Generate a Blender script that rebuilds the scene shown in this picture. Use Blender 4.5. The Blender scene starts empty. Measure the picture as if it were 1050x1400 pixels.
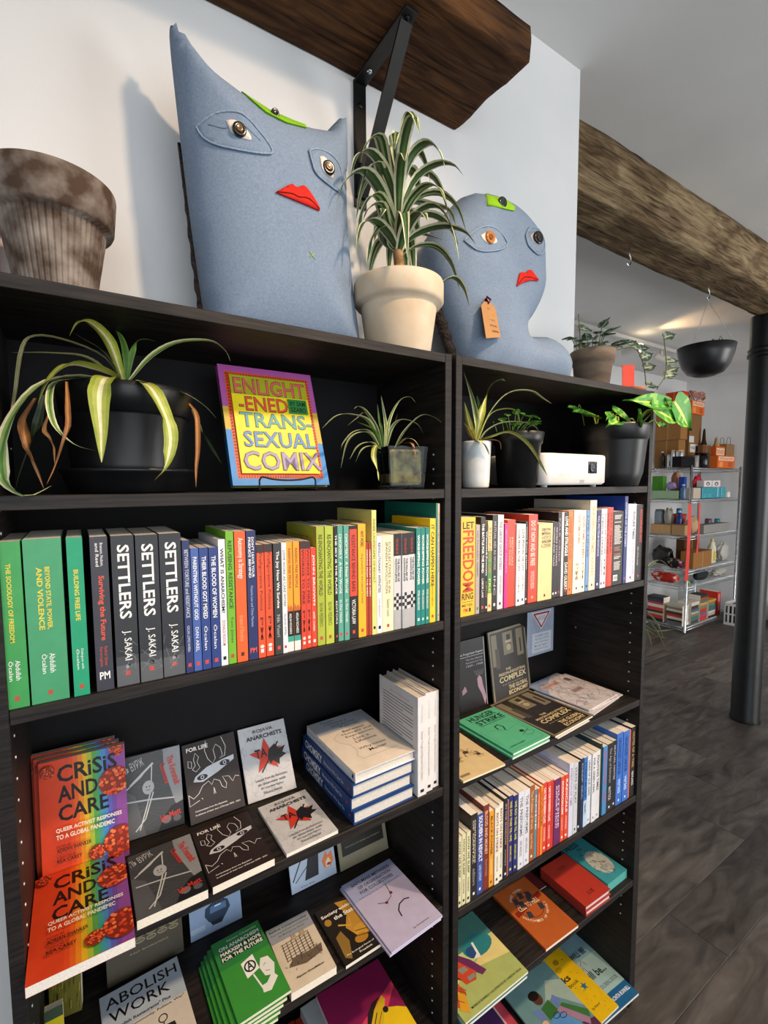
import bpy, math, random
from mathutils import Vector, Matrix, noise
from mathutils.geometry import delaunay_2d_cdt

scene = bpy.context.scene
col = scene.collection
random.seed(7)

# ---------------------------------------------------------------- camera
cam_data = bpy.data.cameras.new('camera')
cam = bpy.data.objects.new('camera', cam_data)
col.objects.link(cam)
cam_data.sensor_fit = 'HORIZONTAL'
cam_data.sensor_width = 36.0
cam_data.lens = 643.291 / 1050 * 36
cam_data.shift_x = (525 - 508.89) / 1050
cam_data.shift_y = (710.21 - 700) / 1050
cam_data.clip_start = 0.02
_yaw, _pitch, _roll = math.radians(32.1576), math.radians(4.2966), math.radians(-0.4068)
_fw = Vector((math.sin(_yaw) * math.cos(_pitch), math.cos(_yaw) * math.cos(_pitch), -math.sin(_pitch)))
_rt = Vector((math.cos(_yaw), -math.sin(_yaw), 0))
_up = _rt.cross(_fw)
_r2 = _rt * math.cos(_roll) + _up * math.sin(_roll)
_u2 = _up * math.cos(_roll) - _rt * math.sin(_roll)
cam.matrix_world = Matrix(((_r2.x, _u2.x, -_fw.x, 0.1078), (_r2.y, _u2.y, -_fw.y, -0.7768),
                           (_r2.z, _u2.z, -_fw.z, 1.746), (0, 0, 0, 1)))
scene.camera = cam

# ---------------------------------------------------------------- light
scene.view_settings.view_transform = 'Standard'
scene.view_settings.look = 'None'
scene.view_settings.gamma = 1.0
scene.view_settings.use_curve_mapping = False
scene.view_settings.exposure = 0.0
world = bpy.data.worlds.new('sky')
scene.world = world
world.use_nodes = True
world.node_tree.nodes['Background'].inputs[0].default_value = (0.75, 0.87, 1.0, 1)
world.node_tree.nodes['Background'].inputs[1].default_value = 0.4

def area_light(name, loc, rot, sx, sy, power, color):
    l = bpy.data.lights.new(name, 'AREA')
    l.shape = 'RECTANGLE'; l.size = sx; l.size_y = sy; l.energy = power; l.color = color
    o = bpy.data.objects.new(name, l); o.location = loc; o.rotation_euler = rot
    col.objects.link(o)
    return o

def spot_light(name, loc, target, power, color, angle, radius=0.03, blend=0.5):
    l = bpy.data.lights.new(name, 'SPOT')
    l.energy = power; l.color = color; l.spot_size = math.radians(angle); l.spot_blend = blend
    l.shadow_soft_size = radius
    o = bpy.data.objects.new(name, l); o.location = loc
    o.rotation_euler = (Vector(target) - Vector(loc)).to_track_quat('-Z', 'Y').to_euler()
    col.objects.link(o)
    return o

# daylight through the shop window behind the viewer and the one down the room
area_light('window_daylight', (0.1, -3.5, 1.75), (math.radians(90), 0, 0), 4.2, 2.4, 78, (0.93, 0.97, 1.0))
area_light('side_window_daylight', (5.2, -3.5, 1.7), (math.radians(90), 0, 0), 2.6, 2.4, 185, (1.0, 0.99, 0.97))
# warm spots of the ceiling track in front of the shelves
spot_light('track_spot_left', (1.05, -1.12, 3.05), (0.35, 0.2, 1.45), 105, (1.0, 0.72, 0.47), 84, 0.07, 0.9)
spot_light('track_spot_right', (1.75, -1.12, 3.05), (1.25, 0.1, 0.75), 130, (1.0, 0.70, 0.44), 62, 0.05, 0.8)

# ---------------------------------------------------------------- helpers
def lin(h, a=1.0):
    if not isinstance(h, str): return h
    h = h.lstrip('#')
    c = [int(h[i:i + 2], 16) / 255 for i in (0, 2, 4)]
    return tuple((x / 12.92 if x <= 0.04045 else ((x + 0.055) / 1.055) ** 2.4) for x in c) + (a,)

_mats = {}
def base_mat(name, rough=0.5, metal=0.0, spec=0.5):
    m = bpy.data.materials.new(name); m.use_nodes = True
    b = m.node_tree.nodes['Principled BSDF']
    b.inputs['Roughness'].default_value = rough
    b.inputs['Metallic'].default_value = metal
    b.inputs['Specular IOR Level'].default_value = spec
    return m, m.node_tree, b

def mat(name, c1, c2=None, scale=20.0, rough=0.5, metal=0.0, bump=0.0, stretch=(1, 1, 1), detail=4.0, lo=0.35, hi=0.65,
        spec=0.5, bscale=None, coord='Object'):
    """Two-tone noise material, optionally stretched into grain, with fine relief."""
    if name in _mats: return _mats[name]
    m, nt, b = base_mat(name, rough, metal, spec)
    N, Lk = nt.nodes, nt.links
    tc = N.new('ShaderNodeTexCoord'); mp = N.new('ShaderNodeMapping'); mp.inputs['Scale'].default_value = stretch
    Lk.new(tc.outputs[coord], mp.inputs[0])
    no = N.new('ShaderNodeTexNoise'); no.inputs['Scale'].default_value = scale; no.inputs['Detail'].default_value = detail
    Lk.new(mp.outputs[0], no.inputs['Vector'])
    rp = N.new('ShaderNodeValToRGB')
    rp.color_ramp.elements[0].position = lo; rp.color_ramp.elements[1].position = hi
    rp.color_ramp.elements[0].color = lin(c1); rp.color_ramp.elements[1].color = lin(c2 or c1)
    Lk.new(no.outputs['Fac'], rp.inputs[0]); Lk.new(rp.outputs[0], b.inputs['Base Color'])
    if bump:
        bp = N.new('ShaderNodeBump'); bp.inputs['Strength'].default_value = bump; bp.inputs['Distance'].default_value = 0.01
        src = no
        if bscale:
            src = N.new('ShaderNodeTexNoise'); src.inputs['Scale'].default_value = bscale
            src.inputs['Detail'].default_value = 5; Lk.new(mp.outputs[0], src.inputs['Vector'])
        Lk.new(src.outputs['Fac'], bp.inputs['Height']); Lk.new(bp.outputs[0], b.inputs['Normal'])
    _mats[name] = m
    return m

def col_mat(name, rough=0.5, spec=0.4, vary=0.08, vscale=60.0, bump=0.0):
    """Printed / dyed surface: the thing's own colours come from its colour attribute."""
    if name in _mats: return _mats[name]
    m, nt, b = base_mat(name, rough, 0, spec)
    N, Lk = nt.nodes, nt.links
    at = N.new('ShaderNodeAttribute'); at.attribute_name = 'Col'
    no = N.new('ShaderNodeTexNoise'); no.inputs['Scale'].default_value = vscale; no.inputs['Detail'].default_value = 3
    tc = N.new('ShaderNodeTexCoord'); Lk.new(tc.outputs['Object'], no.inputs['Vector'])
    mr = N.new('ShaderNodeMapRange'); mr.inputs['From Min'].default_value = 0.3; mr.inputs['From Max'].default_value = 0.7
    mr.inputs['To Min'].default_value = 1 - vary; mr.inputs['To Max'].default_value = 1 + vary
    Lk.new(no.outputs['Fac'], mr.inputs['Value'])
    hs = N.new('ShaderNodeHueSaturation'); Lk.new(mr.outputs[0], hs.inputs['Value']); Lk.new(at.outputs['Color'], hs.inputs['Color'])
    Lk.new(hs.outputs[0], b.inputs['Base Color'])
    if bump:
        bp = N.new('ShaderNodeBump'); bp.inputs['Strength'].default_value = bump; bp.inputs['Distance'].default_value = 0.004
        Lk.new(no.outputs['Fac'], bp.inputs['Height']); Lk.new(bp.outputs[0], b.inputs['Normal'])
    _mats[name] = m
    return m

class MB:
    """Collects polygons (with a colour each) and links them as ONE mesh object."""
    def __init__(s, c='#808080'):
        s.v = []; s.f = []; s.c = []; s.sm = []; s.cur = lin(c); s.smooth = False
    def color(s, c): s.cur = lin(c); return s
    def add(s, pts, faces, c=None, smooth=None):
        o = len(s.v); s.v += [tuple(p) for p in pts]
        cc = lin(c) if c else s.cur
        for f in faces:
            s.f.append([i + o for i in f]); s.c.append(cc); s.sm.append(s.smooth if smooth is None else smooth)
        return s
    def box(s, x0, x1, y0, y1, z0, z1, c=None, M=None):
        p = [(x0, y0, z0), (x1, y0, z0), (x1, y1, z0), (x0, y1, z0), (x0, y0, z1), (x1, y0, z1), (x1, y1, z1), (x0, y1, z1)]
        if M is not None: p = [M @ Vector(q) for q in p]
        return s.add(p, [(0, 3, 2, 1), (4, 5, 6, 7), (0, 1, 5, 4), (1, 2, 6, 5), (2, 3, 7, 6), (3, 0, 4, 7)], c, False)
    def cbox(s, x0, x1, y0, y1, z0, z1, b=0.002, c=None, M=None):
        """Box with chamfered edges (24 corner points)."""
        X, Y, Z = (x0, x1), (y0, y1), (z0, z1); pts = []; idx = {}
        for i in (0, 1):
            for j in (0, 1):
                for k in (0, 1):
                    sx, sy, sz = (1 - 2 * i), (1 - 2 * j), (1 - 2 * k)
                    for ax, q in ((0, (X[i], Y[j] + sy * b, Z[k] + sz * b)), (1, (X[i] + sx * b, Y[j], Z[k] + sz * b)), (2, (X[i] + sx * b, Y[j] + sy * b, Z[k]))):
                        idx[i, j, k, ax] = len(pts); pts.append(q)
        F = []
        for i in (0, 1):
            F.append([idx[i, 0, 0, 0], idx[i, 1, 0, 0], idx[i, 1, 1, 0], idx[i, 0, 1, 0]][::(1 if i else -1)])
            F.append([idx[0, i, 0, 1], idx[1, i, 0, 1], idx[1, i, 1, 1], idx[0, i, 1, 1]][::(-1 if i else 1)])
            F.append([idx[0, 0, i, 2], idx[1, 0, i, 2], idx[1, 1, i, 2], idx[0, 1, i, 2]][::(1 if i else -1)])
        for a in (0, 1):
            for b2 in (0, 1):
                F.append([idx[0, a, b2, 1], idx[1, a, b2, 1], idx[1, a, b2, 2], idx[0, a, b2, 2]])
                F.append([idx[a, 0, b2, 0], idx[a, 1, b2, 0], idx[a, 1, b2, 2], idx[a, 0, b2, 2]])
                F.append([idx[a, b2, 0, 0], idx[a, b2, 1, 0], idx[a, b2, 1, 1], idx[a, b2, 0, 1]])
        for i in (0, 1):
            for j in (0, 1):
                for k in (0, 1): F.append([idx[i, j, k, 0], idx[i, j, k, 1], idx[i, j, k, 2]])
        if M is not None: pts = [M @ Vector(q) for q in pts]
        return s.add(pts, F, c, False)
    def lathe(s, prof, seg=32, c=None, M=None, smooth=True, rfun=None, caps=True):
        n = len(prof); pts = []
        for k in range(seg):
            a = 2 * math.pi * k / seg
            for i, (r, z) in enumerate(prof):
                rr = rfun(a, r, z) if rfun else r
                pts.append((rr * math.cos(a), rr * math.sin(a), z))
        if M is not None: pts = [M @ Vector(q) for q in pts]
        F = []
        for k in range(seg):
            k2 = (k + 1) % seg
            for i in range(n - 1): F.append((k * n + i, k2 * n + i, k2 * n + i + 1, k * n + i + 1))
        s.add(pts, F, c, smooth)
        if caps:
            for i, rev in ((0, True), (n - 1, False)):
                if prof[i][0] > 1e-5:
                    o = [pts[k * n + i] for k in range(seg)]
                    s.add(o, [list(range(seg))[::(-1 if rev else 1)]], c, False)
        return s
    def tube(s, path, r, seg=8, c=None, smooth=True, caps=True):
        P = [Vector(p) for p in path]; n = len(P); rings = []
        R = r if isinstance(r, (list, tuple)) else [r] * n
        u = None
        for i in range(n):
            t = (P[min(i + 1, n - 1)] - P[max(i - 1, 0)]).normalized()
            if u is None:
                u = t.orthogonal().normalized()
            else:
                u = (u - t * u.dot(t)); u = u.normalized() if u.length > 1e-6 else t.orthogonal().normalized()
            w = t.cross(u)
            rings.append([P[i] + (u * math.cos(2 * math.pi * k / seg) + w * math.sin(2 * math.pi * k / seg)) * R[i] for k in range(seg)])
        pts = [q for r_ in rings for q in r_]; F = []
        for i in range(n - 1):
            for k in range(seg):
                k2 = (k + 1) % seg
                F.append((i * seg + k, i * seg + k2, (i + 1) * seg + k2, (i + 1) * seg + k))
        if caps: F += [list(range(seg))[::-1], [(n - 1) * seg + k for k in range(seg)]]
        return s.add(pts, F, c, smooth)
    def build(s, name, m, parent=None, loc=None, rot=None):
        me = bpy.data.meshes.new(name)
        me.from_pydata(s.v, [], s.f)
        if s.sm and any(s.sm): me.polygons.foreach_set('use_smooth', s.sm)
        at = me.color_attributes.new('Col', 'FLOAT_COLOR', 'CORNER')
        buf = []
        for f, c in zip(s.f, s.c): buf += list(c) * len(f)
        at.data.foreach_set('color', buf)
        me.materials.append(m)
        me.update()
        o = bpy.data.objects.new(name, me); col.objects.link(o)
        if parent is not None: o.parent = parent
        if loc is not None: o.location = loc
        if rot is not None: o.rotation_euler = rot
        return o

def thing(name, label, cat, loc=(0, 0, 0), rot=(0, 0, 0), group=None, M=None):
    o = bpy.data.objects.new(name, None); col.objects.link(o)
    o.empty_display_size = 0.02
    if M is not None: o.matrix_world = M
    else: o.location = loc; o.rotation_euler = rot
    o['label'] = label; o['category'] = cat
    if group: o['group'] = group
    return o
def tag(o, label, cat, group=None):
    o['label'] = label; o['category'] = cat
    if group: o['group'] = group
    return o
def struct(o, label=None, cat=None):
    o['kind'] = 'structure'
    if label: o['label'] = label
    if cat: o['category'] = cat
    return o

def spline(pts, n=14):
    """Catmull-Rom through the points."""
    P = [Vector(p) for p in pts]
    if len(P) == 2: return [P[0].lerp(P[1], i / n) for i in range(n + 1)]
    Q = [P[0] * 2 - P[1]] + P + [P[-1] * 2 - P[-2]]
    out = []; segs = len(P) - 1
    for i in range(n + 1):
        t = i / n * segs; k = min(int(t), segs - 1); t -= k
        a, b, c, d = Q[k], Q[k + 1], Q[k + 2], Q[k + 3]
        out.append(0.5 * ((2 * b) + (c - a) * t + (2 * a - 5 * b + 4 * c - d) * t * t + (3 * b - a - 3 * c + d) * t ** 3))
    return out

# ------------------------------------------------------------ lettering
_glyph = {}
def glyphs(text, bold):
    key = (text, bold)
    if key not in _glyph:
        cu = bpy.data.curves.new('t', 'FONT'); cu.body = text; cu.resolution_u = 2; cu.offset = 0.022 if bold else 0.006
        ob = bpy.data.objects.new('t', cu)
        me = bpy.data.meshes.new_from_object(ob)
        V = [(v.co.x, v.co.y) for v in me.vertices]; F = [list(p.vertices) for p in me.polygons]
        bpy.data.objects.remove(ob); bpy.data.curves.remove(cu); bpy.data.meshes.remove(me)
        if V:
            x0 = min(v[0] for v in V); x1 = max(v[0] for v in V); y0 = min(v[1] for v in V); y1 = max(v[1] for v in V)
            V = [((x - x0) / max(x1 - x0, 1e-6), (y - y0) / max(y1 - y0, 1e-6)) for x, y in V]
        _glyph[key] = (V, F)
    return _glyph[key]

class Face:
    """A flat printed face: O + R*x + U*y, x in 0..w, y in 0..h (metres); items use fractions."""
    def __init__(s, O, R, U, w, h):
        s.O, s.R, s.U, s.w, s.h = Vector(O), Vector(R), Vector(U), w, h; s.n = s.R.cross(s.U); s.k = 0
        s.pr = MB(); s.tx = []
    def pt(s, x, y, lift):
        x = min(max(x, 0.0), 1.0); y = min(max(y, 0.0), 1.0)
        return s.O + s.R * (x * s.w) + s.U * (y * s.h) + s.n * lift
    def _l(s): s.k += 1; return 0.00012 + s.k * 0.00003
    def poly(s, pts, c):
        l = s._l(); P = [s.pt(x, y, l) for x, y in pts]
        a = sum(pts[i][0] * pts[(i + 1) % len(pts)][1] - pts[(i + 1) % len(pts)][0] * pts[i][1] for i in range(len(pts)))
        f = list(range(len(P)))
        s.pr.add(P, [f if a > 0 else f[::-1]], c)
    def rect(s, x0, x1, y0, y1, c): s.poly([(x0, y0), (x1, y0), (x1, y1), (x0, y1)], c)
    def ell(s, cx, cy, rx, ry, c, n=18): s.poly([(cx + rx * math.cos(6.28318 * i / n), cy + ry * math.sin(6.28318 * i / n)) for i in range(n)], c)
    def line(s, pts, wd, c):
        """stroke, wd in metres"""
        l = s._l(); Q = [Vector((x * s.w, y * s.h)) for x, y in pts]; P = []; F = []
        for i in range(len(Q)):
            t = Q[min(i + 1, len(Q) - 1)] - Q[max(i - 1, 0)]
            t = t.normalized() if t.length > 1e-9 else Vector((1, 0))
            nn = Vector((-t.y, t.x)) * wd / 2
            for q in (Q[i] + nn, Q[i] - nn): P.append(s.O + s.R * min(max(q.x, 0), s.w) + s.U * min(max(q.y, 0), s.h) + s.n * l)
        for i in range(len(Q) - 1): F.append((2 * i, 2 * i + 1, 2 * i + 3, 2 * i + 2))
        s.pr.add(P, F, c)
    def ring(s, cx, cy, rx, ry, wd, c, n=24, a0=0, a1=6.28318):
        s.line([(cx + rx * math.cos(a0 + (a1 - a0) * i / n), cy + ry * math.sin(a0 + (a1 - a0) * i / n)) for i in range(n + 1)], wd, c)
    def text(s, t, x0, x1, y0, y1, c, bold=False, slant=0.0, rot=0.0):
        l = 0.00016 + s.k * 0.00003
        for ln, (a, b) in zip(t.split('|'), [(y1 - (y1 - y0) * (i + 1) / (t.count('|') + 1), y1 - (y1 - y0) * i / (t.count('|') + 1)) for i in range(t.count('|') + 1)]):
            g = (b - a) * (0.12 if '|' in t else 0)
            V, F = glyphs(ln, bold)
            P = []
            cx, cy = (x0 + x1) / 2 * s.w, (a + b) / 2 * s.h
            for (u, v) in V:
                X = (x0 + (x1 - x0) * u) * s.w + slant * v * (b - a) * s.h; Y = (a + g + (b - a - 2 * g) * v) * s.h
                if rot:
                    dx, dy = X - cx, Y - cy
                    X = cx + dx * math.cos(rot) - dy * math.sin(rot); Y = cy + dx * math.sin(rot) + dy * math.cos(rot)
                P.append(s.O + s.R * min(max(X, 0), s.w) + s.U * min(max(Y, 0), s.h) + s.n * l)
            if P: s.tx.append(MB().add(P, F, c))
    def done(s, parent, m=None):
        if s.pr.f: s.pr.build('cover_print', m or PRINT, parent)
        for t_ in s.tx: t_.build('lettering', m or PRINT, parent)

PRINT = col_mat('printed_card', 0.42, 0.4, 0.05, 40)
PAGES = col_mat('paper_edges', 0.85, 0.2, 0.1, 400)
PAINTED = col_mat('coloured_surface', 0.5, 0.4, 0.06, 30)
FABRIC = col_mat('coloured_fabric', 0.95, 0.1, 0.15, 250, 0.5)
GLOSSY = col_mat('coloured_plastic', 0.25, 0.5, 0.04, 20)

# ------------------------------------------------------------ books
def book(label, w, h, t, cover, M, group=None, hard=False, back=None, front=None, pages='#e6dccb', name='book', cat='book'):
    """Local frame: spine on x=0, fore edge x=w, height along y, back cover z=0, front cover z=t.
    Returns the thing and its printable faces front / back / spine (reads downwards) / spine_h (upright)."""
    o = thing(name, label, cat, group=group, M=M)
    c = 0.0022 if hard else 0.0004; e = 0.0035 if hard else 0.0003
    c = min(c, t * 0.25)
    m = MB(cover)
    F = lin(front or cover); B = lin(back or cover); S = lin(cover)
    m.box(0, w, 0, h, 0, c, B); m.box(0, w, 0, h, t - c, t, F); m.box(0, c, 0, h, c, t - c, S)
    # spine face and cover faces carry their own colour
    m.build('cover', PRINT, o)
    p = MB(pages); p.box(c, w - e, e, h - e, c, t - c); p.build('pages', PAGES, o)
    fr = Face((0, 0, t), (1, 0, 0), (0, 1, 0), w, h)
    bk = Face((w, 0, 0), (-1, 0, 0), (0, 1, 0), w, h)
    sp = Face((0, h, 0), (0, -1, 0), (0, 0, 1), h, t)
    sh = Face((0, 0, 0), (0, 0, 1), (0, 1, 0), t, h)
    return o, fr, bk, sp, sh
def basis(X, Y, Z, loc):
    return Matrix(((X[0], Y[0], Z[0], loc[0]), (X[1], Y[1], Z[1], loc[1]), (X[2], Y[2], Z[2], loc[2]), (0, 0, 0, 1)))
def standing(x, y, z): return basis((0, 1, 0), (0, 0, 1), (1, 0, 0), (x, y, z))
def lying(x, y, z, rot=0):
    a = math.radians(rot); return basis((math.cos(a), math.sin(a), 0), (-math.sin(a), math.cos(a), 0), (0, 0, 1), (x, y, z))
def leaning(x, y, z, tilt, yaw=0, t=0.01):
    """front-facing, bottom front edge starts at (x, y, z), leaning back by tilt"""
    a, b = math.radians(tilt), math.radians(yaw)
    X = Vector((math.cos(b), math.sin(b), 0)); n = Vector((-math.sin(b), math.cos(b), 0))
    Y = Vector((0, 0, 1)) * math.cos(a) + n * math.sin(a); Z = X.cross(Y)
    return basis(X, Y, Z, Vector((x, y, z + t * math.sin(a) + 0.0004)) - Z * t)

# ---------------------------------------------------------------- room
WALL = mat('white_wall_paint', '#d2d3d4', '#d9d9d9', 3.0, 0.75, bump=0.03, bscale=180)
CEIL = mat('ceiling_paint', '#d2d2d1', '#dadad9', 2.0, 0.85, bump=0.05, bscale=60)
BLACKWOOD = mat('black_brown_wood', '#0d0b0b', '#2a2422', 9.0, 0.55, stretch=(1.2, 1.2, 14), bump=0.12, detail=6, lo=0.3, hi=0.75, spec=0.3)
BLACKWOOD_H = mat('black_brown_wood_level', '#0f0d0c', '#312a27', 9.0, 0.55, stretch=(1.2, 14, 14), bump=0.12, detail=6, lo=0.3, hi=0.75, spec=0.3)
BLACKBACK = mat('black_backing_board', '#08080a', '#100f12', 5.0, 0.6, spec=0.2, bump=0.03, bscale=200)
def timber(name, dark, mid, light, patch, sx):
    """old sawn timber: long grain, dark cracks, lighter worn patches"""
    m, nt, b = base_mat(name, 0.88, 0, 0.12); N, Lk = nt.nodes, nt.links
    tc = N.new('ShaderNodeTexCoord')
    def nz(st, sc, det, dist=0.0):
        mp = N.new('ShaderNodeMapping'); mp.inputs['Scale'].default_value = st; Lk.new(tc.outputs['Object'], mp.inputs[0])
        n = N.new('ShaderNodeTexNoise'); n.inputs['Scale'].default_value = sc; n.inputs['Detail'].default_value = det; n.inputs['Distortion'].default_value = dist
        Lk.new(mp.outputs[0], n.inputs['Vector']); return n
    g = nz((sx, 8, 8), 6.0, 10, 1.0); p = nz((1.2, 2.2, 2.2), 3.0, 6, 0.8); c = nz((sx * 0.7, 30, 30), 4.0, 3, 0.2)
    r = N.new('ShaderNodeValToRGB'); e = r.color_ramp.elements
    e[0].position = 0.3; e[0].color = lin(dark); e[1].position = 0.74; e[1].color = lin(light); q = e.new(0.5); q.color = lin(mid)
    Lk.new(g.outputs['Fac'], r.inputs[0])
    r2 = N.new('ShaderNodeValToRGB'); r2.color_ramp.elements[0].position = 0.46; r2.color_ramp.elements[1].position = 0.66
    Lk.new(p.outputs['Fac'], r2.inputs[0])
    mx = N.new('ShaderNodeMix'); mx.data_type = 'RGBA'; mx.blend_type = 'MIX'
    Lk.new(r2.outputs[0], mx.inputs[0]); Lk.new(r.outputs[0], mx.inputs[6])
    r4 = N.new('ShaderNodeValToRGB'); r4.color_ramp.elements[0].position = 0.3; r4.color_ramp.elements[0].color = lin(mid); r4.color_ramp.elements[1].position = 0.7; r4.color_ramp.elements[1].color = lin(patch)
    Lk.new(g.outputs['Fac'], r4.inputs[0]); Lk.new(r4.outputs[0], mx.inputs[7])
    r3 = N.new('ShaderNodeValToRGB'); r3.color_ramp.elements[0].position = 0.3; r3.color_ramp.elements[0].color = (0.15, 0.12, 0.1, 1); r3.color_ramp.elements[1].position = 0.42
    Lk.new(c.outputs['Fac'], r3.inputs[0])
    mu = N.new('ShaderNodeMix'); mu.data_type = 'RGBA'; mu.blend_type = 'MULTIPLY'; mu.inputs[0].default_value = 0.8
    Lk.new(mx.outputs[2], mu.inputs[6]); Lk.new(r3.outputs[0], mu.inputs[7]); Lk.new(mu.outputs[2], b.inputs['Base Color'])
    bp = N.new('ShaderNodeBump'); bp.inputs['Strength'].default_value = 0.8; bp.inputs['Distance'].default_value = 0.012
    Lk.new(g.outputs['Fac'], bp.inputs['Height']); Lk.new(bp.outputs[0], b.inputs['Normal'])
    return m
OLDWOOD = timber('weathered_brown_timber', '#2b1b11', '#48301f', '#5f4229', '#6f4a2a', 1.1)
OLDWOOD_G = timber('weathered_grey_timber', '#38291b', '#62503a', '#836f56', '#9a8768', 0.9)
BLACKMETAL = mat('black_painted_steel', '#0a0a0b', '#121213', 30.0, 0.42, bump=0.05, spec=0.3)
CHROME = mat('chrome_wire', '#a8aaad', '#d0d2d4', 40.0, 0.25, 1.0)

ZC = 3.14
w = MB(); w.box(-2.6, 1.622, 0.285, 0.40, 0, ZC); struct(w.build('wall_back', WALL), 'white wall behind the bookcases', 'wall')
w = MB(); w.box(-2.7, -2.6, -3.6, 0.4, 0, ZC); struct(w.build('wall_left', WALL))
w = MB(); w.box(7.42, 7.52, -3.6, 2.62, 0, ZC); struct(w.build('wall_right', WALL))
w = MB(); w.box(1.0, 7.52, 2.55, 2.65, 0, ZC); struct(w.build('wall_far', WALL))
w = MB(); w.box(0.9, 1.0, 0.4, 2.65, 0, ZC); struct(w.build('wall_side', WALL))
w = MB()   # wall with the two shop windows, behind the viewer
w.box(-2.7, 7.52, -3.75, -3.6, 0, 0.55); w.box(-2.7, 7.52, -3.75, -3.6, 2.95, ZC)
for x0, x1 in ((-2.7, -2.0), (2.2, 3.9), (6.5, 7.52)): w.box(x0, x1, -3.75, -3.6, 0.55, 2.95)
struct(w.build('wall_front', WALL))
w = MB(); w.box(-2.7, 7.52, -3.75, 2.65, ZC, ZC + 0.1); struct(w.build('ceiling', CEIL), 'grey-white painted ceiling', 'ceiling')

# floor: vinyl planks along x, each its own piece
fl = MB(); fl.box(-2.7, 7.52, -3.75, 2.65, -0.05, -0.003)
floor = struct(fl.build('floor', mat('floor_underlay', '#15110f', '#1c1715', 10, 0.9)), 'dark grey-brown wood-look plank floor', 'floor')
def plank_mat():
    m, nt, b = base_mat('dark_vinyl_plank', 0.42, 0, 0.4)
    N, Lk = nt.nodes, nt.links
    tc = N.new('ShaderNodeTexCoord'); oi = N.new('ShaderNodeObjectInfo')
    off = N.new('ShaderNodeVectorMath'); off.operation = 'ADD'
    sc = N.new('ShaderNodeVectorMath'); sc.operation = 'SCALE'; sc.inputs['Scale'].default_value = 37.0
    cmb = N.new('ShaderNodeCombineXYZ')
    for i in range(3): Lk.new(oi.outputs['Random'], cmb.inputs[i])
    Lk.new(cmb.outputs[0], sc.inputs[0]); Lk.new(tc.outputs['Object'], off.inputs[0]); Lk.new(sc.outputs[0], off.inputs[1])
    mp = N.new('ShaderNodeMapping'); mp.inputs['Scale'].default_value = (1.6, 6, 1); Lk.new(off.outputs[0], mp.inputs[0])
    n1 = N.new('ShaderNodeTexNoise'); n1.inputs['Scale'].default_value = 2.2; n1.inputs['Detail'].default_value = 8; n1.inputs['Distortion'].default_value = 1.2
    n2 = N.new('ShaderNodeTexNoise'); n2.inputs['Scale'].default_value = 14; n2.inputs['Detail'].default_value = 6
    Lk.new(mp.outputs[0], n1.inputs['Vector']); Lk.new(mp.outputs[0], n2.inputs['Vector'])
    r1 = N.new('ShaderNodeValToRGB'); e = r1.color_ramp.elements
    e[0].position = 0.28; e[0].color = lin('#2d2825'); e[1].position = 0.7; e[1].color = lin('#6c645d')
    k = e.new(0.44); k.color = lin('#4d4641')
    Lk.new(n1.outputs['Fac'], r1.inputs[0])
    mx = N.new('ShaderNodeMix'); mx.data_type = 'RGBA'; mx.blend_type = 'MULTIPLY'; mx.inputs['Factor'].default_value = 0.5
    r2 = N.new('ShaderNodeValToRGB'); r2.color_ramp.elements[0].position = 0.3; r2.color_ramp.elements[0].color = (0.45, 0.43, 0.42, 1)
    Lk.new(n2.outputs['Fac'], r2.inputs[0])
    Lk.new(r1.outputs[0], mx.inputs[6]); Lk.new(r2.outputs[0], mx.inputs[7])
    hv = N.new('ShaderNodeHueSaturation'); mr = N.new('ShaderNodeMapRange'); mr.inputs['To Min'].default_value = 0.72; mr.inputs['To Max'].default_value = 1.2
    Lk.new(oi.outputs['Random'], mr.inputs['Value']); Lk.new(mr.outputs[0], hv.inputs['Value']); Lk.new(mx.outputs[2], hv.inputs['Color'])
    Lk.new(hv.outputs[0], b.inputs['Base Color'])
    bp = N.new('ShaderNodeBump'); bp.inputs['Strength'].default_value = 0.15; bp.inputs['Distance'].default_value = 0.004
    Lk.new(n2.outputs['Fac'], bp.inputs['Height']); Lk.new(bp.outputs[0], b.inputs['Normal'])
    return m
PLANK = plank_mat()
planks = {}
rnd = random.Random(5)
def plank(x0, x1, y):
    L_ = round(x1 - x0, 3)
    if L_ < 0.06: return
    if L_ not in planks:
        pm = MB(); pm.cbox(0.0008, L_ - 0.0008, 0.0008, 0.2092, -0.006, 0, 0.0006); planks[L_] = o = pm.build('plank', PLANK, floor)
    else:
        o = planks[L_].copy(); col.objects.link(o)
    o.location = (x0, y, 0)
for r in range(-10, 12):
    y = 0.1 + 0.21 * r
    y0 = -1.95
    if y < y0 or y > 2.5: continue
    s = 2.066 - 1.22 * 3 + {0: 0.73, -1: 0.0}.get(r, rnd.random() * 1.2)
    lo = 0.0 if y < 0.05 else 1.64
    for k in range(9):
        x0, x1 = s + 1.22 * k, s + 1.22 * (k + 1)
        x0, x1 = max(x0, lo), min(x1, 7.4)
        if x1 > x0: plank(x0, x1, y)

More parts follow.
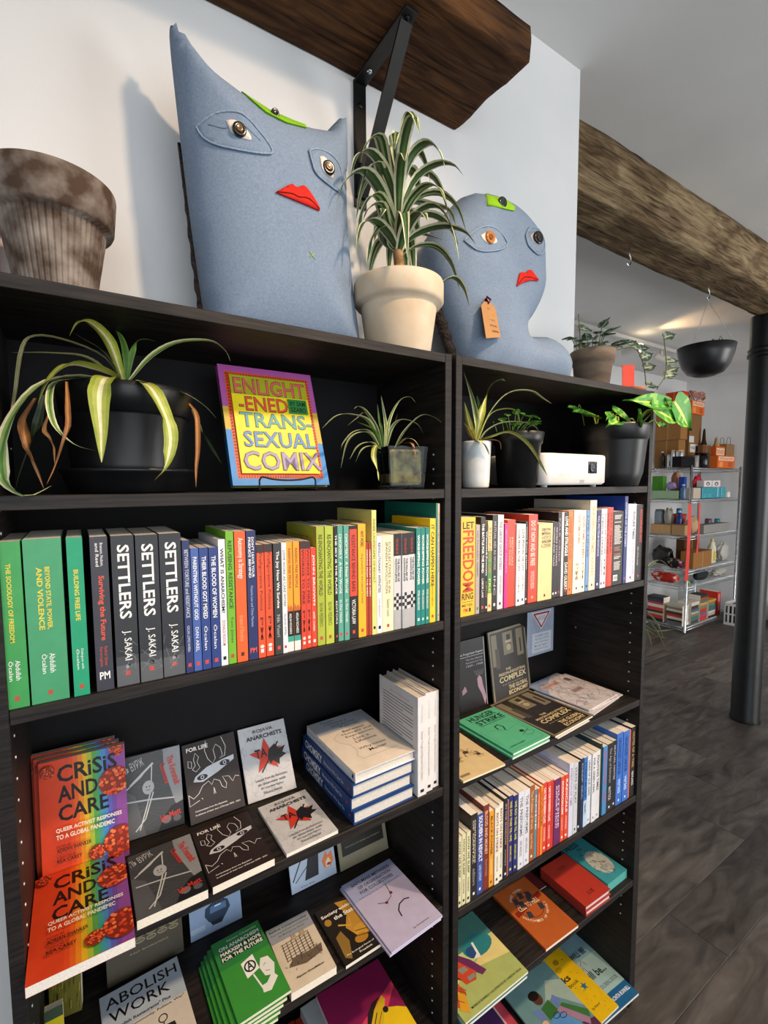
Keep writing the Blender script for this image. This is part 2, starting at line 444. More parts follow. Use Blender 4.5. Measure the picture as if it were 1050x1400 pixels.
# ------------------------------------------------------- old timbers
def rough_beam(name, x0, x1, y0, y1, z0, z1, m, amp, nx=90, ny=10, nz=6, chip=0.0, seed=0):
    """Solid timber with an uneven, weathered surface."""
    b = MB(); b.smooth = True; V = {}
    def vid(i, j, k):
        if (i, j, k) not in V:
            p = Vector((x0 + (x1 - x0) * i / nx, y0 + (y1 - y0) * j / ny, z0 + (z1 - z0) * k / nz))
            q = Vector((p.x * 3, p.y * 9, p.z * 9 + seed))
            d = Vector((noise.noise(q), noise.noise(q + Vector((9, 3, 1))), noise.noise(q + Vector((2, 7, 5))))) * amp
            d += Vector((noise.noise(q * 4), noise.noise(q * 4 + Vector((5, 5, 5))), noise.noise(q * 4 + Vector((1, 8, 3))))) * amp * 0.45
            if chip and k == nz and j <= 2:
                d.z -= chip * max(0, noise.noise(Vector((p.x * 7, 3.3, seed))) + 0.25) ; d.y += chip * 0.6 * max(0, noise.noise(Vector((p.x * 11, 8.1, seed))))
            if i in (0, nx): d.x *= 2.2
            V[i, j, k] = len(b.v); b.v.append(tuple(p + d))
        return V[i, j, k]
    def quad(a, bb, c, d): b.f.append([a, bb, c, d]); b.c.append(b.cur); b.sm.append(True)
    for i in range(nx):
        for j in range(ny):
            quad(vid(i, j, 0), vid(i, j + 1, 0), vid(i + 1, j + 1, 0), vid(i + 1, j, 0))
            quad(vid(i, j, nz), vid(i + 1, j, nz), vid(i + 1, j + 1, nz), vid(i, j + 1, nz))
        for k in range(nz):
            quad(vid(i, 0, k), vid(i + 1, 0, k), vid(i + 1, 0, k + 1), vid(i, 0, k + 1))
            quad(vid(i, ny, k), vid(i, ny, k + 1), vid(i + 1, ny, k + 1), vid(i + 1, ny, k))
    for j in range(ny):
        for k in range(nz):
            quad(vid(0, j, k), vid(0, j, k + 1), vid(0, j + 1, k + 1), vid(0, j + 1, k))
            quad(vid(nx, j, k), vid(nx, j + 1, k), vid(nx, j + 1, k + 1), vid(nx, j, k + 1))
    return b.build(name, m)

bs = rough_beam('timber_shelf', -1.2, 1.06, 0.028, 0.282, 2.738, 2.83, OLDWOOD, 0.0035, 200, 18, 8, 0.05)
tag(bs, 'thick rough brown timber shelf on black bracket, up on the white wall', 'shelf')
bm = rough_beam('trim_1', 1.05, 7.41, 0.41, 0.635, 2.885, 3.138, OLDWOOD_G, 0.007, 150, 8, 8, 0, 4.0)
struct(bm, 'weathered timber ceiling beam resting on the black pillar', 'beam')

# black steel bracket under the timber shelf
br = thing('shelf_bracket', 'black steel angle bracket holding up the timber shelf', 'bracket', (0.745, 0.285, 2.735))
m = MB(); m.cbox(-0.017, 0.017, -0.007, -0.001, -0.30, -0.003, 0.001); m.build('wall_arm', BLACKMETAL, br)
m = MB(); m.cbox(-0.017, 0.017, -0.22, -0.002, -0.010, -0.004, 0.001); m.build('shelf_arm', BLACKMETAL, br)
m = MB(); a = Vector((0, -0.195, -0.013)); c = Vector((0, -0.009, -0.275)); dv = (c - a)
n = Vector((0, dv.z, -dv.y)).normalized()
for s0, s1 in ((-0.015, 0.015),):
    p = [a + Vector((s0, 0, 0)), a + Vector((s1, 0, 0)), c + Vector((s1, 0, 0)), c + Vector((s0, 0, 0))]
    q = [v + n * 0.006 for v in p]
    m.add(p + q, [(0, 1, 2, 3), (7, 6, 5, 4), (0, 4, 5, 1), (1, 5, 6, 2), (2, 6, 7, 3), (3, 7, 4, 0)])
m.build('brace', BLACKMETAL, br)
for yy in (-0.05, -0.2):
    m = MB(); m.lathe([(0, 0), (0.007, 0), (0.006, -0.003), (0.0, -0.004)], 12); m.build('screw', CHROME if yy > -0.1 else BLACKMETAL, br, (0, yy, -0.0095))
for zz in (-0.06, -0.2):
    m = MB(); m.lathe([(0, 0), (0.007, 0), (0.006, 0.003), (0.0, 0.004)], 12); m.build('screw', BLACKMETAL, br, (0, -0.0065, zz), (math.radians(90), 0, 0))

# pillar
pl = thing('pillar', 'round black cast-iron pillar standing on the plank floor under the beam', 'pillar', (4.2, 0.6, 0)); pl['kind'] = 'structure'
IRON = mat('black_cast_iron', '#0b0c0e', '#131416', 14, 0.36, bump=0.12, spec=0.35)
m = MB(); m.lathe([(0.092, 0.0), (0.092, 0.02), (0.087, 0.03), (0.086, 1.5), (0.084, 2.60), (0.084, 2.885)], 40); m.build('shaft', IRON, pl)
m = MB(); m.lathe([(0.084, 0), (0.094, 0.008), (0.097, 0.02), (0.094, 0.032), (0.088, 0.04), (0.094, 0.05), (0.094, 0.06), (0.084, 0.07)], 40); m.build('collar', IRON, pl, (0, 0, 2.60))

# ------------------------------------------------------- bookcases
PINMAT = mat('shelf_pin_metal', '#c8c8c8', '#e0e0e0', 50, 0.4, 0.6)
def bookcase(label, x, y, shelves):
    o = thing('bookcase', label, 'bookcase', (x, y, 0), group='black bookcases side by side')
    T = 0.018
    for sx in (0, 0.8 - T):
        m = MB(); m.cbox(sx, sx + T, 0, 0.28, 0, 2.02, 0.0008); sp = m.build('side_panel', BLACKWOOD, o)
        pn = MB()
        for k in range(48):
            z = 1.81 - 0.032 * k
            if z < 0.25: break
            for yy in ((0.0388,) if k % 9 else (0.0388, 0.232)):
                xx = sx + T if sx == 0 else sx
                pn.lathe([(0.0026, 0), (0.0022, 0.0012)], 8, M=Matrix.Translation((xx, yy, z)) @ Matrix.Rotation(math.radians(90 if sx == 0 else -90), 4, 'Y'))
        pn.build('shelf_pins', PINMAT, sp)['kind'] = 'stuff'
    m = MB(); m.cbox(T, 0.8 - T, 0.0005, 0.272, 2.0013, 2.0195, 0.0008); m.build('top_panel', BLACKWOOD_H, o)
    m = MB(); m.box(T, 0.8 - T, 0.268, 0.274, 0.06, 2.0013); m.build('back_panel', BLACKBACK, o)
    m = MB(); m.box(T, 0.8 - T, 0.02, 0.035, 0, 0.06); m.build('plinth', BLACKWOOD_H, o)
    for z in shelves:
        m = MB(); m.cbox(T + 0.0005, 0.8 - T - 0.0005, 0.001, 0.268, z - 0.0194, z, 0.0008); m.build('shelf', BLACKWOOD_H, o)
    return o
ZA, ZB, ZCS, ZDL, ZDR, ZE, ZF = 1.734, 1.444, 1.06, 0.772, 0.742, 0.452, 0.085
RX, RY = 0.8064, -0.0061
bookcase('left black wooden bookcase with the large potted spider plant on its upper shelf', 0, 0, (ZA, ZB, ZCS, ZDL, ZE, ZF))
bookcase('right black wooden bookcase with the white projector on its upper shelf', RX, RY, (ZA, ZB, ZCS, ZDR, ZE, ZF))
m = MB(); m.cbox(0, 0.03, 0.0, 0.27, 0.0, 1.0, 0.001)
tag(m.build('low_panel', BLACKWOOD, None, (RX + 0.802, 0.004, 0)), 'low black board standing against the right bookcase side', 'board')

# world x, thickness, height, colours and wording of each standing book
ROW_L = [
    (0.0143, 0.0272, 0.2288, '#3d9a50', 'leftmost green paperback, wide spine with yellow title', 'THE SOCIOLOGY OF FREEDOM', '#e6cf3a', 'Abdullah|Öcalan', '#f2f0ea', '#b5523a', {'t': (0.13, 0.6, 0.36, 0.56), 'a': (0.71, 0.83, 0.2, 0.75)}),
    (0.0435, 0.0442, 0.2302, '#459a6a', 'widest green paperback with a two-line yellow title', 'BEYOND STATE, POWER,|AND VIOLENCE', '#e6cf3a', 'Abdullah|Öcalan', '#f2f0ea', '#b5523a', {'t': (0.17, 0.55, 0.28, 0.68), 'a': (0.7, 0.82, 0.3, 0.7)}),
    (0.093, 0.0199, 0.2297, '#1f9c70', 'thin emerald green paperback with yellow title', 'BUILDING FREE LIFE', '#e6cf3a', 'Dialogues with|Öcalan', '#f2f0ea', '#b5523a', {'t': (0.2, 0.52, 0.35, 0.65), 'a': (0.7, 0.83, 0.25, 0.75)}),
    (0.1212, 0.0227, 0.2288, '#3a3a44', 'charcoal paperback with orange-red title', 'Surviving the Future', '#e8583a', 'Radical Queer|Strategies', '#c8503a', None, {'t': (0.25, 0.67, 0.3, 0.72), 'a': (0.71, 0.84, 0.2, 0.75), 'x': [('T', 'Branson, Hudson,|and Reed', 0.04, 0.19, 0.25, 0.75, '#f2f0ea'), ('TH', 'PM', 0.2, 0.8, 0.075, 0.125, '#f2f0ea', 1)]}),
    (0.1477, 0.0307, 0.2283, '#2f3035', 'thick charcoal paperback with large white title, leftmost of three alike', 'SETTLERS', '#f2f0ea', 'J. SAKAI', '#f2f0ea', None, {'t': (0.06, 0.55, 0.25, 0.78), 'a': (0.63, 0.83, 0.3, 0.72), 'set': 1}),
    (0.1799, 0.0316, 0.2273, '#2f3035', 'thick charcoal paperback with large white title, middle of three alike', 'SETTLERS', '#f2f0ea', 'J. SAKAI', '#f2f0ea', None, {'t': (0.06, 0.55, 0.25, 0.78), 'a': (0.63, 0.83, 0.3, 0.72), 'set': 1}),
    (0.2128, 0.032, 0.2275, '#2f3035', 'thick charcoal paperback with large white title, rightmost of three alike', 'SETTLERS', '#f2f0ea', 'J. SAKAI', '#f2f0ea', None, {'t': (0.06, 0.55, 0.25, 0.78), 'a': (0.63, 0.83, 0.3, 0.72), 'set': 1}),
    (0.2457, 0.0117, 0.2151, '#2b3566', 'dark navy paperback next to the grey trio', 'BETWEEN TORTURE and RESISTANCE', '#cfd2dd', 'OSCAR LÓPEZ RIVERA', '#cfd2dd', '#d24a3a', {}),
    (0.2583, 0.0124, 0.2013, '#4763a8', 'lighter blue paperback, lowest of the blue run', 'PARENTING WITHOUT GOD', '#f2f0ea', 'DAN AREL', '#f2f0ea', '#d24a3a', {}),
    (0.2713, 0.014, 0.2014, '#2f4486', 'blue paperback right of the lighter blue one', 'THEIR BLOOD GOT MIXED', '#f2f0ea', 'Öcalan', '#f2f0ea', '#d24a3a', {}),
    (0.2863, 0.0145, 0.2007, '#2b3f80', 'blue paperback left of the white spine', 'THE BLOOD OF WOMEN', '#f2f0ea', 'Öcalan', '#f2f0ea', '#d24a3a', {}),
    (0.3015, 0.0116, 0.2129, '#e9e8ec', 'white paperback with black title left of the lime green one', 'WHAT IS ANARCHISM?', '#2a2a2e', 'DONALD ROOUM', '#b05a4a', '#1b1a1c', {}),
    (0.3141, 0.0131, 0.2254, '#77b52e', 'bright lime green paperback beside the orange one', 'REFUSING RESISTANCE', '#2b4a18', 'Tom Jones', '#2b4a18', '#b5523a', {'back': '#77b52e'}),
    (0.3282, 0.0187, 0.2244, '#e8642c', 'orange paperback with white script title', 'Autonomy is Strategy', '#f2f0ea', 'dreams of liberation', '#f0a070', '#5b2a18', {'t': (0.05, 0.36, 0.2, 0.8)}),
    (0.3479, 0.0168, 0.2245, '#2c3262', 'navy paperback with bold white title, pale blue stripe', "DON'T LEAVE YOUR|FRIENDS BEHIND", '#f2f0ea', 'Victoria Law and China Martens', '#9fb6e0', None, {'t': (0.05, 0.36, 0.15, 0.85), 'a': (0.42, 0.74, 0.35, 0.62), 'x': [('TH', 'PM', 0.15, 0.85, 0.055, 0.095, '#e05a44', 1)]}),
    (0.3655, 0.0132, 0.1991, '#e3562f', 'orange paperback with dark cap, left of its twin', 'Prefigurative Politics', '#7a2a18', 'PM', '#7a2a18', '#f2f0ea', {'cap': '#3a302f'}),
    (0.3801, 0.014, 0.1992, '#e3562f', 'orange paperback with dark cap, right of its twin', 'Prefigurative Politics', '#7a2a18', 'PM', '#7a2a18', '#f2f0ea', {'cap': '#3a302f'}),
    (0.3952, 0.0143, 0.1994, '#3b3c3c', 'dark grey paperback with silver-grey script title', 'The Joy How We Survive', '#f2f0ea', 'Nik Vuori', '#b8b8b8', '#d24a3a', {}),
    (0.4103, 0.0095, 0.1998, '#e6e5e8', 'white paperback with grey lettering, left of the yellow pair', 'LOVE WORK AS CARE WORK', '#7a7a84', 'ALANA APFEL', '#7a7a84', '#b5423a', {}),
    (0.4203, 0.0116, 0.2003, '#e9a12c', 'yellow over black paperback, left of its twin', 'RAISING FREE PEOPLE', '#b0481e', 'AKILAH RICHARDS', '#f2f0ea', '#c8402e', {'raf': 1}),
    (0.4328, 0.0126, 0.1999, '#e9a12c', 'yellow over black paperback, right of its twin', 'RAISING FREE PEOPLE', '#b0481e', 'AKILAH RICHARDS', '#f2f0ea', '#c8402e', {'raf': 1}),
    (0.4463, 0.0102, 0.1998, '#d8472e', 'red paperback with dark cap, left of its twin', 'WORDS TO FIRE', '#6a1f18', 'PM', '#6a1f18', '#f2f0ea', {'cap': '#3a302f'}),
    (0.4574, 0.0095, 0.199, '#d8472e', 'red paperback with dark cap, right of its twin', 'WORDS TO FIRE', '#6a1f18', 'PM', '#6a1f18', '#f2f0ea', {'cap': '#3a302f'}),
    (0.4677, 0.0105, 0.1861, '#e0492f', 'short red paperback with white title', 'JOHN BROWN', '#f2f0ea', 'with notes', '#f2f0ea', '#f2f0ea', {}),
    (0.4794, 0.0159, 0.2244, '#a9b23c', 'olive green paperback, left of its twin', 'RE-ENCHANTING THE WORLD', '#3d4a14', 'SILVIA FEDERICI', '#3d4a14', '#b5523a', {'back': '#a9b23c'}),
    (0.4965, 0.0174, 0.2238, '#b3c043', 'olive green paperback, right of its twin', 'RE-ENCHANTING THE WORLD', '#3d4a14', 'SILVIA FEDERICI', '#3d4a14', '#b5523a', {}),
    (0.5149, 0.0079, 0.2227, '#262425', 'thin black paperback between olive green and teal', 'THE SKY IS THE PLACE', '#f2f0ea', 'EDITORS', '#f2f0ea', '#c8503a', {}),
    (0.5238, 0.0115, 0.2235, '#5aa08e', 'pale teal paperback, left of its twin', 'CHOMSKY  A New World', '#f2f0ea', 'in Our Hands', '#f2f0ea', '#c8503a', {}),
    (0.5361, 0.0112, 0.2234, '#5aa08e', 'pale teal paperback, right of its twin', 'CHOMSKY  A New World', '#f2f0ea', 'in Our Hands', '#f2f0ea', '#c8503a', {}),
    (0.5483, 0.0182, 0.222, '#262223', 'black paperback with a red title panel', 'RESISTANCE BEHIND BARS', '#3a1a18', 'VICTORIA LAW', '#f2f0ea', '#d24a3a', {'rbb': 1}),
    (0.5675, 0.0176, 0.2246, '#eeb02a', 'golden yellow paperback with dark title', 'WHY WORK?', '#3a2a10', 'Arguments for the Leisure Society', '#5a4210', '#c8402e', {'t': (0.06, 0.2, 0.3, 0.75), 'a': (0.26, 0.7, 0.35, 0.65), 'back': '#eeb02a'}),
    (0.5858, 0.0058, 0.1872, '#a83a26', 'short thin brick red paperback, left of its twin', 'WRITING FROM THE WEST', '#f2f0ea', None, None, None, {}),
    (0.592, 0.0059, 0.1867, '#b0402a', 'short thin brick red paperback, right of its twin', 'WRITING FROM THE WEST', '#f2f0ea', None, None, None, {}),
    (0.5985, 0.0112, 0.2504, '#d9d37c', 'pale yellow tall thin paperback', 'INNER LANDSCAPES OF REVOLT', '#8a8440', None, None, '#1b1a1c', {'back': '#d6d27a'}),
    (0.6108, 0.0128, 0.1985, '#e2dfe4', 'lilac-white thin paperback left of the cream one', 'REVOLUTIONARY AFFINITIES', '#4a4a55', 'LÖWY BESANCENOT', '#8a8a95', '#1b1a1c', {}),
    (0.6246, 0.0276, 0.1987, '#e9dcb8', 'cream paperback with two-line black title', 'COLLECTIVES in the|SPANISH REVOLUTION', '#3a3326', 'Gaston Leval', '#5a5040', '#c8402e', {'t': (0.07, 0.6, 0.25, 0.8), 'a': (0.66, 0.84, 0.4, 0.65)}),
    (0.6532, 0.0186, 0.2003, '#c9c9cb', 'black-topped chequered paperback, leftmost of three', 'THE FAILURE OF|NONVIOLENCE', '#2a2a2a', None, None, None, {'fnv': 1}),
    (0.673, 0.0177, 0.2002, '#c9c9cb', 'black-topped chequered paperback, middle of three', 'THE FAILURE OF|NONVIOLENCE', '#2a2a2a', None, None, None, {'fnv': 1}),
    (0.6916, 0.0167, 0.2006, '#c9c9cb', 'black-topped chequered paperback, rightmost of three', 'THE FAILURE OF|NONVIOLENCE', '#2a2a2a', None, None, None, {'fnv': 1}),
    (0.7093, 0.0124, 0.2089, '#1f7f78', 'thin dark teal paperback, leftmost of three', 'WORSHIPPING POWER', '#f2f0ea', 'PETER GELDERLOOS', '#f2f0ea', '#bfe0da', {'back': '#1f7f78'}),
    (0.7225, 0.0106, 0.2083, '#1f7f78', 'thin dark teal paperback, middle of three', 'WORSHIPPING POWER', '#f2f0ea', 'PETER GELDERLOOS', '#f2f0ea', '#bfe0da', {}),
    (0.7339, 0.0107, 0.2092, '#1f7f78', 'thin dark teal paperback, rightmost of three', 'WORSHIPPING POWER', '#f2f0ea', 'PETER GELDERLOOS', '#f2f0ea', '#bfe0da', {}),
    (0.747, 0.016, 0.2272, '#f0c41e', 'yellow paperback with tall black capital title near the divider', 'IT CAN HAPPEN HERE', '#2a2410', 'revised edition', '#7a6410', '#c8402e', {'t': (0.06, 0.65, 0.2, 0.75)}),
    (0.7636, 0.0056, 0.2599, '#1d6f63', 'tall teal book whose cover rises above its neighbours', None, None, None, None, None, {'back': '#1d6f63', 'deep': 0.2}),
    (0.7697, 0.0059, 0.2589, '#c9b59c', 'thin tall beige book against the divider', 'drawings and notes', '#6a5a48', None, None, '#b04030', {}),
]
ROW_R = [
    (0.8311, 0.0441, 0.2256, '#efb62c', 'thick yellow paperback with huge orange and black letters', 'FREEDOM', '#b8461e', None, None, None, {'lfr': 1}),
    (0.8766, 0.0129, 0.2076, '#a89c98', 'thin grey paperback with green foot', 'NO PASARÁN ARMED', '#6a605c', None, None, '#3f8a4a', {}),
    (0.8909, 0.0141, 0.225, '#2b2526', 'dark brown-black paperback with white title', 'THE BATTLE FOR THE MIND', '#f2f0ea', 'LABOR LAW', '#f2f0ea', '#d24a3a', {}),
    (0.9057, 0.0097, 0.2053, '#1f1c1c', 'thin black paperback with white brush lettering', 'Wennies&Zoonista', '#f2f0ea', 'editor', '#b89050', '#f2f0ea', {}),
    (0.9161, 0.0142, 0.2148, '#e2c58a', 'thin tan and green paperback', 'STICKING UP', '#c8642a', 'FREE', '#e0d060', '#c8402e', {'x': [('R', 0.33, 0.8, 0, 1, '#4a8a4a')], 'back': '#e2c58a'}),
    (0.9317, 0.0156, 0.2278, '#2c292c', 'black paperback left of the pale grey spine', 'MUTUAL AID AS WORK', '#9a969a', 'INC', '#c0c0c0', '#f2f0ea', {'back': '#2c292c'}),
    (0.9486, 0.0201, 0.227, '#cfccd2', 'pale grey paperback with grey lettering', 'THE LABOUR GROUP WORKS', '#77757c', 'JOHN HOLDEN', '#77757c', '#1b1a1c', {'back': '#9aa2b0'}),
    (0.9699, 0.0111, 0.206, '#d62a84', 'thin magenta paperback', 'queer notes', '#f0a0c8', None, None, None, {}),
    (0.982, 0.028, 0.2135, '#e4432a', 'bright red paperback with two-line title', 'MEXICAN|NOT ALONE', '#f0a08a', None, None, None, {'t': (0.2, 0.52, 0.2, 0.8)}),
    (1.0116, 0.0168, 0.2021, '#e9e6e2', 'white paperback, left of its twin', 'LOVE PEWS IN THE CITY', '#1b1a1c', 'JOHN TYMON JR', '#1b1a1c', '#1b1a1c', {}),
    (1.0295, 0.0166, 0.2012, '#e9e6e2', 'white paperback, right of its twin', 'LOVE PEWS IN THE CITY', '#1b1a1c', 'JOHN TYMON JR', '#1b1a1c', '#1b1a1c', {}),
    (1.0469, 0.0089, 0.2069, '#2a2626', 'thin black paperback beside the tall red one', 'notes from prison', '#f2f0ea', None, None, '#f2f0ea', {}),
    (1.0569, 0.0337, 0.2234, '#d7402f', 'tall wide red paperback', 'DO IT NOW AND BE FREE', '#f0c8b8', 'ON POLITICAL PRISONS', '#f0c8b8', '#f0b040', {'back': '#c93a2c'}),
    (1.0923, 0.0558, 0.1986, '#d9c88c', 'wide cream paperback with stacked black title', '', '#2a2618', None, None, '#1b1a1c', {'dbm': 1}),
    (1.1498, 0.0113, 0.2018, '#231f21', 'thin black paperback right of the cream one', 'WORDS AND TALES', '#b0a8b0', None, None, '#f2f0ea', {}),
    (1.162, 0.0111, 0.2001, '#272225', 'thin black paperback second from the cream one', 'SEVEN STORIES', '#b0a8b0', None, None, '#f2f0ea', {}),
    (1.1737, 0.0121, 0.2248, '#2a1d24', 'dark plum paperback with tall back cover', 'PALE CRIES', '#a08090', None, None, '#b04040', {'back': '#1f181b'}),
    (1.1877, 0.0086, 0.224, '#ece8e6', 'thin white paperback beside the bold lettered black one', None, None, None, None, None, {}),
    (1.1969, 0.0186, 0.2234, '#262222', 'black paperback with bold white title', 'LOVE AND STRUGGLE', '#f2f0ea', 'DAVID GILBERT', '#f2f0ea', '#b04040', {'t': (0.05, 0.52, 0.2, 0.85), 'a': (0.6, 0.93, 0.2, 0.85)}),
    (1.2167, 0.0202, 0.2262, '#ec7a2a', 'vivid orange paperback', 'UNFINISHED STORY OF WORK', '#a8461c', None, None, '#7a3a18', {}),
    (1.2388, 0.0343, 0.2275, '#ece4cf', 'wide cream-white paperback with orange title', 'GOD TIME IN BED', '#d0552a', 'PM', '#b09a70', '#1b1a1c', {'t': (0.06, 0.4, 0.55, 0.85)}),
    (1.2744, 0.0192, 0.2265, '#ece4cf', 'cream-white paperback with orange title left of the blue one', 'GOD TIME IN BED', '#d0552a', 'PM', '#b09a70', '#1b1a1c', {}),
    (1.2952, 0.0138, 0.2262, '#6f93c4', 'thin light blue paperback', 'LIFE LINES', '#3a5a90', None, None, '#1b1a1c', {}),
    (1.3103, 0.0301, 0.2527, '#e3d8bd', 'tall cream paperback standing above its neighbours', 'NORTHERN STAR TIMES', '#b8a070', 'NOTES', '#b8a070', '#1b1a1c', {'back': '#d9d2bf', 'deep': 0.19}),
    (1.3425, 0.0175, 0.2232, '#2d2a5a', 'thin navy paperback right of the tall cream one', 'FULL SPECTRUM RESISTANCE', '#b8b8e0', None, None, '#f2f0ea', {}),
    (1.3617, 0.0131, 0.2276, '#dcdce8', 'thin white paperback, left of two by the red pair', 'LABOUR STRIKES', '#1b1a1c', 'IWW', '#1b1a1c', '#1b1a1c', {}),
    (1.3756, 0.0136, 0.2279, '#e4e0e2', 'thin white paperback, right of two by the red pair', 'POPULAR POWER', '#8a4a3a', 'PM', '#1b1a1c', '#1b1a1c', {}),
    (1.3906, 0.0123, 0.23, '#b8362a', 'dark red thin paperback left of the brighter red one', 'RED LINE', '#601812', None, None, None, {}),
    (1.4036, 0.0183, 0.2301, '#d8452c', 'brighter red paperback beside the black one', 'RED EMMA', '#801c12', None, None, None, {}),
    (1.4235, 0.0528, 0.2175, '#2c2a28', 'wide black book with rows of white text and a barcode', None, None, None, None, None, {'blk': 1}),
    (1.4778, 0.0163, 0.2607, '#2a3470', 'tall blue book whose cover rises above the others', 'CITIZENS OF THE STREET', '#c0c8e8', None, None, '#c04a6a', {'back': '#1f3f9a', 'deep': 0.2}),
    (1.4957, 0.0457, 0.237, '#c9cbd8', 'wide pale grey hardback-like paperback', 'FUTURE TIMES', '#4a4a55', 'a history of work', '#9a9aa6', '#1b1a1c', {'t': (0.1, 0.45, 0.6, 0.85), 'a': (0.5, 0.9, 0.65, 0.85)}),
    (1.5434, 0.0428, 0.2334, '#2a2524', 'black paperback with red title at the right end', 'ACCOMPLICES NOT', '#d0483a', 'allies of the people', '#c8c0bc', '#c04a3a', {'t': (0.06, 0.5, 0.55, 0.85), 'a': (0.55, 0.8, 0.25, 0.5)}),
]
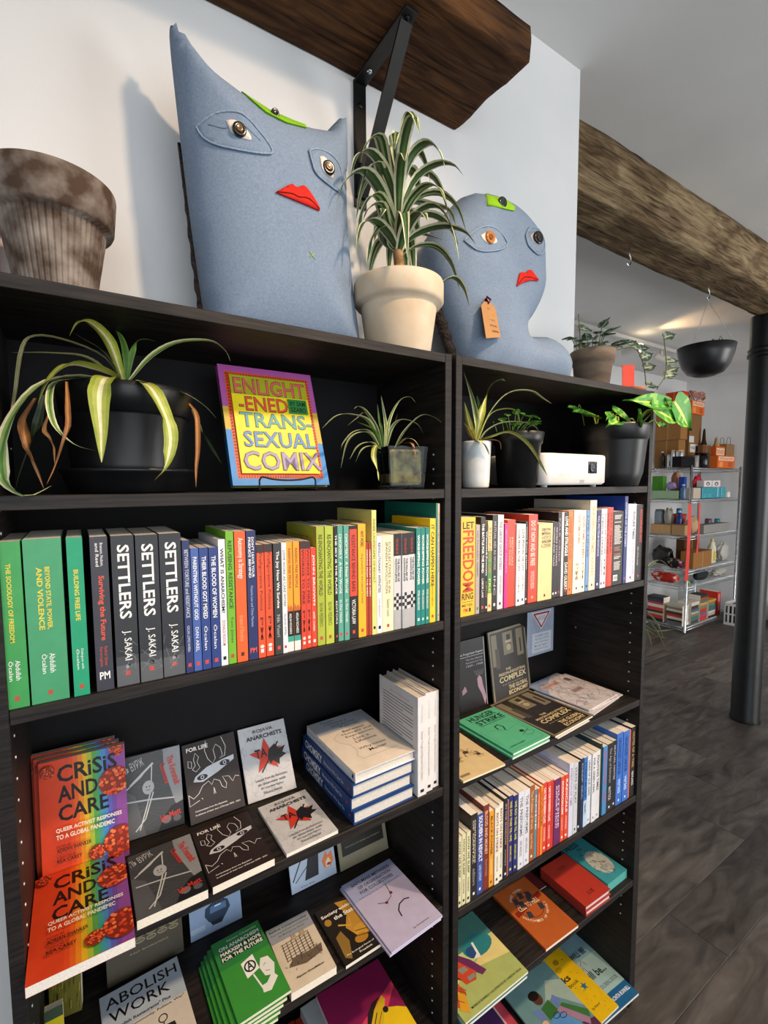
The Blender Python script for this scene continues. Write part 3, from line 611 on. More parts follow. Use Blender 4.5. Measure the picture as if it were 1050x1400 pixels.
ROW_R_LOW = [
    (0.8285, 0.0121, 0.176, '#d9d2a8', 'pale cream paperback, leftmost of three', 'HOW WE SLEEP', '#4a4630', 'notes', '#4a4630', '#1b1a1c', {}),
    (0.8415, 0.012, 0.1776, '#d9d2a8', 'pale cream paperback, middle of three', 'HOW WE SLEEP', '#4a4630', 'notes', '#4a4630', '#1b1a1c', {}),
    (0.8544, 0.0131, 0.1792, '#d9d2a8', 'pale cream paperback, rightmost of three', 'HOW WE SLEEP', '#4a4630', 'notes', '#4a4630', '#1b1a1c', {}),
    (0.8684, 0.0224, 0.2155, '#2a2829', 'black paperback left of the blue one', 'CONTRADICTIONS|OF CAPITAL', '#d8c8a8', 'editors', '#a09888', '#f2f0ea', {'back': '#2a2829'}),
    (0.8918, 0.0204, 0.2064, '#3a4f96', 'blue paperback with bold white title', 'SOLDIERS IN REVOLT', '#f2f0ea', 'DAVID CORTRIGHT', '#c8d0e8', '#f2f0ea', {'t': (0.03, 0.6, 0.25, 0.85)}),
    (0.9127, 0.0188, 0.2208, '#7a3428', 'maroon paperback', 'BLOOD AND MONEY', '#e0b8a0', 'David McNally', '#c09080', None, {}),
    (0.9326, 0.0156, 0.1984, '#e89a2c', 'amber yellow paperback', 'BLACK POWER', '#5a3410', 'MARKET', '#f0d890', '#8a4a10', {}),
    (0.9497, 0.0159, 0.2018, '#e6dfcc', 'cream-white paperback, left of two beside the black spine', 'RIOTS ON STRIKE', '#7a3a2a', 'JOSHUA CLOVER', '#4a4640', '#1b1a1c', {}),
    (0.9666, 0.0151, 0.206, '#e6dfcc', 'cream-white paperback, right of two beside the black spine', 'RIOTS ON STRIKE', '#7a3a2a', 'JOSHUA CLOVER', '#4a4640', '#1b1a1c', {}),
    (0.9827, 0.0116, 0.2139, '#2a2628', 'thin black paperback among the cream ones', 'IN THE SHADOW', '#a09aa0', 'notes', '#a09aa0', '#f2f0ea', {}),
    (0.9949, 0.0064, 0.2044, '#a8604f', 'very thin pinkish brown paperback', None, None, None, None, None, {}),
    (1.0023, 0.0153, 0.2115, '#27306e', 'navy paperback with yellow title, left of its twin', 'WE DO THIS TIL WE', '#e0d040', 'MARIAME KABA', '#e0d040', '#e0d040', {}),
    (1.0187, 0.0155, 0.2072, '#27306e', 'navy paperback with yellow title, right of its twin', 'WE DO THIS TIL WE', '#e0d040', 'MARIAME KABA', '#e0d040', '#e0d040', {}),
    (1.0353, 0.0216, 0.2106, '#d8d8de', 'white paperback with grey title, left of its twin', 'THE PREFORMS', '#6a6a75', 'IAN ANGUS', '#6a6a75', '#8a8a95', {}),
    (1.0581, 0.0209, 0.2072, '#d8d8de', 'white paperback with grey title, right of its twin', 'THE PREFORMS', '#6a6a75', 'IAN ANGUS', '#6a6a75', '#8a8a95', {}),
    (1.0801, 0.0202, 0.21, '#9a5a32', 'chestnut brown paperback', 'The Problem of Work', '#e0c090', 'Kathi Weeks', '#e0c090', '#f2f0ea', {'back': '#8a4e2c'}),
    (1.1014, 0.0099, 0.193, '#5a8a90', 'thin teal paperback beside the brown one', 'CODE', '#f2f0ea', None, None, None, {}),
    (1.112, 0.0106, 0.192, '#e2522e', 'thin red-orange paperback', 'WORKING CLASS', '#f0c0a0', None, None, None, {}),
    (1.1237, 0.0095, 0.195, '#e08a2a', 'thin amber paperback', 'WAGE', '#5a3410', None, None, None, {}),
    (1.1345, 0.0175, 0.1979, '#d8402e', 'red paperback with white title, left of its twin', 'CAN THE WORKING CLASS', '#f2f0ea', 'CHANGE', '#f0d8d0', '#f2f0ea', {}),
    (1.1532, 0.0171, 0.1953, '#d8402e', 'red paperback with white title, right of its twin', 'CAN THE WORKING CLASS', '#f2f0ea', 'CHANGE', '#f0d8d0', '#f2f0ea', {}),
    (1.1715, 0.0087, 0.1943, '#c83a32', 'thin crimson paperback', None, None, None, None, None, {}),
    (1.1815, 0.0277, 0.1915, '#6a2a5c', 'purple paperback with pale title', 'OUTSIDE|SUPPORT NOW', '#e8c8d8', None, None, None, {'t': (0.1, 0.75, 0.2, 0.85)}),
    (1.2104, 0.0154, 0.1897, '#dd5030', 'red-orange paperback with white title, left of two', 'ECOSOCIALISM', '#f2f0ea', 'LÖWY', '#f0d0c0', '#f2f0ea', {}),
    (1.2271, 0.0163, 0.19, '#e0452c', 'bright red paperback with white title, right of two', 'RADICALS', '#f2f0ea', 'notes', '#f0d0c0', '#f2f0ea', {}),
    (1.2447, 0.0192, 0.2178, '#d2d0e0', 'lilac-white paperback right of the red run', 'INVENTION OF TIME', '#8a88a0', None, None, None, {'back': '#cfd6f0'}),
    (1.2652, 0.0195, 0.2129, '#c8c8cc', 'pale grey paperback', 'STATE OF PLAY', '#6a6a72', None, None, '#1b1a1c', {}),
    (1.286, 0.0129, 0.2092, '#1f1e22', 'thin black paperback among the white ones', None, None, None, None, '#f2f0ea', {}),
    (1.3003, 0.0138, 0.213, '#22304e', 'dark navy paperback left of the bright blue one', 'DEEP SEA', '#8a9ab8', None, None, None, {}),
    (1.3151, 0.0171, 0.2106, '#3a72b8', 'bright blue paperback with pale foot', 'STRIKE MORE', '#1a3a70', 'x', '#1a3a70', None, {'x': [('R', 0.62, 1, 0, 1, '#b8cce0')]}),
    (1.3336, 0.0177, 0.2101, '#d6dae0', 'white paperback with black title, leftmost of three', 'LANDS OF OUR OWN', '#33363c', None, None, '#8a8a95', {}),
    (1.3527, 0.0187, 0.2113, '#dcdce0', 'white paperback with black title, middle of three', 'FOR A GREEN DEAL', '#33363c', None, None, '#8a8a95', {}),
    (1.3729, 0.0219, 0.2123, '#d9d6d2', 'white paperback with black title, rightmost of three', 'FIGHTING TIMES', '#33363c', None, None, '#8a8a95', {}),
    (1.397, 0.0089, 0.2271, '#1d2f33', 'very thin dark teal paperback', None, None, None, None, None, {'back': '#203a40'}),
    (1.407, 0.0221, 0.2149, '#4a86b8', 'light blue paperback with red lettering', 'BODY OF WORK', '#c0405a', 'x', '#c0405a', None, {}),
    (1.431, 0.0295, 0.2154, '#2a292c', 'black paperback with grey italic lettering', 'The Age of Extremes', '#a8a4a0', 'MATTICK', '#d8d4d0', '#f2f0ea', {}),
    (1.4621, 0.0187, 0.2155, '#252427', 'black paperback left of the bright blue pair', 'MUTUAL NOTES', '#b0acb0', None, None, '#f2f0ea', {}),
    (1.4824, 0.0327, 0.2317, '#3f70c4', 'glossy bright blue paperback, left of its twin', 'ORGANIZED LABOUR', '#14306a', 'verses', '#d0e0f8', '#f2f0ea', {}),
    (1.5167, 0.0327, 0.2285, '#3f70c4', 'glossy bright blue paperback, right of its twin', 'ORGANIZED LABOUR', '#14306a', 'verses', '#d0e0f8', '#f2f0ea', {}),
    (1.551, 0.0091, 0.2241, '#b86a50', 'very thin salmon paperback', None, None, None, None, None, {}),
    (1.561, 0.0252, 0.2296, '#2a2420', 'black paperback with small brown lettering at the right end', 'NOTES OF A TIME', '#b08a60', 'NEWLANDS', '#f2f0ea', None, {}),
]
# ---------------------------------------------------------------- books standing in rows
def row(table, y, z, where, group, depth):
    rnd = random.Random(3)
    for (x0, wd, h, colr, phrase, title, tcol, author, acol, mark, op) in table:
        d = op.get('deep', depth + rnd.uniform(-0.006, 0.006))
        yy = y + rnd.uniform(0, 0.003)
        t = wd - 0.0005
        o, fr, bk, sp, sh = book(phrase + where, d, h, t, colr, standing(x0, yy, z + 0.0003), group, back=op.get('back'),
                                 pages=rnd.choice(['#e6dccb', '#ded6c8', '#eae4da']))
        a = op.get('a', (0.64, 0.84, 0.3, 0.72)); tt = op.get('t', (0.07, 0.58, 0.25, 0.75))
        if op.get('set'):
            sp.rect(0.86, 1, 0, 1, '#5d5f62'); sp.rect(0.8, 0.86, 0, 1, '#44464a'); sh.rect(0.42, 0.62, 0.115, 0.15, '#e4e4e4'); sh.rect(0.4, 0.6, 0.07, 0.1, '#c8483a')
            for q in range(8): sp.line([(rnd.uniform(.7, .95), rnd.random()), (rnd.uniform(.7, .95), rnd.random())], 0.0004, '#8a8c90')
        if 'cap' in op: sp.rect(0, 0.07, 0, 1, op['cap']); sh.ell(0.5, 0.1, 0.28, 0.015, '#f0e0d0'); sh.ell(0.5, 0.06, 0.2, 0.01, '#3a2420')
        if op.get('raf'):
            sp.rect(0.63, 0.86, 0, 1, '#1c1a1a'); sp.rect(0.86, 0.91, 0, 1, '#3aa08c'); sp.rect(0.91, 1, 0, 1, '#e6e2dc')
            sp.poly([(0.56, 0.1), (0.6, 0.05), (0.63, 0.0), (0.63, 1), (0.6, 0.9), (0.575, 0.6), (0.6, 0.4)], '#c8642a'); a = (0.65, 0.84, 0.3, 0.7); tt = (0.06, 0.42, 0.3, 0.7)
        if op.get('rbb'):
            sp.rect(0.03, 0.62, 0.04, 0.96, '#df4a34'); tt = (0.08, 0.58, 0.28, 0.74); a = (0.65, 0.87, 0.28, 0.74)
        if op.get('fnv'):
            sp.rect(0, 0.23, 0, 1, '#231f20'); tt = (0.26, 0.5, 0.15, 0.85)
            for q in range(5):
                for k in range(3):
                    if (q + k) % 2: sp.rect(0.62 + q * 0.035, 0.655 + q * 0.035, k / 3, (k + 1) / 3, '#242424')
            sp.rect(0.795, 1, 0, 1, '#a8a9ab'); sh.ell(0.5, 0.07, 0.4, 0.03, '#222'[0:1] + '222222'); sh.ring(0.5, 0.07, 0.28, 0.02, 0.0012, '#e8e8e8'); sp.text('THE FAILURE OF', 0.05, 0.21, 0.3, 0.6, '#c8443a')
        if op.get('lfr'):
            sh.text('LET', 0.12, 0.9, 0.885, 0.955, '#1c1a1a', True); sp.text('FREEDOM', 0.13, 0.755, 0.12, 0.9, '#b8461e', True)
            sh.text('RING', 0.08, 0.88, 0.165, 0.235, '#1c1a1a', True); sh.text('MEYER', 0.1, 0.85, 0.095, 0.125, '#4a3a18'); sh.text('PM', 0.2, 0.5, 0.04, 0.08, '#b8461e', True)
            sh.rect(0.58, 0.72, 0.04, 0.08, '#4a3a18'); sh.rect(0.08, 0.88, 0.143, 0.148, '#4a3a18'); title = None
        if op.get('dbm'):
            for q, s in enumerate(['DEBATING', 'IMPERIAL', 'A HISTORY OF', 'ANARCHISM', 'K. STEVENS']):
                y1 = 0.94 - q * 0.052; sh.text(s, 0.22, 0.88, y1 - 0.034, y1, '#2a2618', q in (0, 1, 3))
                sh.rect(0.22, 0.88, y1 - 0.044, y1 - 0.04, '#2a2618')
        if op.get('blk'):
            q = 0.95
            while q > 0.2:
                e = rnd.uniform(0.6, 0.85); sh.rect(0.12, e, q - 0.011, q, '#cfcac4' if q > 0.55 or q < 0.4 else '#a06a50'); q -= 0.02 if rnd.random() > 0.15 else 0.05
            sh.rect(0.08, 0.5, 0.06, 0.14, '#ececec')
            for k in range(8): sh.rect(0.12 + k * 0.045, 0.14 + k * 0.045, 0.075, 0.125, '#1c1c1c')
        for it in op.get('x', []):
            if it[0] == 'R': sp.rect(it[1], it[2], it[3], it[4], it[5])
            elif it[0] == 'T': sp.text(it[1], it[2], it[3], it[4], it[5], it[6])
            elif it[0] == 'TH': sh.text(it[1], it[2], it[3], it[4], it[5], it[6], True)
        if title: sp.text(title, tt[0], tt[1], tt[2], tt[3], tcol, title.isupper() or 'Surviv' in title)
        if author: sp.text(author, a[0], a[1], a[2], a[3], acol)
        if mark:
            mw = min(0.0055, 0.44 * t); sh.rect(0.5 - mw / t / 2, 0.5 + mw / t / 2, 0.045, 0.045 + mw / h * 1.2, mark)
        if op.get('back'):
            for k in range(3): bk.rect(0.1, 0.75 - 0.1 * (k % 2), 0.9 - k * 0.035, 0.905 - k * 0.035, '#3a3a34')
        for f in (sp, sh, bk): f.done(o)
row(ROW_L, 0.006, ZB, ' in left row', 'books in the left upper row', 0.148)
row(ROW_R, 0.0, ZB, ' in right upper row', 'books in the right upper row', 0.15)
row(ROW_R_LOW, 0.0, ZDR, ' in right lower row', 'books in the right lower row', 0.148)

# ---------------------------------------------------------------- books lying and leaning face out
DG = 'books displayed face out'
def virus(f, cx, cy, r, seed=0):
    rn = random.Random(seed); a = f.w / f.h
    f.ell(cx, cy, r, r * a, '#8a2a16', 26)
    for k in range(46):
        q = math.sqrt(rn.random()) * 0.93; an = rn.random() * 6.283
        f.ell(cx + r * q * math.cos(an), cy + r * a * q * math.sin(an), r * 0.12, r * 0.12 * a, rn.choice(['#e2562c', '#d8482a', '#ef7a44', '#c23c22']), 7)
def crisis(label, M, t):
    o, f, bk, sp, sh = book(label, 0.133, 0.203, t, '#7a1f18', M, DG, front='#d9431f', pages='#e4ddd2')
    for k, c in enumerate(['#d9431f', '#de4a20', '#e2601f', '#e6851f', '#e3b022', '#a8b834', '#55a04a', '#3f9a8c', '#4a86c0', '#5a5fb0', '#6a4a9c', '#8a4a94']):
        if k: f.rect(0.27 + k * 0.055, 1.0 if k == 11 else 0.335 + k * 0.055, 0, 1, c)
    for i, (s, x0, x1, y0, y1) in enumerate([('CRiSiS', 0.2, 0.9, 0.8, 0.945), ('AND', 0.2, 0.66, 0.635, 0.77), ('CARE', 0.2, 0.78, 0.47, 0.605)]):
        f.text(s, x0, x1, y0, y1, '#140f10', True, 0, 0.02)
    virus(f, 0.9, 0.97, 0.09, 1); virus(f, 0.86, 0.7, 0.19, 2); virus(f, 0.9, 0.17, 0.2, 3); virus(f, 0.62, 0.13, 0.1, 4); virus(f, 0.1, 0.92, 0.08, 5)
    f.text('QUEER ACTIVIST RESPONSES', 0.17, 0.93, 0.395, 0.435, '#f0e6d0', True); f.text('TO A GLOBAL PANDEMIC', 0.17, 0.84, 0.34, 0.38, '#f0e6d0', True)
    f.text('EDITED BY', 0.17, 0.33, 0.275, 0.292, '#2a1414'); f.text('ADRIAN SHANKER', 0.17, 0.56, 0.232, 0.265, '#2a1414', True)
    f.text('FOREWORD BY', 0.17, 0.38, 0.185, 0.202, '#2a1414'); f.text('REA CAREY', 0.17, 0.45, 0.145, 0.176, '#2a1414', True)
    for q in (f, sp): q.done(o)
for k in (2, 1): crisis(['', 'rainbow-striped book with red virus balls, middle of the leaning trio at left', 'rainbow-striped book with red virus balls, rearmost of the leaning trio at left'][k],
                        leaning(0.027 - 0.006 * k, 0.172 + 0.017 * k, ZCS, 8, -3, 0.014), 0.014)
crisis('rainbow-striped book with red virus balls, front of the leaning trio at left', leaning(0.029, 0.171, ZCS, 8, -3, 0.014), 0.014)
crisis('rainbow-striped book with red virus balls lying flat on the shelf edge', lying(0.0195, -0.035, ZCS + 0.0004, 0), 0.016)

def kron(label, M, t):
    o, f, bk, sp, sh = book(label, 0.107, 0.148, t, '#3c3c3e', M, DG, front='#414244')
    f.poly([(0, 0), (0.35, 0), (0.2, 0.5), (0, 0.62)], '#56575a'); f.poly([(0.7, 1), (1, 1), (1, 0.1), (0.86, 0.3), (0.7, 0.75)], '#8a8c8f')
    rn = random.Random(4)
    for k in range(22): y = rn.random() * 0.85; f.line([(rn.random() * 0.3, y), (0.35 + rn.random() * 0.5, y + rn.uniform(-0.3, 0.3))], 0.0005, '#5e6064')
    f.text('ПЬ ВУРЖ', 0.0, 0.36, 0.82, 0.93, '#b8b8b4', False, 0, 0.3)
    f.line([(0.05, 0.6), (0.3, 0.72), (0.5, 0.86), (0.46, 0.52), (0.36, 0.3), (0.25, 0.08)], 0.0022, '#c4c4c0'); f.line([(0.05, 0.45), (0.4, 0.42), (0.85, 0.36)], 0.0028, '#b4b5b4'); f.line([(0.12, 0.64), (0.3, 0.74), (0.52, 0.86)], 0.004, '#c0c0bc')
    f.line([(0.5, 0.5), (0.35, 0.2), (0.18, 0.08)], 0.0022, '#c4c4c0'); f.ell(0.42, 0.57, 0.1, 0.085, '#a9aaa8'); f.ell(0.39, 0.58, 0.012, 0.01, '#2a2a2a', 8); f.ell(0.44, 0.58, 0.012, 0.01, '#2a2a2a', 8)
    f.line([(0.38, 0.54), (0.45, 0.54)], 0.001, '#2a2a2a'); f.poly([(0.55, 0), (1, 0), (1, 0.3), (0.8, 0.26), (0.66, 0.16)], '#1d1c1e'); f.ell(0.7, 0.12, 0.08, 0.05, '#6a6a6c', 10); f.ell(0.88, 0.1, 0.07, 0.04, '#58585a', 10)
    f.text('The Kronstadt', 0.6, 1.14, 0.66, 0.745, '#c8342c', True, 0, -1.35); f.text('Commune', 0.52, 0.9, 0.66, 0.73, '#c8342c', True, 0, -1.35)
    f.text('Ida Mett', 0.6, 0.95, 0.12, 0.2, '#c8342c', True, 0, 0.18)
    f.done(o)
kron('black and white booklet with scratched figure and red title, leaning upright', leaning(0.157, 0.20, ZCS, 20, -4, 0.012), 0.012)
kron('black and white booklet with scratched figure and red title, lying flat', lying(0.157, -0.008, ZCS + 0.0004, 0), 0.016)

COAST = [[(0.02, 0.36), (0.1, 0.3), (0.2, 0.34), (0.28, 0.42), (0.4, 0.46), (0.45, 0.4), (0.5, 0.46), (0.6, 0.42), (0.63, 0.34), (0.7, 0.3), (0.72, 0.36), (0.66, 0.46), (0.78, 0.44), (0.84, 0.36), (0.9, 0.42), (0.97, 0.4)],
         [(0.44, 0.98), (0.4, 0.86), (0.44, 0.74), (0.52, 0.66), (0.58, 0.72), (0.56, 0.84), (0.62, 0.9), (0.7, 0.84), (0.72, 0.74), (0.66, 0.7), (0.76, 0.72), (0.8, 0.84), (0.74, 0.98)],
         [(0.14, 0.66), (0.2, 0.62), (0.28, 0.66), (0.24, 0.74), (0.28, 0.8), (0.22, 0.86), (0.18, 0.78), (0.2, 0.7), (0.14, 0.66)], [(0.07, 0.7), (0.13, 0.68), (0.14, 0.76), (0.08, 0.78), (0.07, 0.7)],
         [(0.48, 0.36), (0.5, 0.28), (0.47, 0.28), (0.48, 0.36)], [(0.24, 0.28), (0.26, 0.26)], [(0.02, 0.36), (0.02, 0.22), (0.2, 0.26)]]
def forlife(label, M, t):
    o, f, bk, sp, sh = book(label, 0.11, 0.15, t, '#2a1f1e', M, DG, front='#2e2322')
    f.poly([(0.13, 0.5), (0.3, 0.47), (0.6, 0.54), (0.92, 0.64), (0.93, 0.7), (0.7, 0.68), (0.4, 0.64), (0.18, 0.56)], '#c9ccd2')
    for cx, cy in ((0.3, 0.53), (0.74, 0.63)): f.ell(cx, cy, 0.1, 0.035, '#2a2224', 12); f.ell(cx, cy, 0.035, 0.025, '#c9ccd2', 10); f.ell(cx, cy, 0.02, 0.015, '#141214', 8)
    for l in COAST: f.line(l, 0.0011, '#d8d6d4')
    f.text('FOR LIFE', 0.07, 0.47, 0.89, 0.945, '#efece8', True)
    f.text('Communiques from the Zapatistas', 0.1, 0.68, 0.125, 0.15, '#e0dcd8', True); f.text('in advance of their tour of Europe 2020 - 2021', 0.1, 0.92, 0.08, 0.105, '#e0dcd8', True)
    f.done(o)
forlife('dark brown booklet with white map outline and eyes, leaning upright', leaning(0.273, 0.176, ZCS, 31, 0, 0.010), 0.010)
forlife('dark brown booklet with white map outline and eyes, lying flat', lying(0.2715, -0.006, ZCS + 0.0004, 1.5), 0.014)

def rojava(label, M, t):
    o, f, bk, sp, sh = book(label, 0.109, 0.15, t, '#c2c4ca', M, DG, front='#c6c7cb')
    rn = random.Random(9)
    for k in range(46):
        x, y = rn.random(), rn.random(); p = [(x, y)]
        for q in range(5): x += rn.uniform(-0.09, 0.09); y += rn.uniform(-0.07, 0.07); p.append((min(max(x, 0.01), 0.99), min(max(y, 0.01), 0.99)))
        f.line(p, 0.0003, '#8a8d96')
    st = [(0.5 + (0.36 if k % 2 == 0 else 0.15) * math.sin(k * math.pi / 5) , 0.55 + (0.25 if k % 2 == 0 else 0.105) * math.cos(k * math.pi / 5)) for k in range(10)]
    f.poly(st, '#c93a2a')
    f.poly([(0.56, 0.62), (0.7, 0.68), (0.78, 0.6), (0.92, 0.62), (0.84, 0.54), (0.92, 0.5), (0.76, 0.46), (0.74, 0.38), (0.62, 0.46), (0.56, 0.42), (0.52, 0.52)], '#201e20')
    f.line([(0.36, 0.34), (0.78, 0.7)], 0.003, '#201e20')
    f.text('TA', 0.27, 0.52, 0.54, 0.66, '#1c1a1c', True); f.text('ROJAVA', 0.3, 0.72, 0.88, 0.94, '#2a2a2e'); f.text('ANARCHISTS', 0.14, 0.9, 0.8, 0.86, '#2a2a2e', True)
    for k, s in enumerate(['Lessons from the Revolution', 'an interview with', 'An anarchist fighter', 'Tekosina Anarsist']): f.text(s, 0.2 + 0.04 * k, 0.86 - 0.05 * k, 0.235 - k * 0.06, 0.27 - k * 0.06, '#3a3a40')
    f.done(o)
rojava('pale grey booklet with red and black star, leaning upright', leaning(0.391, 0.180, ZCS, 32, -2, 0.005), 0.005)
rojava('pale grey booklet with red and black star, lying flat', lying(0.406, 0.002, ZCS + 0.0004, 1.5), 0.007)

# stack of navy hardbacks, a white one on top, three white ones standing beside it
z = ZCS + 0.0004
for k in range(3):
    o, f, bk, sp, sh = book('navy blue hardback, %s of the stack of three under the white book' % ['lowest', 'middle one', 'topmost'][k], 0.155, 0.232, 0.0275, '#1c3f78',
                            lying([0.551, 0.547, 0.55][k], [0.006, 0.01, 0.008][k], z, 1), 'navy hardbacks in the stack', True, pages='#cfc9c0')
    sp.text('CHOMSKY', 0.05, 0.42, 0.12, 0.82, '#eef0f4', True); sp.text('Because We Say So', 0.46, 0.84, 0.25, 0.65, '#b8c8e4'); sp.ell(0.93, 0.45, 0.012, 0.12, '#b04040', 10)
    if k == 2: f.text('CHOMSKY', 0.1, 0.9, 0.75, 0.9, '#e8e8ec', True); f.ell(0.12, 0.4, 0.06, 0.03, '#e8b8a8', 12)
    for q in (f, sp): q.done(o)
    z += 0.0279
o, f, bk, sp, sh = book('white hardback with black lettering, shaded rear painted bluish, lying on the navy stack', 0.153, 0.226, 0.021, '#dcdfe6', lying(0.558, 0.010, z, 1), None, True, front='#e2d8cb', pages='#cfc9c0')
f.rect(0, 1, 0.73, 1, '#c4ccd8')  # shelf shadow painted as a cool zone over the warm-lit cover colour
for s, x0, x1, y in (('Noam', .2, .42, .93), ('Chomsky', .22, .62, .87), ('and James', .3, .72, .815), ('Kelman', .42, .74, .76), ('Between', .38, .76, .66), ('Thought and', .3, .84, .6), ('Expression', .34, .82, .54), ('Lies a', .42, .68, .48), ('Lifetime', .4, .76, .42), ('Why Ideas', .34, .8, .29), ('Matter', .46, .76, .23)):
    f.text(s, x0, x1, y, y + 0.045, '#4a6a80' if y > 0.7 else '#4a4440')  # letters inside the painted shadow are bluer too
f.line([(0.52, 0.70), (0.3, 0.68), (0.16, 0.6), (0.2, 0.5), (0.3, 0.42), (0.3, 0.3), (0.24, 0.22), (0.3, 0.14)], 0.0006, '#6a6460'); f.line([(0.3, 0.16), (0.86, 0.16)], 0.0006, '#6a6460')
sp.text('Between Thought and Expression', 0.06, 0.6, 0.3, 0.7, '#8a98a8'); sh.rect(0.3, 0.7, 0.03, 0.06, '#222222')
for q in (f, sp, sh): q.done(o)
for k, (x, t, h) in enumerate(((0.712, 0.023, 0.225), (0.7365, 0.0195, 0.227), (0.7575, 0.019, 0.224))):
    o, f, bk, sp, sh = book('white hardback standing by the divider, %s of three' % ['leftmost with printed back cover', 'middle', 'rightmost'][k], 0.152, h, t, '#dad6d4', standing(x, 0.004 + 0.004 * k, ZCS + 0.0004), 'white hardbacks by the divider', True, back='#dcdde2', pages='#cdc3b4')
    sp.text('Between Thought and Expression Lies a Lifetime', 0.35, 0.84, 0.3, 0.62, '#8a8278'); sp.text('Chomsky', 0.08, 0.26, 0.35, 0.6, '#a8b0ba'); sh.rect(0.3, 0.72, 0.035, 0.065, '#1c1c1c')
    if k == 0:
        for q in range(13): bk.rect(0.1, 0.88 - (q % 4 == 3) * 0.25, 0.86 - q * 0.032, 0.868 - q * 0.032, '#55555a')
        bk.rect(0.3, 0.8, 0.91, 0.915, '#9a9aa0'); bk.rect(0.1, 0.7, 0.4, 0.406, '#6a6a70')
    for q in (sp, sh, bk): q.done(o)

# ---- left case, fourth shelf
z = ZDL + 0.0004
def pamphlet_green(label, M):
    o, f, bk, sp, sh = book(label, 0.1, 0.172, 0.006, '#2f7d32', M, 'green pamphlets in the fanned pile', front='#3c8f38', pages='#ddd3c0')
    f.rect(0, 1, 0.62, 1, '#2f7d3c')
    f.text('Noam Chomsky', 0.3, 0.92, 0.92, 0.955, '#c8e0c0')
    for s, y in (('ON ANARCHISM', 0.85), ('MARXISM & HOPE', 0.78), ('FOR THE FUTURE', 0.71)): f.rect(0.08, 0.95, y - 0.006, y + 0.056, '#1a2a1a') if y < 0.8 else None; f.text(s, 0.1, 0.93, y, y + 0.048, '#f2f2ee', True)
    f.poly([(0.4, 0.38), (0.66, 0.42), (0.64, 0.62), (0.38, 0.58)], '#eef0ea'); f.ring(0.52, 0.5, 0.1, 0.06, 0.003, '#1a1a1a'); f.text('A', 0.46, 0.58, 0.455, 0.555, '#1a1a1a', True)
    f.line([(0.52, 0.39), (0.6, 0.14)], 0.003, '#e6e8e0'); f.poly([(0.7, 0.3), (0.86, 0.26), (0.94, 0.38), (0.88, 0.5), (0.74, 0.52), (0.66, 0.42)], '#e6e8e0'); f.poly([(0.56, 0.14), (0.7, 0.12), (0.9, 0.22), (0.84, 0.3), (0.68, 0.22), (0.58, 0.22)], '#e6e8e0')
    f.line([(0.74, 0.42), (0.8, 0.44)], 0.001, '#333333'); f.line([(0.74, 0.35), (0.82, 0.33)], 0.001, '#333333')
    f.done(o)
offs = [(-0.030, -0.016), (-0.024, -0.010), (-0.017, -0.006), (-0.009, -0.004), (0, 0)]
for k, (dx, dy) in enumerate(offs):
    pamphlet_green('green pamphlet with white placard drawing, %s in the fanned pile' % ['lowest', 'second from below', 'middle one', 'second from top', 'topmost'][k], lying(0.306 + dx, -0.010 + dy * 0.5, z + k * 0.0066, 1 + k * 0.3))
o, f, bk, sp, sh = book('beige booklet with ink drawing of a crate, beside the green pamphlets', 0.096, 0.146, 0.016, '#c9bfae', lying(0.4085, 0.0, z, -0.5), DG, front='#d0c3ae')
f.rect(0, 1, 0.74, 1, '#8f959c'); f.text('Radical Companionship:', 0.05, 0.95, 0.91, 0.95, '#1e1e20', True); f.text('Rejecting Animals and Embracing', 0.06, 0.94, 0.855, 0.885, '#2e2e30'); f.text('the Multispecies World', 0.2, 0.8, 0.8, 0.83, '#2e2e30')
rn = random.Random(2)
for k in range(7): f.line([(0.18 + k * 0.1, 0.4), (0.2 + k * 0.1, 0.68)], 0.0014, '#2a2320'); f.line([(0.16, 0.41 + k * 0.042), (0.82, 0.44 + k * 0.042)], 0.0012, '#3a2e28')
f.poly([(0.15, 0.32), (0.5, 0.26), (0.9, 0.3), (0.95, 0.42), (0.7, 0.4), (0.3, 0.42)], '#6a5a4c')
for k in range(26): x, y = rn.uniform(0.1, 0.9), rn.uniform(0.26, 0.44); f.line([(x, y), (x + rn.uniform(-.07, .07), y + rn.uniform(-.04, .05))], 0.0008, '#2a2320')
for x in (0.42, 0.62): f.poly([(x, 0.66), (x + 0.03, 0.76), (x + 0.07, 0.7), (x + 0.11, 0.76), (x + 0.12, 0.66)], '#b09a7c')
f.text('Alyson Goodfellow', 0.2, 0.82, 0.12, 0.155, '#1e1a18', True); f.done(o)
o, f, bk, sp, sh = book('black and gold booklet with old painting of a figure, under the lilac pamphlet', 0.098, 0.142, 0.008, '#201c18', lying(0.5235, -0.004, z, 1), DG, front='#241f1a')
f.poly([(0.5, 0.98), (0.95, 0.9), (1, 0.3), (0.9, 0.24), (0.55, 0.3), (0.42, 0.5), (0.6, 0.7)], '#b98a34'); f.ell(0.72, 0.36, 0.2, 0.1, '#c8983a'); f.ell(0.6, 0.24, 0.16, 0.07, '#b07c2a'); f.poly([(0.08, 0.1), (0.2, 0.04), (0.34, 0.3), (0.28, 0.5), (0.12, 0.44)], '#8a6a30')
f.ell(0.14, 0.72, 0.08, 0.06, '#a8802c'); f.line([(0.3, 0.6), (0.55, 0.5), (0.6, 0.62)], 0.004, '#c89a40'); f.ell(0.75, 0.82, 0.12, 0.1, '#a07828'); f.line([(0.5, 0.3), (0.9, 0.22)], 0.0016, '#4a3414'); f.line([(0.55, 0.38), (0.95, 0.3)], 0.0016, '#4a3414')
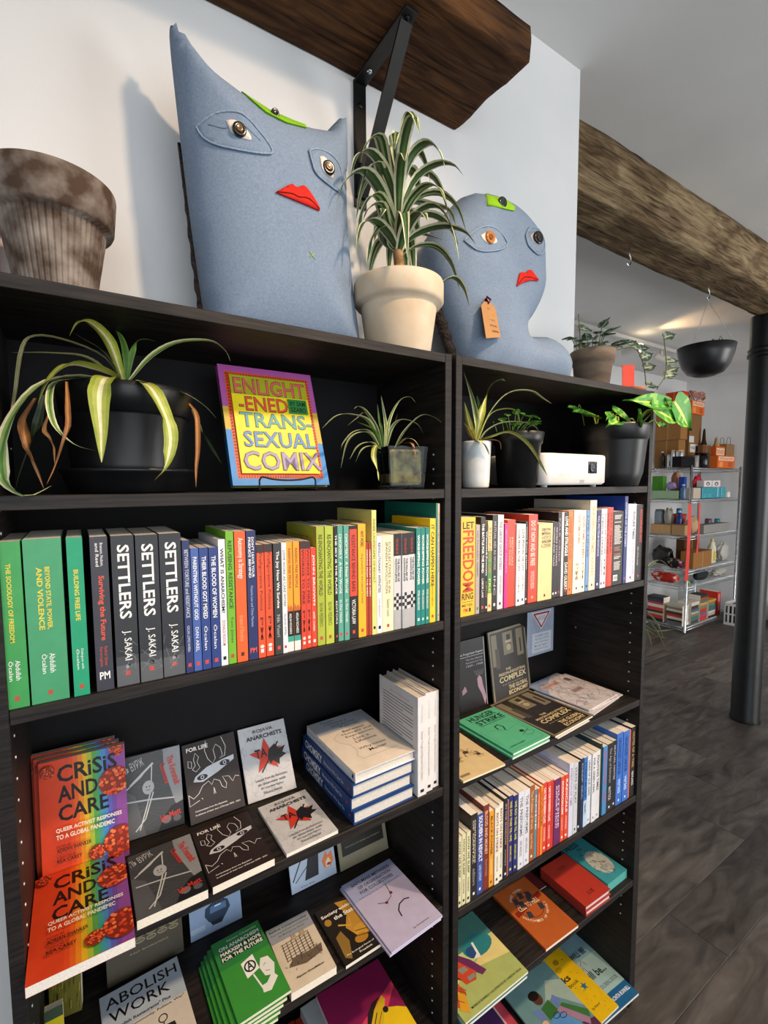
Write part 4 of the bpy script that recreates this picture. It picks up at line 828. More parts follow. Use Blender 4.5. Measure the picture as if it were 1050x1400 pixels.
f.text('Society without', 0.06, 0.96, 0.8, 0.87, '#f0eee6', True); f.text('the State', 0.3, 0.86, 0.7, 0.77, '#f0eee6', True); f.text('The Ecological Roots of', 0.12, 0.8, 0.1, 0.13, '#f0eee6'); f.text('Freedom', 0.4, 0.7, 0.05, 0.08, '#f0eee6'); f.done(o)
for k in range(2):
    o, f, bk, sp, sh = book(['lilac pamphlet peeking out under the angry-face one', 'lilac pamphlet with angry line face, hanging over the shelf edge'][k], 0.143, 0.196, 0.004, '#a9a5c4', lying(0.6115 - 0.004 * (1 - k), -0.038, z + 0.0088 + 0.0046 * k, 3), DG, front='#b4aecb', pages='#c8c4dc')
    f.rect(0, 1, 0.7, 1, '#9aa0c4')
    for s, x0, x1, y in (('ANTI-MASS METHODS', .12, .9, .9), ('OF ORGANISATION', .2, .86, .83), ('FOR COLLECTIVES', .18, .84, .76)): f.text(s, x0, x1, y, y + 0.045, '#2a2c48', True)
    f.text('Addressing mass groups for radical politics', .1, .92, .705, .725, '#3a3c58')
    f.line([(0.3, 0.55), (0.42, 0.5), (0.56, 0.54), (0.6, 0.63), (0.62, 0.72)], 0.0016, '#2a2430'); f.ell(0.43, 0.5, 0.03, 0.018, '#6a2a34', 10); f.ell(0.6, 0.58, 0.025, 0.02, '#6a2a34', 10)
    f.line([(0.48, 0.26), (0.5, 0.34), (0.58, 0.4), (0.7, 0.42), (0.78, 0.4)], 0.003, '#2a2430'); f.text('by Anonymous', 0.5, 0.8, 0.06, 0.085, '#3a3448'); f.done(o)
o, f, bk, sp, sh = book('cream booklet with large black ABOLISH lettering, rear painted bluish as in shade', 0.138, 0.2, 0.014, '#b4bcc6', lying(0.112, -0.012, z, 3), DG, front='#aab6c4')
f.rect(0, 1, 0, 0.6, '#cfc6b8'); f.text('ABOLISH', 0.06, 0.95, 0.84, 0.945, '#141416'); f.text('WORK', 0.08, 0.82, 0.7, 0.805, '#141416'); f.text('"Abolish Restaurants" Plus', 0.1, 0.8, 0.625, 0.655, '#242428', True); f.text('"Work, Community, Politics, War"', 0.08, 0.96, 0.565, 0.595, '#242428', True)  # lamplit front painted cream over the bluish shade colour of the rear
for cx, s in ((0.66, 1.0), (0.36, 0.7)): f.ring(cx, 0.48, 0.05 * s, 0.035 * s, 0.002, '#2a2622'); f.line([(cx, 0.44), (cx - 0.03, 0.28)], 0.002, '#2a2622'); f.poly([(cx - .1, .42), (cx + .12, .4), (cx + .14, .3), (cx + .04, .34), (cx - .06, .24)], '#2a2622')
f.rect(0.3, 0.9, 0.1, 0.2, '#3a322c'); f.done(o)
# leaning along the back of the fourth shelf
o, f, bk, sp, sh = book('dark olive booklet with round badges, leaning behind the ABOLISH booklet', 0.14, 0.19, 0.006, '#3a352c', leaning(0.116, 0.212, ZDL, 14, 0, 0.006), DG, front='#403a2e'); f.h *= 0.4
for k in range(5):
    for q in range(2): f.ring(0.28 + k * 0.15, 0.86 - q * 0.13 + 0.02 * (k % 2), 0.06, 0.044, 0.0022, '#8a7f62', 16); f.ell(0.28 + k * 0.15, 0.86 - q * 0.13 + 0.02 * (k % 2), 0.03, 0.022, '#6a6048', 8)
f.text('NO BORDERS', 0.3, 0.8, 0.5, 0.54, '#8a7f62', True); f.done(o)
o, f, bk, sp, sh = book('light blue card with a dark gloved hand, leaning at the shelf back', 0.11, 0.14, 0.003, '#6f86a8', leaning(0.272, 0.222, ZDL, 12, 0, 0.003), DG, front='#7f95b4'); f.h *= 0.44
f.poly([(0.36, 0.36), (0.66, 0.34), (0.78, 0.6), (0.74, 0.86), (0.66, 0.95), (0.5, 0.97), (0.4, 0.93), (0.3, 0.84), (0.28, 0.6)], '#26364c'); f.poly([(0.38, 0.62), (0.7, 0.62), (0.7, 0.84), (0.4, 0.84)], '#4a6a92'); f.rect(0.48, 0.6, 0.78, 0.83, '#b8c8dc'); f.rect(0.0, 0.28, 0.2, 0.36, '#98a8c0'); f.poly([(0.38, 0.36), (0.66, 0.36), (0.6, 0.2), (0.42, 0.22)], '#1a222e')
for k in range(4): f.line([(0.4 + k * .09, 0.84), (0.42 + k * .08, 0.94)], 0.0016, '#161e2a')
f.done(o)
o, f, bk, sp, sh = book('blue and white booklet with trees and a flame, leaning behind the painting booklet', 0.12, 0.13, 0.004, '#a9b8cc', leaning(0.499, 0.215, ZDL, 16, 0, 0.004), DG, front='#b3c2d8'); f.h *= 0.62
f.poly([(0.3, 0.2), (0.44, 0.96), (0.66, 0.98), (0.6, 0.2)], '#23252b'); f.line([(0.05, 0.3), (0.3, 0.9)], 0.003, '#2a2e36'); f.line([(0.1, 0.25), (0.5, 0.7)], 0.002, '#2a2e36'); f.poly([(0.74, 0.3), (0.7, 0.5), (0.8, 0.75), (0.84, 0.6), (0.93, 0.7), (0.96, 0.42), (0.88, 0.26)], '#e8844a'); f.poly([(0.78, 0.3), (0.78, 0.45), (0.85, 0.55), (0.9, 0.4), (0.86, 0.28)], '#f0e0b8'); f.ell(0.85, 0.36, 0.05, 0.04, '#b03028', 8)
f.text('A love letter', 0.2, 0.5, 0.06, 0.1, '#3a3c44'); f.done(o)
o, f, bk, sp, sh = book('khaki card with dark panel and small capitals, leaning near the divider', 0.145, 0.155, 0.003, '#7a745e', leaning(0.6285, 0.212, ZDL, 16, 0, 0.003), DG, front='#8a836c'); f.h *= 0.56
f.text('IN THE NAME OF SUSTAINABILITY', 0.08, 0.92, 0.84, 0.9, '#2e2b22', True); f.rect(0.07, 0.93, 0.34, 0.76, '#26241f'); f.text('POLITICS OF GREEN AUTHORITY', 0.14, 0.86, 0.53, 0.565, '#8a836c', True); f.done(o)
o, f, bk, sp, sh = book('olive yellow grassy-covered magazine leaning at the left end', 0.05, 0.15, 0.02, '#4a4414', leaning(0.024, 0.2, ZDL, 8, -6, 0.02), DG, front='#6a6424')
rn = random.Random(8)
for k in range(60): x, y = rn.random(), rn.random() * 0.9; f.line([(x * .9 + .05, y), (x * .9 + .05 + rn.uniform(-.04, .04), y + 0.1)], 0.0012, rn.choice(['#8a8430', '#4a4a18', '#a89a3a', '#3a3812']))
f.done(o)
o, f, bk, sp, sh = book('small yellow labelled book standing at the lower left corner', 0.026, 0.10, 0.012, '#b8a81c', leaning(0.0235, 0.12, ZDL, 3, 0, 0.012), DG, front='#c8b81c')
f.rect(0, 1, 0.82, 1, '#3a4a3a'); f.rect(0.2, 0.8, 0.6, 0.63, '#4a4a1c'); f.rect(0.2, 0.7, 0.5, 0.53, '#4a4a1c'); f.done(o)

# ---- left case, fifth shelf
z = ZE + 0.0004
for k, (lb, c, x, wd, t) in enumerate((('red book lying under the magenta car book', '#9a2f22', 0.5, 0.16, 0.016), ('pale grey book lying under the magenta car book', '#a8aeb4', 0.515, 0.165, 0.022))):
    o, f, bk, sp, sh = book(lb, wd, 0.2, t, c, lying(x, 0.0, z, 2), DG); z += t + 0.0004
o, f, bk, sp, sh = book('magenta book with yellow car on its cover, on the lowest visible left shelf', 0.176, 0.2, 0.012, '#d8d0cc', lying(0.5405, -0.004, z, -2), DG, front='#8c1f52')
f.poly([(0.0, 0.18), (0.25, 0.4), (0.36, 0.44), (1, 0.68), (1, 0.62), (0.6, 0.3), (0.2, 0.06), (0, 0)], '#d84060'); f.poly([(0.18, 0), (0.4, 0.16), (0.6, 0.36), (0.75, 0.46), (0.9, 0.4), (1, 0.34), (1, 0)], '#e8c41e')
f.poly([(0.3, 0.2), (0.42, 0.34), (0.6, 0.5), (0.78, 0.6), (0.8, 0.54), (0.66, 0.36), (0.5, 0.2), (0.36, 0.12)], '#d8b424'); f.poly([(0.4, 0.34), (0.5, 0.5), (0.62, 0.58), (0.74, 0.6), (0.6, 0.5), (0.5, 0.4)], '#2a2420'); f.ell(0.46, 0.17, 0.06, 0.05, '#2a2420', 14); f.ell(0.46, 0.17, 0.035, 0.03, '#d8b424', 12); f.ell(0.74, 0.44, 0.04, 0.035, '#2a2420', 12)
f.line([(0.36, 0.2), (0.62, 0.46)], 0.002, '#2a2420'); f.line([(0.42, 0.2), (0.68, 0.44)], 0.0012, '#2a2420'); f.text('ON', 0.62, 0.74, 0.12, 0.16, '#4a3a10'); f.done(o)
z = ZE + 0.0004
o, f, bk, sp, sh = book('dark red book with black blots on the lowest visible left shelf', 0.15, 0.2, 0.02, '#7a2018', lying(0.34, 0.0, z, 0), DG, front='#8a2418')
f.ell(0.7, 0.6, 0.2, 0.16, '#241410'); f.ell(0.4, 0.75, 0.1, 0.1, '#3a1a12'); f.done(o)
o, f, bk, sp, sh = book('black and white speckled book beside the dark red one', 0.14, 0.2, 0.02, '#4a4a4a', lying(0.19, 0.0, z, 0), DG, front='#5a5a5a')
for k in range(70): f.ell(rn.random() * .9 + .05, rn.random() * .9 + .05, 0.025, 0.018, rn.choice(['#9a9a9a', '#242424', '#7a7a7a']), 7)
f.done(o)

# ---- right case, third shelf
z = ZCS + 0.0004
def complexbook(label, M, t=0.005):
    o, f, bk, sp, sh = book(label, 0.19, 0.222, t, '#6a604e', M, DG, front='#79705c')
    f.rect(0.04, 0.96, 0.03, 0.97, '#2a2521')
    for x0, x1, y0, y1 in ((0.06, 0.2, 0.5, 0.94), (0.36, 0.62, 0.62, 0.94), (0.72, 0.9, 0.55, 0.94)): f.rect(x0, x1, y0, y1, '#79705c')
    f.rect(0.14, 0.24, 0.46, 0.74, '#4a4238'); f.rect(0.46, 0.56, 0.74, 0.9, '#2a2521'); f.rect(0.42, 0.58, 0.78, 0.82, '#a89c80'); f.rect(0.8, 0.84, 0.6, 0.8, '#2a2521'); f.ell(0.5, 0.72, 0.06, 0.05, '#a89c80', 10)
    f.text('THE', 0.36, 0.5, 0.4, 0.435, '#cbb68c', True); f.text('PRISON-INDUSTRIAL', 0.18, 0.9, 0.345, 0.385, '#cbb68c', True); f.text('COMPLEX', 0.18, 0.9, 0.25, 0.33, '#d6c090', True); f.text('& the War on the Poor in', 0.25, 0.8, 0.205, 0.225, '#a8987a'); f.text('THE GLOBAL', 0.4, 0.92, 0.125, 0.185, '#d6c090', True); f.text('ECONOMY', 0.4, 0.92, 0.05, 0.11, '#d6c090', True)
    f.done(o)
complexbook('dark brown block-lettered pamphlet leaning upright at the shelf back', leaning(1.176, 0.217, ZCS, 8, 5, 0.005))
o, f, bk, sp, sh = book('black pamphlet with raised pale hand, leaning behind the divider', 0.115, 0.212, 0.003, '#1c191b', leaning(1.048, 0.232, ZCS, 6, 0, 0.003), DG, front='#221f21', pages='#c8c4c4')
f.line([(0.98, 0.01), (0.98, 0.99)], 0.002, '#c8c4c8'); f.text('The Forgotten Kaptur', 0.02, 0.95, 0.78, 0.82, '#c8c0c8'); f.rect(0.02, 0.96, 0.76, 0.765, '#c8c0c8')
for k, s in enumerate(['The Sex Slavery', 'Emancipation from Trade', '1929 - 1968']): f.text(s, 0.3, 0.9, 0.70 - k * 0.045, 0.73 - k * 0.045, '#a8a0a8')
f.poly([(0.66, 0.42), (0.74, 0.46), (0.82, 0.42), (0.86, 0.3), (0.96, 0.12), (0.9, 0.02), (0.8, 0.18), (0.68, 0.3)], '#b8909a'); f.poly([(0.1, 0.3), (0.22, 0.36), (0.28, 0.28), (0.12, 0.24)], '#a88088')
for k in range(7): f.line([(0.66 + k * 0.03, 0.46), (0.56 + k * 0.06, 0.54)], 0.0006, '#a8a0a8')
f.done(o)
o, f, bk, sp, sh = book('pale map leaflet with red warning triangle, taped to the bookcase back', 0.138, 0.155, 0.001, '#9aa6bc', leaning(1.372, 0.2655 + RY, 1.156, 0, 0, 0.001), None, front='#9fabc0')
rn = random.Random(6)
for k in range(16): f.line([(rn.random(), rn.random()), (rn.random(), rn.random())], 0.0005, '#7f8aa4')
f.poly([(0.15, 0.97), (0.9, 0.97), (0.52, 0.56)], '#e2e0e4'); f.poly([(0.2, 0.945), (0.85, 0.945), (0.52, 0.59)], '#a02a34'); f.poly([(0.28, 0.91), (0.77, 0.91), (0.52, 0.645)], '#d8d6de'); f.text('GIVE YOUR|RELAX', 0.38, 0.66, 0.78, 0.87, '#9a6a74'); f.rect(0.18, 0.9, 0.06, 0.5, '#c9d0dc')
for k in range(5): f.text(['THE DUMBEST THING', 'TO DO WITH', 'your feelings', 'by', 'Nobody'][k], 0.28, 0.8, 0.41 - k * 0.075, 0.45 - k * 0.075, '#6a7488')
f.done(o)
def hunger(label, M):
    o, f, bk, sp, sh = book(label, 0.15, 0.198, 0.0055, '#3f9a7c', M, DG, front='#55b088', pages='#d4dcd0')
    f.text('HUNGER', 0.18, 0.86, 0.84, 0.96, '#12241c', True); f.text('STRIKE', 0.22, 0.92, 0.71, 0.82, '#12241c', True); f.rect(0.2, 0.9, 0.68, 0.69, '#1c3a2c')
    f.line([(0.06, 0.6), (0.06, 0.06), (0.5, 0.05), (0.92, 0.06), (0.95, 0.6)], 0.0006, '#1c3a2c'); f.line([(0.4, 0.5), (0.42, 0.58), (0.52, 0.6), (0.56, 0.52), (0.5, 0.44)], 0.004, '#1a2a22'); f.line([(0.15, 0.55), (0.35, 0.5), (0.5, 0.42), (0.85, 0.46)], 0.0006, '#2a4a3a'); f.ell(0.72, 0.3, 0.05, 0.03, '#1a2a22', 10); f.line([(0.62, 0.22), (0.9, 0.3), (0.86, 0.4)], 0.0012, '#1a2a22'); f.ring(0.8, 0.22, 0.1, 0.05, 0.0008, '#1a2a22')
    f.text('A HISTORY OF THE REFUSAL', 0.1, 0.5, 0.1, 0.125, '#1c3a2c', False); f.done(o)
hunger('mint green pamphlet under the hunger lettered one, sticking out left', lying(0.995, -0.012, z, 2)); hunger('mint green pamphlet with black hand-drawn lettering, on top of its twin', lying(1.003, -0.007, z + 0.006, 2))
o, f, bk, sp, sh = book('white printed sheet booklet peeking out under the brown pamphlet', 0.16, 0.2, 0.002, '#cfcbc8', lying(1.172, -0.012, z, 4), DG, front='#d2cecb'); f.rect(0.5, 0.9, 0.05, 0.12, '#6a6a6c'); f.done(o)
complexbook('dark brown block-lettered pamphlet lying flat beside the mint green ones', lying(1.166, -0.008, z + 0.0025, 4))
rn = random.Random(12)
for k, (lb, x, y, w_, h_, zz, rt) in enumerate((('crumpled road map leaflet lying lowest on the right shelf', 1.37, 0.012, 0.19, 0.2, 0.0, 8), ('road map leaflet lying in the middle of the map pile', 1.392, 0.03, 0.185, 0.205, 0.0035, 2), ('road map leaflet with pink header lying on top of the map pile', 1.372, 0.028, 0.19, 0.215, 0.007, 5))):
    o, f, bk, sp, sh = book(lb, w_ - 0.012, h_, 0.003, '#c3bfc4', lying(x, y, z + zz, rt), 'map leaflets in the pile', front='#c9c3c6', pages='#d8cfc4')
    f.poly([(0, 0.6), (0, 1), (0.8, 1), (0.3, 0.8)], '#8b9ebd'); f.rect(0.1, 0.62, 0.72, 0.84, '#c8a8a4'); f.rect(0.45, 0.75, 0.4, 0.5, '#a89494'); f.text('YOU ARE HERE', 0.14, 0.58, 0.76, 0.8, '#7a5a5c'); f.text('LESSONS FROM', 0.48, 0.72, 0.43, 0.47, '#4a4044'); f.rect(0.82, 0.92, 0.7, 0.8, '#5a5458')
    for q in range(70):
        a, b = rn.random(), rn.random(); p = [(a, b)]
        for s in range(3): a = min(max(a + rn.uniform(-.14, .14), 0), 1); b = min(max(b + rn.uniform(-.14, .14), 0), 1); p.append((a, b))
        f.line(p, 0.0008, rn.choice(['#6f6a72', '#7f7a84', '#5a5860']))
    f.done(o)
o, f, bk, sp, sh = book('cream pamphlet with ink animals, at the front corner by the divider', 0.133, 0.18, 0.005, '#c8b48c', lying(0.8290, -0.014, z, -2), DG, front='#d4be90', pages='#e0d4b8')
for cx, cy, s in ((0.3, 0.62, 1), (0.62, 0.48, 1.1), (0.35, 0.4, 0.8), (0.8, 0.36, 0.8)):
    f.ell(cx, cy, 0.06 * s, 0.03 * s, '#5a4a34', 9)
    for k in range(9): a = rn.random() * 6.28; f.line([(cx, cy), (cx + 0.09 * s * math.cos(a), cy + 0.06 * s * math.sin(a)), (cx + 0.13 * s * math.cos(a + .3), cy + 0.1 * s * math.sin(a + .3))], 0.0009, '#3a2e20')
f.rect(0.04, 0.24, 0.06, 0.1, '#8a7a5a'); f.done(o)

# ---- right case, fifth shelf
z = ZE + 0.0004
for k in range(2):
    o, f, bk, sp, sh = book(['red hardback lying under the other red hardback', 'red hardback with small black lettering, lying on its twin'][k], 0.122, 0.165, 0.017, '#a3342c', lying(1.3355 + 0.003 * (1 - k), -0.002, z + 0.0174 * k, -1.6), 'pair of red hardbacks', True, front='#b5382a', pages='#d6ccc8')
    f.text('THE NOTES|of the day', 0.36, 0.62, 0.74, 0.82, '#3a1414'); f.text('VOLUME|ONE', 0.38, 0.62, 0.12, 0.2, '#3a1414'); f.done(o)
o, f, bk, sp, sh = book('thin maroon leaflet behind the red hardbacks', 0.12, 0.12, 0.003, '#6a2a2c', lying(1.21, 0.135, z, -1.6), DG); f.done(o)
o, f, bk, sp, sh = book('turquoise paperback with black scribbled figure, by the right side panel', 0.108, 0.17, 0.028, '#3f8f94', lying(1.473, 0.012, z, 0), DG, front='#3f97a0', pages='#58a49c')
f.text('PRESS', 0.05, 0.62, 0.86, 0.97, '#10262c', True); f.text('No', 0.4, 0.58, 0.77, 0.83, '#10262c'); f.ell(0.56, 0.4, 0.36, 0.28, '#c0c0b4', 20)
for k in range(70): a, b = rn.uniform(.2, .92), rn.uniform(.12, .68); f.line([(a, b), (a + rn.uniform(-.1, .1), b + rn.uniform(-.07, .07)), (a + rn.uniform(-.1, .1), b + rn.uniform(-.07, .07))], 0.0009, rn.choice(['#1c2428', '#e0e0d4', '#2a4a54', '#8aa0a4']))
f.done(o)
o, f, bk, sp, sh = book('rust orange paperback with round fist emblem', 0.14, 0.2, 0.008, '#a8521f', lying(1.1495, -0.006, z, -1.6), DG, front='#b85c28')
f.ring(0.5, 0.6, 0.3, 0.21, 0.0016, '#5a2a14', 30); f.poly([(0.06, 0.52), (0.94, 0.62), (0.94, 0.7), (0.06, 0.6)], '#8a2a18'); f.text('CELL TO HELL', 0.2, 0.8, 0.57, 0.65, '#e0c8a0', True)
for cx, cy in ((0.3, 0.74), (0.5, 0.78), (0.68, 0.74), (0.36, 0.66), (0.62, 0.68), (0.7, 0.5), (0.32, 0.48)): f.poly([(cx - .07, cy - .05), (cx + .05, cy - .06), (cx + .08, cy + .03), (cx - .02, cy + .06)], '#3a3c44')
for k, s in enumerate('ANATOMIES OF REVOLT'):
    a = math.radians(200 + k * 8); f.text(s, 0.5 + 0.36 * math.cos(a) - 0.022, 0.5 + 0.36 * math.cos(a) + 0.022, 0.58 + 0.25 * math.sin(a) - 0.018, 0.58 + 0.25 * math.sin(a) + 0.018, '#ead8b8', True, 0, a + math.pi / 2) if s != ' ' else None
for k, s in enumerate('FREE RADIO'):
    a = math.radians(140 - k * 8); f.text(s, 0.5 + 0.36 * math.cos(a) - 0.022, 0.5 + 0.36 * math.cos(a) + 0.022, 0.62 + 0.25 * math.sin(a) - 0.018, 0.62 + 0.25 * math.sin(a) + 0.018, '#d8c8a8', True, 0, a - math.pi / 2) if s != ' ' else None
f.done(o)
def kid(label, w_, h_, t, M, front):
    return book(label, w_, h_, t, front, M, "children's books", front=front)
z0 = z
for k, c in enumerate(('#3a8a9a', '#c8d8c0')):
    o, f, bk, sp, sh = kid(['teal picture book lowest under the beach picture book', 'pale picture book second under the beach picture book'][k], 0.222, 0.206, 0.007, lying(0.829 + 0.001 * k, -0.024 + 0.004 * k, z0, 0), c); z0 += 0.0074
o, f, bk, sp, sh = kid('picture book with child in purple shawl by the sea, on top of its pile', 0.222, 0.206, 0.006, lying(0.83, -0.026, z0, 0), '#a9b46a')
f.rect(0, 1, 0.62, 1, '#4a7f78'); f.poly([(0, 0.3), (0.4, 0.42), (1, 0.6), (1, 0.63), (0.0, 0.63)], '#c8cf8c'); f.poly([(0.45, 0.4), (1, 0.3), (1, 0.6), (0.7, 0.5)], '#e0cf86'); f.ell(0.72, 0.6, 0.22, 0.14, '#2f7f84'); f.ell(0.6, 0.56, 0.08, 0.08, '#2a4f80', 12); f.poly([(0.56, 0.48), (0.66, 0.46), (0.7, 0.66), (0.67, 0.66), (0.64, 0.52)], '#e8e8dc')
f.poly([(0, 0.2), (0.1, 0.1), (0.22, 0.24), (0.2, 0.4), (0.12, 0.7), (0, 0.78)], '#c2502a'); f.poly([(0, 0.5), (0.1, 0.72), (0.2, 0.7), (0.26, 0.4), (0.12, 0.42)], '#c23a44'); f.line([(0.02, 0.7), (0.28, 0.36)], 0.004, '#3a1c2a')
f.poly([(0.28, 0.7), (0.36, 0.72), (0.52, 0.5), (0.6, 0.3), (0.52, 0.28), (0.4, 0.46), (0.3, 0.56)], '#6a2f5c'); f.poly([(0.26, 0.62), (0.36, 0.6), (0.48, 0.36), (0.42, 0.28), (0.28, 0.3), (0.24, 0.48)], '#c8492a'); f.poly([(0.3, 0.5), (0.4, 0.48), (0.42, 0.42), (0.32, 0.42)], '#8a8a84'); f.poly([(0.34, 0.36), (0.45, 0.36), (0.44, 0.31), (0.34, 0.31)], '#8a8a84')
f.ell(0.27, 0.72, 0.045, 0.05, '#b8703a', 12); f.ell(0.27, 0.76, 0.05, 0.03, '#2a1c18', 10); f.line([(0.26, 0.78), (0.34, 0.95)], 0.004, '#2a2024'); f.poly([(0.04, 0.12), (0.12, 0.04), (0.2, 0.24), (0.14, 0.3)], '#d89a2a')
for k in range(12): x, y = rn.uniform(0, .2), rn.uniform(.2, .7); f.line([(x, y), (x + .05, y - .06)], 0.0012, rn.choice(['#7a2a1c', '#e08a4a', '#8a3020']))
f.text('FM', 0.02, 0.2, 0.93, 0.99, '#141414', True); f.text('MONICA RUNNELS + ILLUSTRATED BY CHRISTAL VELLA', 0.16, 0.95, 0.06, 0.085, '#3a3a24'); f.done(o)

# ---- right case, bottom shelf
z = ZF + 0.0004
o, f, bk, sp, sh = kid('light blue colouring book with dark blue band, at the right bottom corner', 0.2, 0.245, 0.008, lying(1.38, -0.030, z, -3), '#7fa4b0')
f.rect(0, 1, 0, 0.2, '#1f5f8c'); f.rect(0, 1, 0.2, 0.66, '#9fbdb8'); f.text('WILL BE', 0.5, 0.85, 0.7, 0.78, '#1c1c20', True); f.text('will be...', 0.42, 0.9, 0.4, 0.5, '#1c1c20', True); f.text('COLORING BOOK', 0.5, 0.95, 0.26, 0.31, '#4a4a4c'); f.text('JACINTA BUNNELL', 0.5, 0.96, 0.08, 0.14, '#e8e8e4', True); f.poly([(0.2, 0.95), (0.4, 0.9), (0.34, 0.8), (0.16, 0.84)], '#241c2c'); f.ell(0.34, 0.66, 0.1, 0.05, '#b8303c', 12); f.line([(0.55, 0.6), (0.62, 0.66), (0.66, 0.58)], 0.003, '#9a6a5a'); f.line([(0.48, 0.52), (0.56, 0.58), (0.58, 0.5)], 0.004, '#b07a60'); f.done(o)  # lighter middle zone paints lamplight, ending at the shelf's shadow line
z += 0.0084
o, f, bk, sp, sh = kid('bright yellow activity book with teal star, overlapping the blue colouring book', 0.2, 0.222, 0.006, lying(1.283, -0.026, z, -1), '#e2b610')
f.ell(0.72, 0.86, 0.06, 0.04, '#b07a18', 12); f.ell(0.66, 0.76, 0.07, 0.04, '#c89a14', 12); f.ell(0.86, 0.84, 0.012, 0.012, '#3a4a5a', 8); f.poly([(0.8 + (0.07 if k % 2 == 0 else 0.03) * math.sin(k * math.pi / 5), 0.42 + (0.065 if k % 2 == 0 else 0.028) * math.cos(k * math.pi / 5)) for k in range(10)], '#2f6f84')
f.text('Thinks', 0.2, 0.72, 0.58, 0.67, '#1c1c20', True); f.text('a coloring book', 0.1, 0.8, 0.48, 0.55, '#4a4220'); f.text('by friend', 0.6, 0.78, 0.14, 0.18, '#4a4220')
for k in range(14): f.ell(rn.uniform(.5, .97), rn.uniform(.03, .7), 0.008, 0.008, rn.choice(['#b08a10', '#3a6a74']), 7)
f.done(o); z += 0.0064
o, f, bk, sp, sh = kid('grey-teal picture book with child in green top, on the bottom shelf', 0.2, 0.225, 0.006, lying(1.186, -0.030, z, -3), '#6a8f90')
f.poly([(0.0, 0), (1, 0), (1, 0.14), (0.6, 0.2), (0.2, 0.12), (0, 0.16)], '#5a2f48'); f.poly([(0.45, 0.55), (0.68, 0.6), (1, 0.3), (1, 0.7), (0.75, 0.8)], '#9fb2a4'); f.poly([(0.36, 0.56), (0.56, 0.6), (0.6, 0.4), (0.5, 0.34), (0.36, 0.4)], '#3a6a34'); f.poly([(0.36, 0.4), (0.58, 0.42), (0.8, 0.1), (0.7, 0.04), (0.36, 0.06)], '#5a8fc4'); f.ell(0.42, 0.68, 0.09, 0.085, '#5a3828', 14); f.ell(0.4, 0.73, 0.1, 0.06, '#1c1412', 12); f.poly([(0.2, 0.6), (0.34, 0.56), (0.34, 0.42), (0.24, 0.44)], '#6a7fb0'); f.poly([(0.58, 0.56), (0.68, 0.62), (0.74, 0.52), (0.64, 0.44)], '#6a7fb0')
f.poly([(0.56, 0.44), (0.66, 0.46), (0.92, 0.16), (0.86, 0.1)], '#a87a94'); f.poly([(0.66, 0.46), (0.72, 0.48), (1, 0.24), (0.94, 0.16)], '#3f6f38'); f.ring(0.5, 0.4, 0.06, 0.03, 0.002, '#24304a'); f.ring(0.6, 0.36, 0.06, 0.03, 0.002, '#24304a'); f.ell(0.26, 0.4, 0.06, 0.04, '#d8b088', 10); f.done(o)
o, f, bk, sp, sh = kid('purple and pink picture book with blue ovals, on the bottom shelf', 0.2, 0.22, 0.008, lying(0.975, -0.02, ZF + 0.0004, -2), '#4a2a5c')
f.rect(0.86, 1, 0, 1, '#c84a5c'); f.rect(0.83, 0.86, 0, 1, '#e0b8b0'); f.poly([(0, 0), (0.83, 0), (0.83, 0.4), (0.5, 0.3), (0.2, 0.5), (0, 0.44)], '#4f7a48'); f.ell(0.56, 0.66, 0.08, 0.13, '#7f88c0', 16); f.ell(0.3, 0.56, 0.08, 0.13, '#7f88c0', 16); f.ell(0.66, 0.3, 0.05, 0.03, '#d8c8a0', 10); f.done(o)

# ---------------------------------------------------------------- cushions on top of the bookcases
ZT = 2.0203
FLEECE = mat('blue_grey_fleece', '#73849a', '#8393a8', 260, 0.97, bump=0.12, bscale=900, spec=0.08, lo=0.3, hi=0.7)
BRAID = mat('dark_braided_trim', '#17110e', '#3a2c26', 160, 0.9, bump=0.8)
FELT = col_mat('felt_and_button_colours', 0.85, 0.2, 0.1, 300, 0.3)
BUTTON = col_mat('button_gloss', 0.2, 0.6, 0.08, 200)

